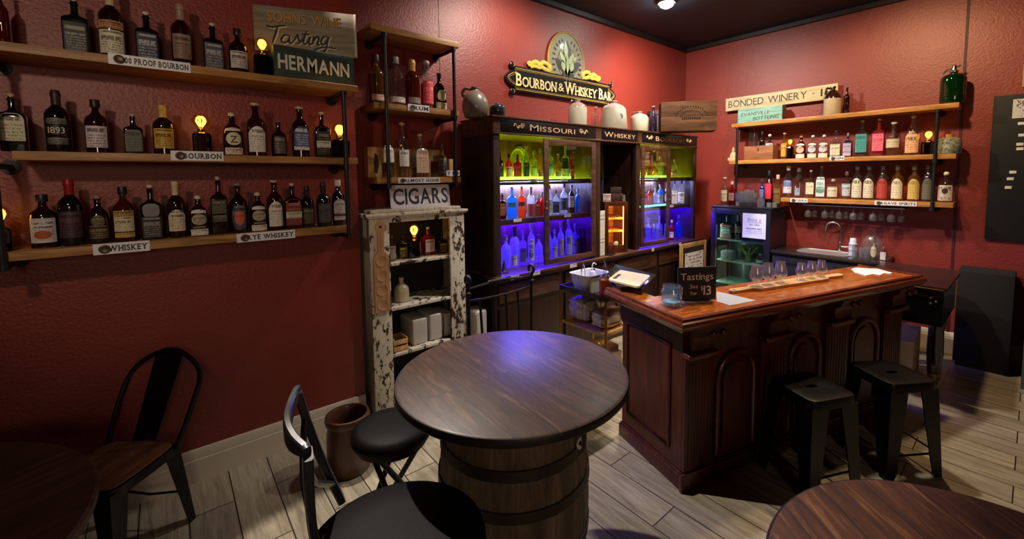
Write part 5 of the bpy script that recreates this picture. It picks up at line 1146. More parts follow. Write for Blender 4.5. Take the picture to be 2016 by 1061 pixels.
# --- things on the bar
q = at_z(1327, 607, ZB); w = .058; h = .125
t = thing('glass_jar', 'empty clear glass jar on the near corner of the bar', 'jar', (q.x+.03, q.y+.035, ZS))
MB().lathe([(w*.9,0),(w,.006),(w*1.02,h*.2),(w*1.02,h*.72),(w*.86,h*.84),(w*.86,h*.97),(w*.9,h),(w*.82,h),(w*.78,h*.86),(w*.95,h*.7),(w*.95,.014),(.0005,.012)], 32, caps=False).obj('glass_body', glass('pale_blue_glass', (226,240,244), (180,206,216), .07), t, smooth=1)
MB().torus((0,0,h*.9), w*.87, .0035, 32, 6).obj('rim_thread', GLASS['clear'], t)
MB().lathe([(w*.86,.0145),(w*.86,.03),(.0005,.034)], 24, caps=False).obj('jar_contents', P('pale_jar_bottom', (176,196,206), .3), t)
a, b = at_z(1334, 597, ZB), at_z(1409, 593, ZB); ang = math.atan2(b.y-a.y, b.x-a.x); W = (b-a).length
t = thing('chalkboard_sign', 'small black chalkboard reading Tastings 3 .5oz for $13 on the bar', 'sign', (a.x, a.y, ZS), ang)
hs = .215
bd = MB().box(0, W, 0, .008, .012, hs, .001).obj('board', P('chalkboard_black', (26,28,30), .6), t, smooth=0)
MB().box(W*.18, W*.85, -.03, .03, 0, .0115, .003).obj('stand', P('grey_stand', (150,140,124), .5), t)
M_CHALK = P('white_chalk_paint', (246,242,230), .8)
lettering(t, 'Tastings', W*.07, W*.92, hs*.64, hs*.2, -.0002, M_CHALK, .0008, .006, track=.06)
lettering(t, '3', W*.04, W*.13, hs*.22, hs*.26, -.0002, M_CHALK, .0008, .012)
lettering(t, '.5oz', W*.29, W*.52, hs*.40, hs*.11, -.0002, M_CHALK, .0008, 0)
lettering(t, 'for', W*.33, W*.50, hs*.21, hs*.11, -.0002, M_CHALK, .0008, 0)
lettering(t, '$', W*.60, W*.65, hs*.34, hs*.12, -.0002, M_CHALK, .0008, 0)
lettering(t, '13', W*.67, W*.87, hs*.20, hs*.27, -.0002, M_CHALK, .0008, .012)
def flat_poly(px_list, z, th): return [(p.x, p.y) for p in (at_z(x, y, z) for x, y in px_list)]
tag(MB().prismz(flat_poly([(1411,574),(1489,592),(1437,602),(1411,594)], ZB, 0), ZS, ZS+.0015).obj('paper_menu', printed((176,182,188),(80,90,100),14,.35), smooth=0), 'white printed sheets lying under the end of the tasting board', 'paper')
# flight board with glasses
A_, B_ = Vector((.60,.215,0)), Vector((1.70,.19,0)); c = BO+E1*((A_.x+B_.x)/2)+E2*((A_.y+B_.y)/2); W = (B_-A_).length; ang = TH+math.atan2(B_.y-A_.y, B_.x-A_.x)
t = thing('tasting_board', 'long pale wooden flight board with handled ends on the bar', 'board', (c.x, c.y, ZS), ang)
hw = W/2; k = .055
poly = [(-hw,-.022),(-hw+.04,-.03),(-hw+.17,-.024),(-hw+.22,-k),(hw-.22,-k),(hw-.17,-.024),(hw-.04,-.03),(hw,-.022),(hw+.01,0),(hw,.022),(hw-.04,.03),(hw-.17,.024),(hw-.22,k),(-hw+.22,k),(-hw+.17,.024),(-hw+.04,.03),(-hw,.022),(-hw-.01,0)]
M_FLIGHT = wood('pale_flight_board', (150,112,70), (192,152,104), (212,178,132), (1.2,9,9), 2.6, .45)
MB().prismz(poly, 0, .018).obj('board', M_FLIGHT, t, smooth=.3)
MB().lathe([(.009,.0182),(.009,.0188)], 12, (-hw+.03,0,0)).obj('hanging_hole', M_BLACK, t)
def nosing(loc, h, r, lb_):
    t = thing('tasting_glass', lb_, 'glass', loc, 0, 'tasting glasses on the flight board')
    MB().lathe([(r*.72,0),(r*.74,.004),(r*.4,h*.10),(r*.26,h*.17),(r*.5,h*.24),(r*.92,h*.36),(r,h*.46),(r*.93,h*.6),(r*.74,h*.82),(r*.66,h),(r*.62,h),(r*.70,h*.82),(r*.88,h*.6),(r*.95,h*.46),(r*.86,h*.36),(r*.4,h*.27),(.0005,h*.255)], 28, caps=False).obj('bowl', GLASS['clear'] if False else glass('thin_clear_glass', (244,246,246), (230,230,230), .07), t, smooth=1)
    return t
ords = ('first', 'second', 'third', 'fourth', 'fifth', 'sixth')
for i, (px, py) in enumerate(((1497,566),(1518,562),(1541,558),(1578,551),(1598,548),(1617,545))):
    q = at_z(px, py, ZS+.0185)
    # keep every glass on the board
    l = q-BO; f = (l.dot(E1)-A_.x)/W; y_ = A_.y+(B_.y-A_.y)*f
    p = BO+E1*l.dot(E1)+E2*y_
    nosing((p.x, p.y, ZS+.0185), .15 if i < 3 else .122, .043 if i < 3 else .036, '%s empty tasting glass along the flight board, counted from the chalkboard sign' % ords[i])
tag(MB().prismz(flat_poly([(1676, 530.3), (1685, 527.8), (1704, 529.3), (1727, 529.8), (1740, 533.3), (1756, 537.8), (1753, 539.8), (1740, 538.5), (1737, 540.3), (1732, 542.3), (1720, 540.3), (1704, 543.3), (1692, 539.3), (1684, 537.3)], ZB, 0), ZS, ZS+.004).obj('paper_napkins', P('bright_napkin_white',(240,232,226),.6), smooth=0), 'white paper napkins fanned out at the far end of the bar', 'napkins')
# tray and cutting board over the bar's short arm
zt = ZB+.006
tp = flat_poly([(1197,545),(1211,524),(1292,545),(1266,572),(1215,566)], ZB+.03, 0)
cx = sum(p[0] for p in tp)/5; cy = sum(p[1] for p in tp)/5
t = thing('serving_tray', 'black serving tray lying on the short arm of the bar', 'tray', (cx, cy, ZS+.0135))
rel = [(x-cx, y-cy) for x, y in tp]
n = len(rel); mb = MB()
mb.rings([[(x*.86, y*.86, .0) for x, y in rel], [(x, y, .028) for x, y in rel], [(x*.985, y*.985, .034) for x, y in rel], [(x*.85, y*.85, .006) for x, y in rel]])
mb.obj('tray_body', P('black_melamine', (34,38,42), .35, 0, .2), t, smooth=.4)
for k, p in enumerate(flat_poly([(1215,560),(1255,563)], ZB, 0)): pass
bp = flat_poly([(1197,553),(1221,534),(1281,545),(1257,568)], ZB+.05, 0)
def round_poly(poly, r=.03, n=5):
    out = []; N = len(poly)
    for i in range(N):
        p0, p1, p2 = Vector(poly[i-1]), Vector(poly[i]), Vector(poly[(i+1) % N])
        a, b = (p0-p1).normalized()*r+p1, (p2-p1).normalized()*r+p1
        for k in range(n+1):
            u = k/n; out.append(tuple(a*(1-u)**2+p1*2*u*(1-u)+b*u*u))
    return out
t = thing('cutting_board', 'pale cutting board with a slot handle lying on the black tray', 'board', (*[sum(p[i] for p in bp)/4 for i in (0,1)], ZB+.0495))
rel = round_poly([(p[0]-t.location.x, p[1]-t.location.y) for p in bp])
MB().prismz(rel, 0, .012).obj('board', P('pale_cutting_board', (226,204,170), .5), t, smooth=.3)
a, b = at_z(1209, 549, ZB+.06), at_z(1221, 540, ZB+.06)
d = (b-a); pr_ = Vector((-d.y, d.x, 0)).normalized()*.012
MB().prismz([((a-t.location).x+s1_*pr_.x, (a-t.location).y+s1_*pr_.y) for s1_ in (-1,1)]+[((b-t.location).x+s1_*pr_.x, (b-t.location).y+s1_*pr_.y) for s1_ in (1,-1)], .0121, .0126).obj('handle_slot', P('dark_slot',(40,26,20),.6), t, smooth=0)

# ================================================================== CART
zc_ = .85
A_, B_ = at_z(1117, 566, zc_), at_z(1190, 591, zc_)
x0, x1, y0, y1 = 2.48, 2.90, 2.09, 2.60
t = thing('bar_cart', 'brass cart with black tray top between the back bar and the bar', 'cart', (x0, y0, 0))
w_, d_ = x1-x0, y1-y0
mb = MB(); mb.box(.0,w_,0,d_,zc_-.012,zc_-.004).box(0,.012,0,d_,zc_-.004,zc_+.03).box(w_-.012,w_,0,d_,zc_-.004,zc_+.03).box(.012,w_-.012,0,.012,zc_-.004,zc_+.03).box(.012,w_-.012,d_-.012,d_,zc_-.004,zc_+.03)
mb.obj('tray_top', P('black_cart_tray', (26,24,28), .3, 0, .4), t, smooth=0)
MB().box(.014,w_-.014,.014,d_-.014,.555,.575,.002).obj('lower_shelf', M_PINE, t)
for px_, py_ in ((.008,.008),(w_-.008,.008),(.008,d_-.008),(w_-.008,d_-.008)):
    MB().cyl((px_,py_,.03),(px_,py_,zc_-.0125),.011,n=10).obj('post', M_BRASS, t)
    MB().sphere((px_,py_,.022),.022).obj('caster', M_BLACK, t)
MB().tube([(.03,-.012,zc_+.0),(.06,-.035,zc_+.015),(w_-.06,-.035,zc_+.015),(w_-.03,-.012,zc_)],.007,8).obj('push_handle', M_BRASS, t)
MB().box(.014,w_-.014,.014,d_-.014,.16,.175,.002).obj('lower_shelf', M_PINE, t)
zz = zc_-.0035
c = at_z(1148, 575, zz); bx, by = max(x0+.11, c.x), c.y-.0
t = thing('plastic_basket', 'white plastic basket of bar tools on the cart', 'basket', (x0+.15, 2.40, zz))
R0 = [(sup(.105,.085,6,2*PI*i/32)) for i in range(32)]; R1 = [(sup(.135,.11,6,2*PI*i/32)) for i in range(32)]
MB().rings([[(x,y,0) for x,y in R0],[(x,y,.15) for x,y in R1],[(x*1.06,y*1.06,.152) for x,y in R1],[(x*1.06,y*1.06,.146) for x,y in R1],[(x*.96,y*.96,.146) for x,y in R1],[(x*.95,y*.95,.006) for x,y in R0]]).obj('basket_body', P('translucent_white_plastic',(232,236,242),.4), t, smooth=.5)
tl = thing('squeeze_bottle', 'white bottle with a bent spout standing in the white basket', 'bottle', (x0+.18, 2.39, zz+.0065))
MB().lathe([(.03,0),(.032,.004),(.032,.12),(.024,.15),(.014,.155)],20).obj('body', M_WHITE, tl, smooth=.8)
MB().tube(smooth_pts([(0,0,.155),(0,0,.2),(.02,0,.215),(.045,0,.2)],4),.006,8).obj('spout', M_WHITE, tl)
tl = thing('ice_tongs', 'steel tongs sticking out of the white basket', 'tongs', (x0+.10, 2.42, zz+.007))
for sg in (-1,1): MB().tube(smooth_pts([(0,0,.23),(sg*.018,0,.17),(sg*.022,0,.08),(sg*.006,0,.0)],5),.005,8).obj('arm', M_CHROME, tl)
tl = tag(MB().box(-.02,.02,-.008,.008,0,.16,.004).obj('bar_tool', M_BLACK, None, (x0+.215, 2.415, zz+.007)), 'black tool handle standing in the white basket', 'tool')
q = at_z(1183, 583, zz)
t = thing('oil_bottle', 'amber bottle with steel pourer at the near end of the cart', 'bottle', (x0+.066, 2.158, zz))
MB().lathe([(.042,0),(.045,.005),(.045,.15),(.04,.17),(.016,.19),(.014,.235),(.017,.236),(.017,.245)],24).obj('glass_body', GLASS['clear'], t, smooth=.8)
MB().lathe([(.041,.004),(.042,.006),(.042,.145),(.0005,.146)],24,caps=False).obj('liquid', glass('oil_amber', (235,150,60), (214,110,30), .65), t, smooth=.8)
MB().box(-.024,.024,-.048,-.0455,.04,.12).obj('paper_label', lab((196,120,60),(90,40,20),5,.4), t, smooth=0)
MB().tube([(0,0,.245),(0,0,.27),(-.012,0,.30)],[.012,.008,.004],10).obj('pourer', M_CHROME, t)
M_FILM = P('clear_plastic_wrap', (202,198,190), .25, 0, .6, bump=.6, bscale=30)
def lumpy(dx, dy, dz, seed, mt, loc, lb_, cat='bag', rz=0):
    random.seed(seed); mb = MB(); r = bmesh.ops.create_icosphere(mb.bm, subdivisions=4, radius=1)['verts']
    for v in r:
        c = v.co; p = [math.copysign(abs(c[i])**.6, c[i]) for i in range(3)]
        k = 1+.07*math.sin(c.x*9+seed)+.06*math.sin(c.y*11+seed*2)+.05*math.sin(c.z*13+c.x*7)
        v.co = (p[0]*dx*k, p[1]*dy*k, (p[2]*.5+.5)*dz*min(k,1.05))
    return tag(mb.obj('wrapped_pack', mt, None, loc, rz, smooth=1.2), lb_, cat, 'wrapped packs on the cart')
lumpy(.13,.11,.19, 1, M_FILM, (x0+.19, 2.47, .576), 'plastic-wrapped pack at the back of the cart shelf')
lumpy(.14,.08,.14, 2, P('white_pack',(228,224,212),.35,0,.4,bump=.5,bscale=24), (x0+.2, 2.235, .576), 'white wrapped roll pack at the front of the cart shelf')
lumpy(.15,.16,.22, 3, M_FILM, (x0+.2, 2.33, .176), 'large plastic-wrapped pack on the bottom of the cart', 'bag')
# ================================================================== FRAMED MENU
A_, B_ = at_y(1341, 482, 2.80), at_y(1396, 470, 2.80); W = B_.x-A_.x
W = min(W, .62)
t = thing('framed_menu', 'white menu in a gold wood frame leaning beside the glass-door fridge', 'menu', (A_.x, 2.80, .001)); hm = A_.z-.001
fw_ = .055
mb = MB().box(0,fw_,0,.025,0,hm,.004).box(W-fw_,W,0,.025,0,hm,.004).box(fw_,W-fw_,0,.025,hm-fw_,hm,.004).box(fw_,W-fw_,0,.025,0,fw_,.004); mb.obj('frame', wood('gold_oak_frame', (120,88,44), (160,122,70), (186,150,96), (9,9,1.2), 3, .5), t)
MB().box(fw_,W-fw_,.006,.012,fw_,hm-fw_).obj('dark_mat', P('dark_mat',(40,28,24),.6), t, smooth=0)
MB().box(fw_+.05,W-fw_-.02,.003,.0055,.25,hm-fw_-.07).obj('menu_sheet', printed((214,210,212),(120,110,116),22,.3), t, smooth=0)
mb = MB()
for x in (fw_+.08, W-fw_-.10): mb.sphere((x,.002,hm-fw_-.09),.012,(1,.4,1))
mb.obj('pin', M_BLACK, t)
# ================================================================== FRIDGE
FX, FB, FA, FZ = 5.36, 2.755, 2.025, 1.40
t = thing('drinks_fridge', 'black glass-door fridge beside the sink counter', 'fridge', (FX, FB, 0), -PI/2)   # local x runs to the viewer's right, y into the wall
W = FB-FA; D = .51
M_FR = P('black_fridge_steel', (26,28,38), .35, .2, .2)
mb = MB().box(0,.03,.041,D,0,FZ-.03).box(W-.03,W,.041,D,0,FZ-.03).box(.03,W-.03,D-.02,D,0,FZ-.03).box(.03,W-.03,.041,D-.02,0,.05); mb.obj('case', M_FR, t, smooth=0)
MB().box(-.004,W+.004,.0,D,FZ-.0295,FZ,.008).obj('lid', M_FR, t)
fm = .07
mb = MB().box(0,fm,0,.04,.05,FZ-.031,.004).box(W-fm,W,0,.04,.05,FZ-.031,.004).box(fm,W-fm,0,.04,FZ-.10,FZ-.031,.004).box(fm,W-fm,0,.04,.05,.12,.004)
d = mb.obj('door', M_FR, t)
MB().box(fm-.001,W-fm+.001,.014,.018,.119,FZ-.099).obj('glass_pane', glass('fridge_pane', (224,236,230), (60,80,70), .04), d, smooth=0)
MB().box(fm+.004,fm+.012,-.012,-.0005,.5,1.15,.003).obj('handle', M_CHROME, d)
for z in (.965, .69, .4): MB().box(.031,W-.031,.05,D-.022,z-.012,z).obj('wire_shelf', P('pale_fridge_shelf', (170,196,186), .3, 0, .3), t, smooth=0)
MB().box(.034,.042,.06,.08,.15,FZ-.13).obj('light_strip', emis('fridge_light', (216,255,230), 14), t)
def fr(x, y): return (FX+y, FB-x)     # fridge-local to world
pl = at_x(1462, 445, FX).y; pr2 = at_x(1508, 445, FX).y; zt, zb = at_x(1463, 419, FX).z, at_x(1463, 467, FX).z
tt = thing('notice', 'white notice reading Enjoy a on life taped to the fridge door', 'paper', (FX-.0035, pl, zb), -PI/2); W2 = pl-pr2; H2 = zt-zb
MB().box(0,W2,0,.002,0,H2).obj('sheet', P('notice_paper',(214,220,236),.6), tt, smooth=0)
lettering(tt, 'Enjoy a', W2*.22, W2*.78, H2*.70, H2*.12, 0, M_INK, .0006, 0, .25)
lettering(tt, 'on life', W2*.28, W2*.72, H2*.50, H2*.11, 0, M_INK, .0006, 0, .25, name='lettering')
MB().box(W2*.14,W2*.88,-.0008,0,H2*.60,H2*.68).obj('small_print', printed((214,220,236),(90,96,110),2,.5), tt, smooth=0)
MB().box(W2*.1,W2*.92,-.0008,0,H2*.16,H2*.44).obj('small_print', printed((214,220,236),(90,96,110),5,.5), tt, smooth=0)
PF = ('x', 5.52, .9655)
bottle(1432, 424, 26, PF, 'square', 'black', 'screw', (30,32,44), [(.05,.2,.62,'rect',lab((150,90,90),(60,40,40),1,.4)), (.2,.5,.62,'arch',lab((60,72,72),(190,200,196),4,.6)), (.52,.6,.62,'rect',lab((170,84,84),(90,40,40),1,.4))], 'black bottle with pale crest label on the top fridge shelf', 'bottles in the fridge')
bottle(1454, 424, 16, PF, 'round', 'black', 'foil', (140,120,70), [(.3,.55,1,'rect',lab((120,110,60),(60,50,20),3,.4))], 'dark bottle with gold neck on the top fridge shelf', 'bottles in the fridge')
# greens in a jar
q = at_x(1472, 540, 5.52)
t = thing('celery', 'bunch of celery with yellow-green leaves in a jar in the fridge', 'vegetable', (5.52, q.y, .6905))
MB().lathe([(.045,0),(.048,.004),(.05,.11),(.046,.11),(.044,.006),(.0005,.005)],24,caps=False).obj('jar', GLASS['clear'], t, smooth=.8)
M_CEL = P('celery_green', (150,186,96), .5); M_LEAF = P('celery_leaf', (120,160,44), .6)
random.seed(3)
for i in range(7):
    a0 = 2*PI*i/7; dx, dy = math.cos(a0), math.sin(a0); top = Vector((dx*.06*random.uniform(.6,1.3), dy*.12*random.uniform(.6,1.2), random.uniform(.15,.22)))
    MB().tube(smooth_pts([(dx*.015,dy*.015,.008),(dx*.028,dy*.03,.09),top],5),[.011]*6+[.008]*5,8).obj('stalk', M_CEL, t)
mb = MB()
for i in range(60):
    a0 = random.uniform(0,2*PI); r = random.uniform(.02,.12); c = Vector((.5*r*math.cos(a0), r*math.sin(a0), random.uniform(.13,.225))); s_ = random.uniform(.012,.024)
    M_ = Matrix.Translation(c) @ Matrix.Rotation(random.uniform(0,6),4,'Z') @ Matrix.Rotation(random.uniform(-1,1),4,'X')
    mb.bm.faces.new([mb.bm.verts.new(M_ @ Vector(p)) for p in ((-s_,0,0),(0,-s_*.5,.004),(s_,0,0),(0,s_*.6,.004))])
mb.obj('leaves', M_LEAF, t, smooth=0)
q = at_x(1433, 530, 5.50); tag(MB().box(-.09,.09,-.075,.075,0,.12,.02,3).obj('storage_tub', P('cloudy_tub',(120,140,146),.35), None, (5.53, q.y, .6905)), 'cloudy plastic tub left of the celery in the fridge', 'tub')
q = at_x(1498, 500, 5.5); t = bottle(1497, 500, 17, ('x', 5.5, .6905), 'round', 'clear', 'screw', (70,160,140), [(.2,.45,1,'rect',lab((190,196,190),(90,100,96),3,.4))], 'clear bottle with green cap right of the celery in the fridge', 'bottles in the fridge')
# ================================================================== SINK COUNTER
CZ = .91
t = thing('sink_counter', 'black counter with a set-in steel sink and cupboard doors', 'counter', (FX, 2.008, 0), -PI/2)
W = 2.008-.965; D = .525
yb0, yb1 = .23, .72   # basin along local x, from the left
mb = MB().box(0,W,-.012,.10,CZ-.035,CZ).box(0,W,.42,D,CZ-.035,CZ).box(0,yb0,.1005,.4195,CZ-.035,CZ).box(yb1,W,.1005,.4195,CZ-.035,CZ); mb.obj('worktop', P('black_worktop',(30,29,30),.25,0,.3), t, smooth=0)
MB().box(0,W,-.016,-.0125,CZ-.02,CZ-.002).obj('steel_edge', M_CHROME, t, smooth=0)
MB().box(0.001,W,.03,D,.0,CZ-.0355).obj('cupboard', P('black_cupboard',(22,22,24),.5), t, smooth=0)
for a, b in ((.01,.51),(.53,W-.01)):
    d = MB().box(a,b,.008,.0295,.1,CZ-.06,.004).obj('door', MATS['black_cupboard'], t); MB().tube([(a+.1,.006,CZ-.1),(a+.1,-.015,CZ-.1),(b-.1,-.015,CZ-.1),(b-.1,.006,CZ-.1)],.007,8).obj('handle', M_BLACKM, d)
ro = [(yb0+(yb1-yb0)/2+x, .26+y) for x, y in (sup((yb1-yb0)/2+.012,.172,6,2*PI*i/40) for i in range(40))]
sc_ = lambda k, z: [(yb0+(yb1-yb0)/2+(x-yb0-(yb1-yb0)/2)*k, .26+(y-.26)*k, z) for x, y in ro]
MB().rings([sc_(1.0,CZ+.001),sc_(1.0,CZ+.006),sc_(.93,CZ+.006),sc_(.90,CZ-.01),sc_(.86,CZ-.15),sc_(.3,CZ-.16)],True).obj('sink_basin', P('satin_steel', (206,206,204), .4, .75), t, smooth=.8)
q = at_x(1650, 494, 5.74)
t = thing('faucet', 'brushed steel gooseneck faucet behind the sink', 'faucet', (5.80, q.y, CZ+.0065), -PI/2)
hf = at_x(1640, 437, 5.80).z-CZ
MB().lathe([(.026,0),(.027,.008),(.016,.012),(.0155,.10),(.012,.105)],20).obj('base', M_CHROME, t)
MB().tube([(0,0,.1),(0,0,hf-.09)]+[(-.065+.065*math.cos(PI*i/10), -.05*(i/10), hf-.07+.065*math.sin(PI*i/10)) for i in range(11)]+[(-.135,-.055,hf-.12)],[.0095]*13+[.012],12).obj('spout', M_CHROME, t)
MB().cyl((.016,-.0,.05),(.085,0,.055),.008,n=10).obj('lever', M_CHROME, t)
def onx_(px, py, x): return at_x(px, py, x)
zc2 = CZ+.0006
def small(px, yb_t, x, name, lb_, cat, prof, mat_, grp=None, parts=()):
    q = at_x(px, yb_t, x); h = q.z-CZ
    t = thing(name, lb_, cat, (x, q.y, zc2), 0, grp)
    MB().lathe([(r, z*h) for r, z in prof], 22, caps=prof[0][0] > .002 and prof[-1][0] > .002).obj('body', mat_, t, smooth=.8); return t, h
t, h = small(1680, 469, 5.62, 'cup_stack', 'stack of clear plastic cups beside the sink', 'cups', [(.036,0),(.040,.35),(.042,.36),(.036,.37),(.040,.66),(.042,.67),(.035,.68),(.028,.98),(.026,1)], P('frosted_cups',(222,228,238),.4,0,.2))
t['label'] = 'upturned stack of frosted plastic cups beside the sink'
t, h = small(1718, 456, 5.76, 'glass_canister', 'round clear glass canister with lid behind the small bottles', 'canister', [(.05,0),(.085,.05),(.098,.35),(.09,.62),(.055,.78),(.05,.82)], glass('sparkle_glass', (240,242,242), (236,238,240), .14))
MB().lathe([(.056,h*.825),(.062,h*.84),(.05,h*.95),(.02,h),(.0005,h)],22,caps=False).obj('lid', GLASS['clear'], t)
for i, (px, yt, lb_) in enumerate(((1683,487,'shot glass in front of the plastic cups'),(1697,488,'shot glass between the cups and the label bottle'),(1707,486,'third shot glass, left of the diamond-label bottle'))):
    small(px, yt, 5.50, 'shot_glass', lb_, 'glass', [(.020,0),(.021,.05),(.026,1),(.023,1),(.018,.12),(.0005,.11)], glass('sparkle_glass', (240,242,242), (236,238,240), .14), 'shot glasses by the sink')
bottle(1721, 466, 15, ('x', 5.52, zc2), 'squat', 'clear', 'cork', (120,40,34), [(.1,.6,.9,'oval',lab((206,196,166),(120,110,80),4,.4))], 'small bottle with diamond-shaped cream label on the sink counter', 'small bottles on the sink counter')
bottle(1739, 486, 12, ('x', 5.52, zc2), 'square', 'clear', 'screw', (150,120,90), [(.04,.62,.66,'rect',lab((220,218,210),(150,150,150),3,.3))], 'tiny bottle with white label at the right end of the sink counter', 'small bottles on the sink counter')
# ================================================================== RIGHT WALL SHELVES
RX = 5.65
t = thing('pipe_shelf', 'three-tier plank and pipe shelf on the right wall over the sink', 'shelf', (XR, .5, 0))
RZ = (2.457, 1.98, 1.514)
def ry(px, py, x=RX): return at_x(px, py, x).y
for z, ya, yb in ((RZ[0], ry(1440,244), ry(1889,199)), (RZ[1], ry(1435.5,316), ry(1882.6,303)), (RZ[2], ry(1537,389), ry(1877,399))):
    MB().box(RX-XR, -.003, yb-.5, ya-.5, z-.048, z, .004).obj('plank', M_SHELFY, t)
for ya, zb in ((ry(1453,250), 1.43), (ry(1845,250), 1.43)):
    mb = MB(); x = RX-XR-.013; y = ya-.5; mb.cyl((x,y,zb),(x,y,RZ[0]-.05),.015)
    for z in (RZ[0]-.06, RZ[1]-.062, RZ[2]-.062): mb.cyl((x,y,z-.022),(x,y,z+.008),.021); mb.cyl((x,y,z-.012),(-.012,y,z-.012),.0135); mb.cyl((-.013,y,z-.012),(-.004,y,z-.012),.034,n=20)
    mb.obj('pipe', M_PIPE, t)
# top tier
def xsign(px0, py0, px1, x): a, b = at_x(px0, py0, x), at_x(px1, py0, x); return a, b
a = at_x(1428, 219.6, 5.83); b = at_x(1648, 201, 5.83); zt = at_x(1428, 194.7, 5.83).z; W = a.y-b.y; hb = zt-a.z
t = thing('painted_sign', 'long cream BONDED WINERY board on the top right shelf', 'sign', (5.835, a.y, a.z), -PI/2)
MB().box(0,W,0,.018,0,hb,.002).obj('board', wood('cream_painted_board', (150,138,104), (196,184,146), (214,204,168), (1.2,12,12), 3, .6), t)
lettering(t, 'BONDED', W*.03, W*.38, hb*.26, hb*.52, 0, P('faded_black_paint',(54,48,46),.7), .001, 0)
lettering(t, 'WINERY', W*.42, W*.76, hb*.26, hb*.52, 0, MATS['faded_black_paint'], .001, 0)
lettering(t, '18', W*.87, W*.965, hb*.26, hb*.52, 0, MATS['faded_black_paint'], .001, 0)
MB().prism([(W*.80,hb*.55),(W*.815,hb*.60),(W*.825,hb*.52),(W*.81,hb*.46)],-.001,0).obj('painted_star', P('green_star',(120,130,90),.6), t, smooth=0)
a = at_x(1453, 241.5, 5.70); b = at_x(1540, 233, 5.70); zt = at_x(1452, 216.6, 5.70).z; W = a.y-b.y; hb = zt-RZ[0]-.001
t = thing('wooden_box', 'teal painted wooden box lettered BOTTLING under the BONDED WINERY board', 'box', (5.69, a.y, RZ[0]+.0006), -PI/2)
M_TEAL = wood('teal_painted_wood', (82,134,126), (122,172,160), (146,190,176), (1.2,10,10), 3, .6)
MB().box(0,W,0,.012,0,hb,.002).obj('front_board', M_TEAL, t)
mb = MB().box(0,.012,.0125,.13,0,hb).box(W-.012,W,.0125,.13,0,hb).box(.012,W-.012,.118,.13,0,hb).box(.012,W-.012,.0125,.118,0,.01); mb.obj('box_body', wood('old_box_wood', (60,48,34), (90,72,52), (112,92,70), (9,1.2,9), 3, .7), t, smooth=0)
lettering(t, 'EVANSVILLE', W*.08, W*.72, hb*.48, hb*.26, 0, MATS['faded_black_paint'], .0008, 0, .15, slope=.0)
lettering(t, 'BOTTLING', W*.36, W*.92, hb*.12, hb*.26, 0, MATS['faded_black_paint'], .0008, 0, .15)
q = at_x(1640, 170, 5.72); w = .085; h = q.z-RZ[0]
t = thing('stoneware_jug', 'two-tone jug with brown shoulder in front of the BONDED WINERY board', 'jug', (5.73, q.y, RZ[0]+.0006), .3)
MB().lathe([(w*.96,0),(w,.005),(w,h*.56)],28).obj('body', P('buff_stoneware',(186,170,140),.35,0,.3), t, smooth=.8)
M_BG = P('dark_brown_glaze',(44,22,18),.15,0,.6)
MB().lathe([(w,h*.562),(w*.97,h*.62),(w*.75,h*.75),(w*.4,h*.85),(w*.26,h*.88),(w*.25,h*.94),(w*.32,h*.955),(w*.3,h)],28).obj('glazed_shoulder', M_BG, t, smooth=1)
MB().tube(smooth_pts([(0,w*.26,h*.92),(0,w*.66,h*.95),(0,w*.8,h*.82),(0,w*.72,h*.72)],5),.011,8).obj('handle', M_BG, t)
PT2 = ('x', 5.76, RZ[0]); GRT = 'things on the top right shelf'
bottle(1667, 172, 12, PT2, 'tall', 'dark', 'cork', (30,20,20), [], 'slim dark bottle beside the two-tone jug', GRT)
q = at_x(1879, 128, 5.77); h = q.z-RZ[0]; w = .095
t = thing('soda_siphon', 'green glass soda siphon at the right end of the top right shelf', 'siphon', (5.77, q.y, RZ[0]+.0006), -PI/2)
MB().lathe([(w*.9,0),(w*.95,.008),(w,h*.1),(w,h*.62),(w*.94,h*.7),(w*.6,h*.76),(w*.3,h*.79),(w*.28,h*.81)],28).obj('glass_body', GLASS['green'], t, smooth=.9)
MB().lathe([(w*.34,h*.811),(w*.36,h*.85),(w*.2,h*.87),(w*.18,h*.96),(w*.12,h)],18).obj('metal_head', M_CHROME, t)
MB().tube(smooth_pts([(-w*.1,0,h*.9),(-w*.5,0,h*.90),(-w*.85,0,h*.80)],5),.008,8).obj('spout', M_CHROME, t); MB().tube([(w*.1,0,h*.94),(w*.5,0,h*.97)],.008,8).obj('lever', M_CHROME, t)
# middle tier
PM2 = ('x', 5.76, RZ[1]); GRM = 'bottles on the middle right shelf'
q = at_x(1444, 290, 5.74); h = q.z-RZ[1]; t = thing('figurine', 'small ivory pagoda-shaped figurine at the left end of the middle right shelf', 'figurine', (5.74, q.y, RZ[1]+.0006)); M_IV = P('ivory_figurine',(190,170,130),.4)
MB().box(-.05,.05,-.05,.05,0,.04,.004).obj('base', M_IV, t); MB().lathe([(.04,.0405),(.045,.07),(.03,.10),(.016,.12),(.022,.135),(.012,.15),(.014,.165),(.004,h)],20).obj('tower', M_IV, t, smooth=.8)
a, b = at_x(1459, 312, 5.67), at_x(1532, 308, 5.67); zt = at_x(1460, 289, 5.67).z; W = a.y-b.y; hb = zt-RZ[1]
t = thing('wooden_box', 'open brown wooden box at the left of the middle right shelf', 'box', (5.662, a.y-.04, RZ[1]+.0006), -PI/2)
W -= .10
M_BXW = wood('red_brown_box', (96,54,30), (140,86,54), (166,112,76), (1.2,9,9), 3, .5)
MB().box(0,W,0,.012,0,hb,.002).obj('front_board', M_BXW, t)
mb = MB().box(0,.012,.0125,.17,0,hb).box(W-.012,W,.0125,.17,0,hb).box(.012,W-.012,.158,.17,0,hb).box(.012,W-.012,.0125,.158,0,.01); mb.obj('box_body', M_BXW, t, smooth=0)
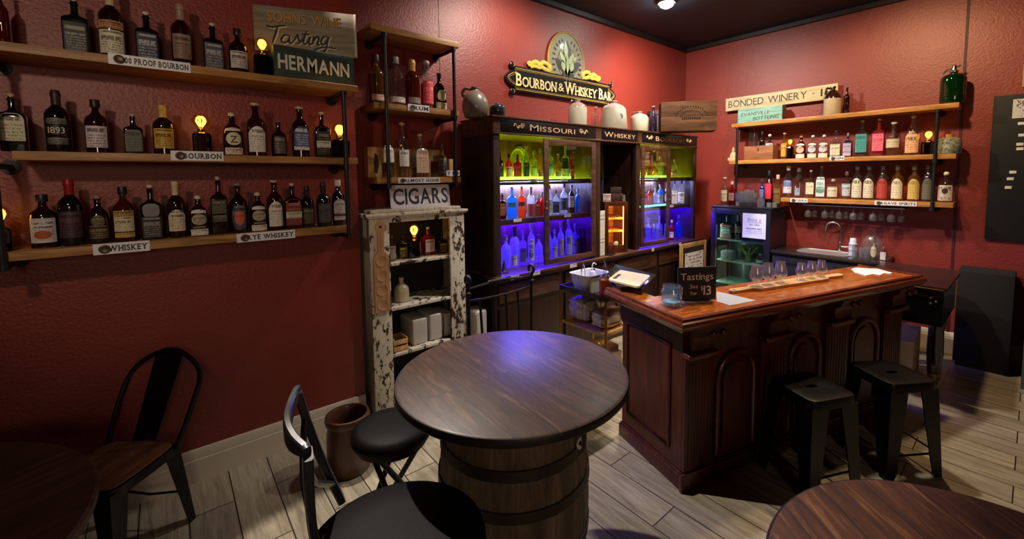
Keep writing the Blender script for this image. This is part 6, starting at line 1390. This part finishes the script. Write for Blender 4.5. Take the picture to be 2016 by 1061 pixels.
MB().box(W*.48,W*.52,-.004,0,hb*.62,hb*.9,.001).obj('latch', M_BRASS, t)
IN2 = ('x', 5.745, RZ[1]+.0115)
q = at_x(1484, 262, 5.745); t = thing('mixing_glass', 'clear mixing glass standing in the open wooden box', 'glass', (5.745, q.y, RZ[1]+.0115)); h = q.z-RZ[1]-.0115
MB().lathe([(.045,0),(.048,.005),(.056,h),(.051,h),(.043,.012),(.0005,.01)],24,caps=False).obj('body', GLASS['clear'], t, smooth=.8)
bottle(1500, 259, 11, IN2, 'tall', 'black', 'screw', (26,26,26), [], 'slim black bottle standing in the open wooden box', GRM)
bottle(1515, 264, 17, IN2, 'squat', 'clear', 'ball', (206,206,206), [(.4,.62,1.1,'rect',lab((220,222,222),(40,40,44),2,.4))], 'round bottle with white label standing in the open wooden box', GRM)
def rrow(items, plane, grp):
    for it in items:
        px, yt, w, shp, gl, cap, cc, L, d = it[:9]
        bottle(px, yt, w, plane, shp, gl, cap, cc, L, d, grp, liquid=it[9] if len(it) > 9 else None)
bb = (226,222,208)
rrow([(1544, 262, 13, 'tall', 'pale', 'cork', (196,170,120), [(.1,.6,1,'rect',lab((206,160,60),(110,80,30),4,.4))], 'slim bottle with yellow label beside a small lamp on the middle right shelf')], PM2, GRM)
edison(1556, 288, 311, ('x', 5.74, RZ[1]), 16, 273, 'small glowing filament lamp among the bottles on the middle right shelf')
def orb(ink, base=(206,206,206)): return [(.02,.2,1,'rect',lab(bb,(150,140,120),1,.3)), (.56,.65,1,'arch',lab(bb,(150,140,120),1,.3)), (.24,.54,.8,'oval',lab(base,ink,3,.5),'round_label')]
rrow([(1577, 267, 20, 'dome', 'amber', 'ball', (150,110,90), orb((150,70,40),(220,190,170)), 'amber bottle with orange round label and white base on the middle right shelf'),
 (1600, 266, 20, 'dome', 'clear', 'ball', (206,200,196), orb((70,84,130)), 'clear bottle with blue round label on the middle right shelf'),
 (1622, 265, 21, 'dome', 'clear', 'ball', (206,200,196), orb((60,56,80)), 'clear bottle with dark round label, second of the white-based pair'),
 (1646, 258, 22, 'square', 'clear', 'cork', (44,30,30), [(.08,.5,.64,'rect',lab((216,206,184),(120,100,80),4,.5))], 'square clear bottle with cream label above the GIN tag'),
 (1669, 262, 18, 'square', 'grey', 'screw', (130,120,120), [(.06,.2,.64,'rect',lab((190,176,206),(120,100,140),2,.3)), (.22,.58,.64,'rect',lab((186,170,206),(80,70,100),4,.5))], 'bottle with lilac label'),
 (1697, 237, 25, 'square', 'clear', 'cork', (206,186,160), [(.12,.62,.66,'rect',lab((60,150,150),(30,96,100),5,.5))], 'bottle with teal label'),
 (1730, 234, 25, 'square', 'pink', 'cork', (206,186,160), [(.14,.60,.66,'rect',lab((226,110,140),(190,50,80),4,.4))], 'bottle with pink label'),
 (1759, 241, 30, 'squat', 'clear', 'cork', (206,196,180), [(.24,.5,1.0,'rect',lab((210,200,176),(150,140,120),4,.3))], 'wide clear bottle with cream label between pink and peach ones'),
 (1797, 228, 30, 'dome', 'clear', 'cork', (196,176,160), [(.06,.6,1.0,'arch',lab((240,184,140),(70,50,46),6,.35))], 'large bottle with glowing peach label beside the lamp')], PM2, GRM)
edison(1829, 278, 302, ('x', 5.76, RZ[1]), 30, 256, 'glowing filament lamp at the right of the middle right shelf')
q = at_x(1870, 264, 5.74); t = thing('ceramic_jar', 'mottled green ceramic jar with cork at the right end of the middle right shelf', 'jar', (5.74, q.y, RZ[1]+.0006)); h = q.z-RZ[1]
mc, nt, b_, o_ = newmat('mottled_green_glaze'); nt.links.new(ramp(nt, noise(nt, mapped(nt,(1,1,1)), 40, 4), [(.35,(96,104,90)),(.5,(150,156,134)),(.65,(190,190,166))]), b_.inputs['Base Color']); b_.inputs['Roughness'].default_value = .3
MB().lathe([(.082,0),(.088,.006),(.092,h*.55),(.088,h*.74),(.05,h*.82),(.03,h*.84)],24).obj('body', mc, t, smooth=.8); MB().lathe([(.026,h*.841),(.03,h*.99),(.024,h)],16).obj('stopper', P('orange_cork',(196,140,70),.7), t)
# bottom tier
PB2 = ('x', 5.76, RZ[2]); GRB = 'bottles on the bottom right shelf'
wl2 = lab((214,208,186),(70,70,60),5,.35)
rrow([(1552, 327, 20, 'round', 'clear', 'screw', (214,214,214), [(.14,.34,1.0,'rect',lab((206,206,210),(120,130,170),2,.3)), (.34,.56,1.0,'arch',lab((90,104,160),(160,170,206),3,.4))], 'bottle with blue and white label, first on the bottom right shelf'),
 (1573, 330, 21, 'tall', 'clear', 'screw', (90,80,84), [(.08,.32,.5,'rect',lab((150,170,180),(70,100,140),2,.5))], 'clear bottle with small blue-grey label on the bottom right shelf'),
 (1596, 335, 18, 'square', 'clear', 'cork', (216,210,196), [(.14,.56,.66,'rect',lab((216,206,176),(130,120,96),4,.4))], 'bottle with ivory label and white cork on the bottom right shelf'),
 (1617, 327, 20, 'square', 'clear', 'cork', (190,170,150), [(.06,.66,.66,'rect',lab((200,214,214),(110,150,150),6,.35)), (.16,.36,.44,'oval',lab((40,120,96),(190,206,196),3,.4),'round_label',.002)], 'bottle with pale label and round green emblem'),
 (1640, 352, 24, 'squat', 'clear', 'ball', (150,140,130), [(.1,.6,1.0,'rect',lab((216,204,180),(130,80,60),4,.45))], 'short clear bottle with cream label on the bottom right shelf'),
 (1667, 338, 20, 'taper', 'clear', 'screw', (90,60,60), [(.12,.56,1.0,'rect',lab((190,204,214),(70,80,80),4,.45))], 'bottle with pale blue label on the bottom right shelf'),
 (1688, 325, 22, 'tall', 'clear', 'screw', (90,80,76), [(.06,.62,1.05,'arch',wl2)], 'left of the twin tall bottles with white labels over AGAVE SPIRITS'),
 (1711, 325, 23, 'tall', 'clear', 'screw', (90,80,76), [(.06,.62,1.05,'arch',wl2)], 'right of the twin tall bottles with white labels over AGAVE SPIRITS'),
 (1738, 325, 23, 'tall', 'clear', 'screw', (80,70,66), [(.06,.62,1.05,'arch',lab((180,64,56),(120,36,34),5,.35))], 'tall bottle with red label over the AGAVE SPIRITS tag'),
 (1767, 325, 25, 'tall', 'pale', 'screw', (110,96,80), [(.06,.62,1.05,'arch',lab((224,214,184),(130,120,96),5,.3))], 'tall bottle with ivory label between the red and yellow ones'),
 (1800, 325, 26, 'tall', 'pale', 'screw', (110,96,80), [(.06,.62,1.05,'arch',lab((206,178,96),(140,116,60),5,.3))], 'tall bottle with mustard yellow label'),
 (1827, 323, 24, 'tall', 'grey', 'screw', (90,84,80), [(.06,.62,1.05,'arch',lab((104,102,88),(70,70,60),5,.3))], 'tall bottle with grey-green label beside the pipe'),
 (1862, 338, 33, 'dome', 'clear', 'ball', (226,216,206), [(.05,.56,1.0,'rect',lab((214,200,186),(90,70,70),2,.3)), (.28,.46,.3,'oval',P('dark_portrait_mark',(60,44,48),.6),'portrait_mark',.002)], 'squat bottle with dark portrait label at the right end of the bottom right shelf')], PB2, GRB)
def rtag(px0, px1, py, z, s, lb_, h=.046): return shelf_tag(px0, px1, py, ('x', RX-.003), s, lb_, h)
rtag(1633, 1662, (312, 311), 0, 'GIN', 'white GIN tag on the middle right shelf edge'); rtag(1556, 1590, (394, 395), 0, 'VODKA', 'white VODKA tag on the bottom right shelf edge'); rtag(1722, 1805, (399, 402), 0, 'AGAVE SPIRITS', 'white AGAVE SPIRITS tag on the bottom right shelf edge')
# hanging stemware
t = thing('glass_rack', 'dark metal stemware rack under the bottom right shelf', 'rack', (5.78, .5, RZ[2]-.05))
ya, yb = ry(1588,405,5.78), ry(1786,410,5.78)
for dx in (-.12,-.05,.03,.10): MB().cyl((dx, yb-.5, -.03), (dx, ya-.5, -.03), .0045, n=8).obj('rail', M_PIPE, t)
mb = MB()
for y in (ya-.02, (ya+yb)/2, yb+.02): mb.cyl((-.12,y-.5,-.03),(.10,y-.5,-.03),.0045,n=8).cyl((-.12,y-.5,-.03),(-.12,y-.5,.0015),.0045,n=8).cyl((.10,y-.5,-.03),(.10,y-.5,.0015),.0045,n=8)
mb.obj('cross_bar', M_PIPE, t)
M_STEM = glass('stemware_glass', (236,234,234), (226,222,222), .09)
def stem_glass():
    mb = MB(); mb.lathe([(.032,0),(.033,-.003),(.006,-.008),(.004,-.06),(.008,-.066),(.03,-.085),(.036,-.115),(.032,-.15),(.029,-.15),(.033,-.115),(.027,-.088),(.0005,-.072)],20,caps=False); return mb
first = None; pos = (1591,1604,1624,1638,1652,1666,1680,1695,1719,1736,1755,1775)
lbl = ('first','second','third','fourth','fifth','sixth','seventh','eighth','ninth','tenth','eleventh','twelfth')
for k, px in enumerate(pos):
    x = 5.775+(.02 if k % 2 else -.055); p = at_x(px, 418, x)
    lb_ = '%s upside-down glass along the rack, counted from the fridge side' % lbl[k]
    if first is None:
        first = tag(stem_glass().obj('hanging_wine_glass', M_STEM, None, (x, p.y, RZ[2]-.072), smooth=1), lb_, 'glass', 'glasses hanging under the shelf')
    else:
        c = first.copy(); COL.objects.link(c); c.location = (x, p.y, RZ[2]-.072); c['label'] = lb_
# on the fridge
PFT = ('x', 5.56, FZ); GF = 'things on the fridge'
rrow([(1427, 349, 15, 'round', 'clear', 'cork', (206,196,180), [(.1,.52,1,'rect',lab((214,206,180),(120,110,90),4,.4))], 'clear bottle with cream label at the left end of the fridge top'),
 (1441, 357, 14, 'round', 'red', 'screw', (206,190,190), [(.16,.5,1,'rect',lab((206,150,140),(120,60,50),4,.4))], 'small rosy bottle beside the cut-glass bowl on the fridge'),
 (1500, 352, 10, 'round', 'blue', 'screw', (60,60,80), [(.3,.6,1,'rect',lab((110,160,206),(60,90,140),3,.4))], 'thin blue bottle behind the little glasses on the fridge'),
 (1514, 336, 15, 'tall', 'dark', 'screw', (40,26,30), [(.2,.64,1,'rect',lab((226,50,84),(180,30,60),2,.2))], 'bottle with hot pink label behind the little glasses on the fridge'),
 (1531, 344, 17, 'round', 'pale', 'screw', (196,176,150), [(.1,.56,1,'rect',lab((120,94,50),(60,44,20),4,.5))], 'bottle with gold and brown label at the right end of the fridge top')], ('x', 5.76, FZ), GF)
q = at_x(1469, 362, 5.53); t = thing('glass_bowl', 'heavy cut-glass bowl of small glasses on the fridge', 'bowl', (5.53, at_x(1470,380,5.53).y, FZ+.0006)); r = .135; h = .17
R = []
for rr_, z in ((.6,0),(.66,.01),(.92,h*.3),(1,h*.6),(.97,h),(.93,h),(.95,h*.6),(.86,h*.3),(.55,.02)): R.append([(r*rr_*(1 if i % 2 else .955)*math.cos(2*PI*i/32), r*rr_*(1 if i % 2 else .955)*math.sin(2*PI*i/32), z) for i in range(32)])
MB().rings(R).obj('bowl_body', glass('grey_cut_glass', (216,222,230), (210,216,228), .2), t, smooth=.3)
for k, (dx, dy) in enumerate(((-.04,.045),(.02,-.05),(-.04,-.02))):
    tag(MB().lathe([(.025,0),(.027,.004),(.034,.09),(.03,.09),(.024,.01),(.0005,.008)],18,caps=False).obj('small_glass', glass('sparkle_glass', (240,242,242), (236,238,240), .14), None, (5.53+dx, at_x(1470,380,5.53).y+dy, FZ+h*.55+k*.012), smooth=.8), ('left small glass in the cut-glass bowl','right small glass in the cut-glass bowl','middle small glass in the cut-glass bowl')[k], 'glass', 'small glasses on the fridge')
for k, (px, x, s_, lb_) in enumerate(((1498,5.45,1.2,'faceted glass decanter in front of the pink-labelled bottle'),(1514,5.43,.8,'small shot glass right of the faceted decanter'),(1525,5.45,.8,'small shot glass at the right edge of the fridge top'),(1452,5.40,.7,'small shot glass before the cut-glass bowl'))):
    p = at_x(px, 396, x)
    pr_ = [(.03,0),(.034,.005),(.04,.05),(.03,.08),(.012,.095),(.012,.115),(.017,.12),(.012,.15)] if k == 0 else [(.028,0),(.032,.005),(.034,.075),(.03,.075),(.027,.01),(.0005,.009)]
    tag(MB().lathe([(r_*s_, z*s_) for r_, z in pr_], 10 if k == 0 else 18, caps=(k == 0)).obj('decanter' if k == 0 else 'small_glass', glass('sparkle_glass', (240,242,242), (236,238,240), .14), None, (x, p.y, FZ+.0006), smooth=.3), lb_, 'decanter' if k == 0 else 'glass', 'small glasses on the fridge')
# ================================================================== CHALKBOARD, PIANO AND THE RIGHT EDGE
a = at_x(1957, 190, 5.875); b = at_x(1938, 470, 5.875)
t = thing('mounted_chalkboard', 'large black chalkboard on the right wall, cut off by the picture edge', 'chalkboard', (5.872, a.y, b.z), -PI/2); hb = a.z-b.z
MB().box(0,1.1,0,.022,0,hb,.004).obj('board', P('slate_black',(20,24,25),.6,spec=.3), t)
p0, p1 = at_x(1995, 196, 5.872), at_x(1997, 233, 5.872); x_ = a.y-p0.y
MB().box(x_,x_+.28,-.003,-.0005,p1.z-b.z,p0.z-b.z).obj('paper_sheet', printed((206,206,208),(70,70,76),4,.25), t, smooth=0)
lettering(t, 'SUNDAY', x_+.03, x_+.25, p0.z-b.z-.05, .034, -.003, M_INK, .0008, .012)
for px, py in ((2011,243),(2012,266),(2008,284),(2008,293),(1994,339),(1989,352),(1985,369)):
    p = at_x(px, py, 5.872); MB().box(a.y-p.y-.022,a.y-p.y+.022,-.006,-.0005,p.z-b.z-.013,p.z-b.z+.013,.002).obj('white_magnet', M_WHITE, t)
p = at_x(2012, 172, 5.885)
tag(MB().box(0,.5,0,.015,0,.2,.003).obj('tan_sign', P('tan_board',(170,140,104),.6), None, (5.875, p.y, p.z), -PI/2), 'tan board above the chalkboard, only its edge in view', 'sign')
# piano
t = thing('piano', 'small black lacquered piano at the far end of the bar', 'piano', (4.40, .40, 0))
M_LACQ = P('black_piano_lacquer', (16,13,14), .12, 0, .7); M_LID = P('dark_brown_piano_lid', (44,24,22), .3, 0, .15)
def rp(x0, x1, y0, y1, r, n=6):
    return arc(x1-r, y0+r, r, -PI/2, 0, n)+[(x1, y1),(x0, y1),(x0, y0)]
MB().prismz(rp(0,.93,0,.55,.12), .905, .93).obj('lid', M_LID, t, smooth=.3)
MB().prismz(rp(.03,.91,.02,.54,.11), .62, .9045).obj('case', M_LACQ, t, smooth=.3)
MB().tube([(-.004,.02,.912),(-.004,.54,.912)], .005, 8).obj('brass_strip', M_BRASS, t); MB().tube([(.024,.05,.85),(.024,.53,.85)], .004, 8).obj('brass_strip', M_BRASS, t)
for y, z in ((.09,.84),(.06,.815),(.09,.795)): MB().sphere((.022,y,z),.009).obj('knob', M_BRASS, t)
MB().lathe([(.045,.12),(.055,.3),(.05,.50),(.062,.56),(.062,.62)],20,(.42,.09,0)).obj('leg', M_LACQ, t); MB().lathe([(.045,.12),(.055,.3),(.05,.50),(.062,.56),(.062,.62)],20,(.84,.45,0)).obj('leg', M_LACQ, t); MB().lathe([(.045,.12),(.055,.3),(.05,.50),(.062,.56),(.062,.62)],20,(.12,.45,0)).obj('leg', M_LACQ, t)
for x, y in ((.42,.09),(.84,.45),(.12,.45)):
    MB().lathe([(.022,.06),(.04,.065),(.042,.12),(.03,.1205)],18,(x,y,0)).obj('brass_ferrule', M_BRASS, t); MB().cyl((x-.014,y,.03),(x+.014,y,.03),.03).obj('caster', P('brass_caster',(170,150,120),.3,1), t)
MB().box(.915,.96,.1,.3,.60,.62,.004).obj('pedal_bar', M_CHROME, t)
t = thing('speaker_cabinet', 'black draped case against the right wall beside the piano', 'case', (5.52, .08, 0))
MB().box(0,.34,0,.36,.04,.90,.01).obj('case_body', P('black_cloth',(10,10,12),.85,bump=.3,bscale=150), t); MB().box(.02,.32,.02,.34,0,.0395).obj('foot', M_BLACK, t)
a, b = at_z(1762, 765, 0), at_z(1850, 768, 0)
t = thing('cardboard_box', 'cream cardboard box on the floor under the piano', 'box', (4.62, .60, 0), .05)
M_CBX = P('cream_cardboard',(176,158,118),.7); MB().box(0,.55,0,.3,0,.40,.006).obj('box_body', M_CBX, t); MB().box(.26,.29,-.001,.301,.4005,.402).obj('tape', P('packing_tape',(150,124,86),.3), t, smooth=0)
t = thing('side_cabinet', 'grey-green cabinet end with brown top at the right picture edge', 'cabinet', (5.30, -.45, 0))
MB().box(0,.5,0,.455,0,.68,.004).obj('body', P('grey_green_paint',(74,84,76),.5), t); MB().box(-.01,.51,-.01,.46,.681,.92,.01).obj('top_drawer', wood('dim_brown_top', (48,30,26), (70,46,40), (88,60,52), (9,9,1.2), 3, .5), t)

# ================================================================== LIGHT
t = thing('ceiling_spotlight', 'bright round spotlight on the black ceiling over the bar', 'light', (4.10, 2.65, ZC-.001), 0, None)
MB().lathe([(.11,0),(.11,-.012),(.09,-.03),(.075,-.03),(.07,-.012),(.07,0)],32).obj('trim_ring', P('lamp_trim',(40,40,42),.5), t)
MB().lathe([(.066,-.013),(.07,-.03),(.062,-.055),(.035,-.072),(.0005,-.078)],28,caps=False).obj('lens', emis('spotlight_lens', (255,250,240), 120), t)
def lamp(name, loc, power, col, size=.05, spot=None, target=None, blend=.5):
    l = bpy.data.lights.new(name, 'SPOT' if spot else 'POINT'); l.energy = power; l.color = [c for c in lin(col)[:3]]; l.shadow_soft_size = size
    if spot: l.spot_size = math.radians(spot); l.spot_blend = blend
    o = bpy.data.objects.new(name, l); COL.objects.link(o); o.location = loc
    if target: o.rotation_euler = (Vector(target)-Vector(loc)).to_track_quat('-Z','Y').to_euler()
    return o
WARM, COOL, NEU = (255,214,160), (255,241,226), (255,230,200)
lamp('spot_bar', (4.10, 2.65, ZC-.11), 112, COOL, .06, 160, (5.7, 3.3, 0), 1.0)
lamp('spot_table', (3.45, 1.5, ZC-.06), 100, COOL, .07, 112, (4.05, 2.4, 0), .5)
lamp('spot_stools', (4.2, .95, ZC-.06), 66, WARM, .07, 144, (5.6, .9, .4), .5)
lamp('wall_fill_spot', (2.5, 2.55, ZC-.06), 46, COOL, .06, 124, (2.5, 3.468, 2.3), .8)  # added spot that brightens the left part of the back wall
lamp('spot_shelf', (.85, 3.03, ZC-.06), 165, COOL, .03, 48, (1.2, 1.35, 0), .2)
lamp('track_spot', (-.8, .9, 2.62), 18, NEU, .05, 64, (.0, 3.18, 2.15), .5)
lamp('room_fill', (-.6, -2.6, 2.3), 28, NEU, .4)  # unseen soft fill added behind the camera to lift surfaces facing it
w = bpy.data.worlds.new('world'); sc.world = w; w.use_nodes = True
w.node_tree.nodes['Background'].inputs['Color'].default_value = (1, .8, .65, 1); w.node_tree.nodes['Background'].inputs['Strength'].default_value = .02
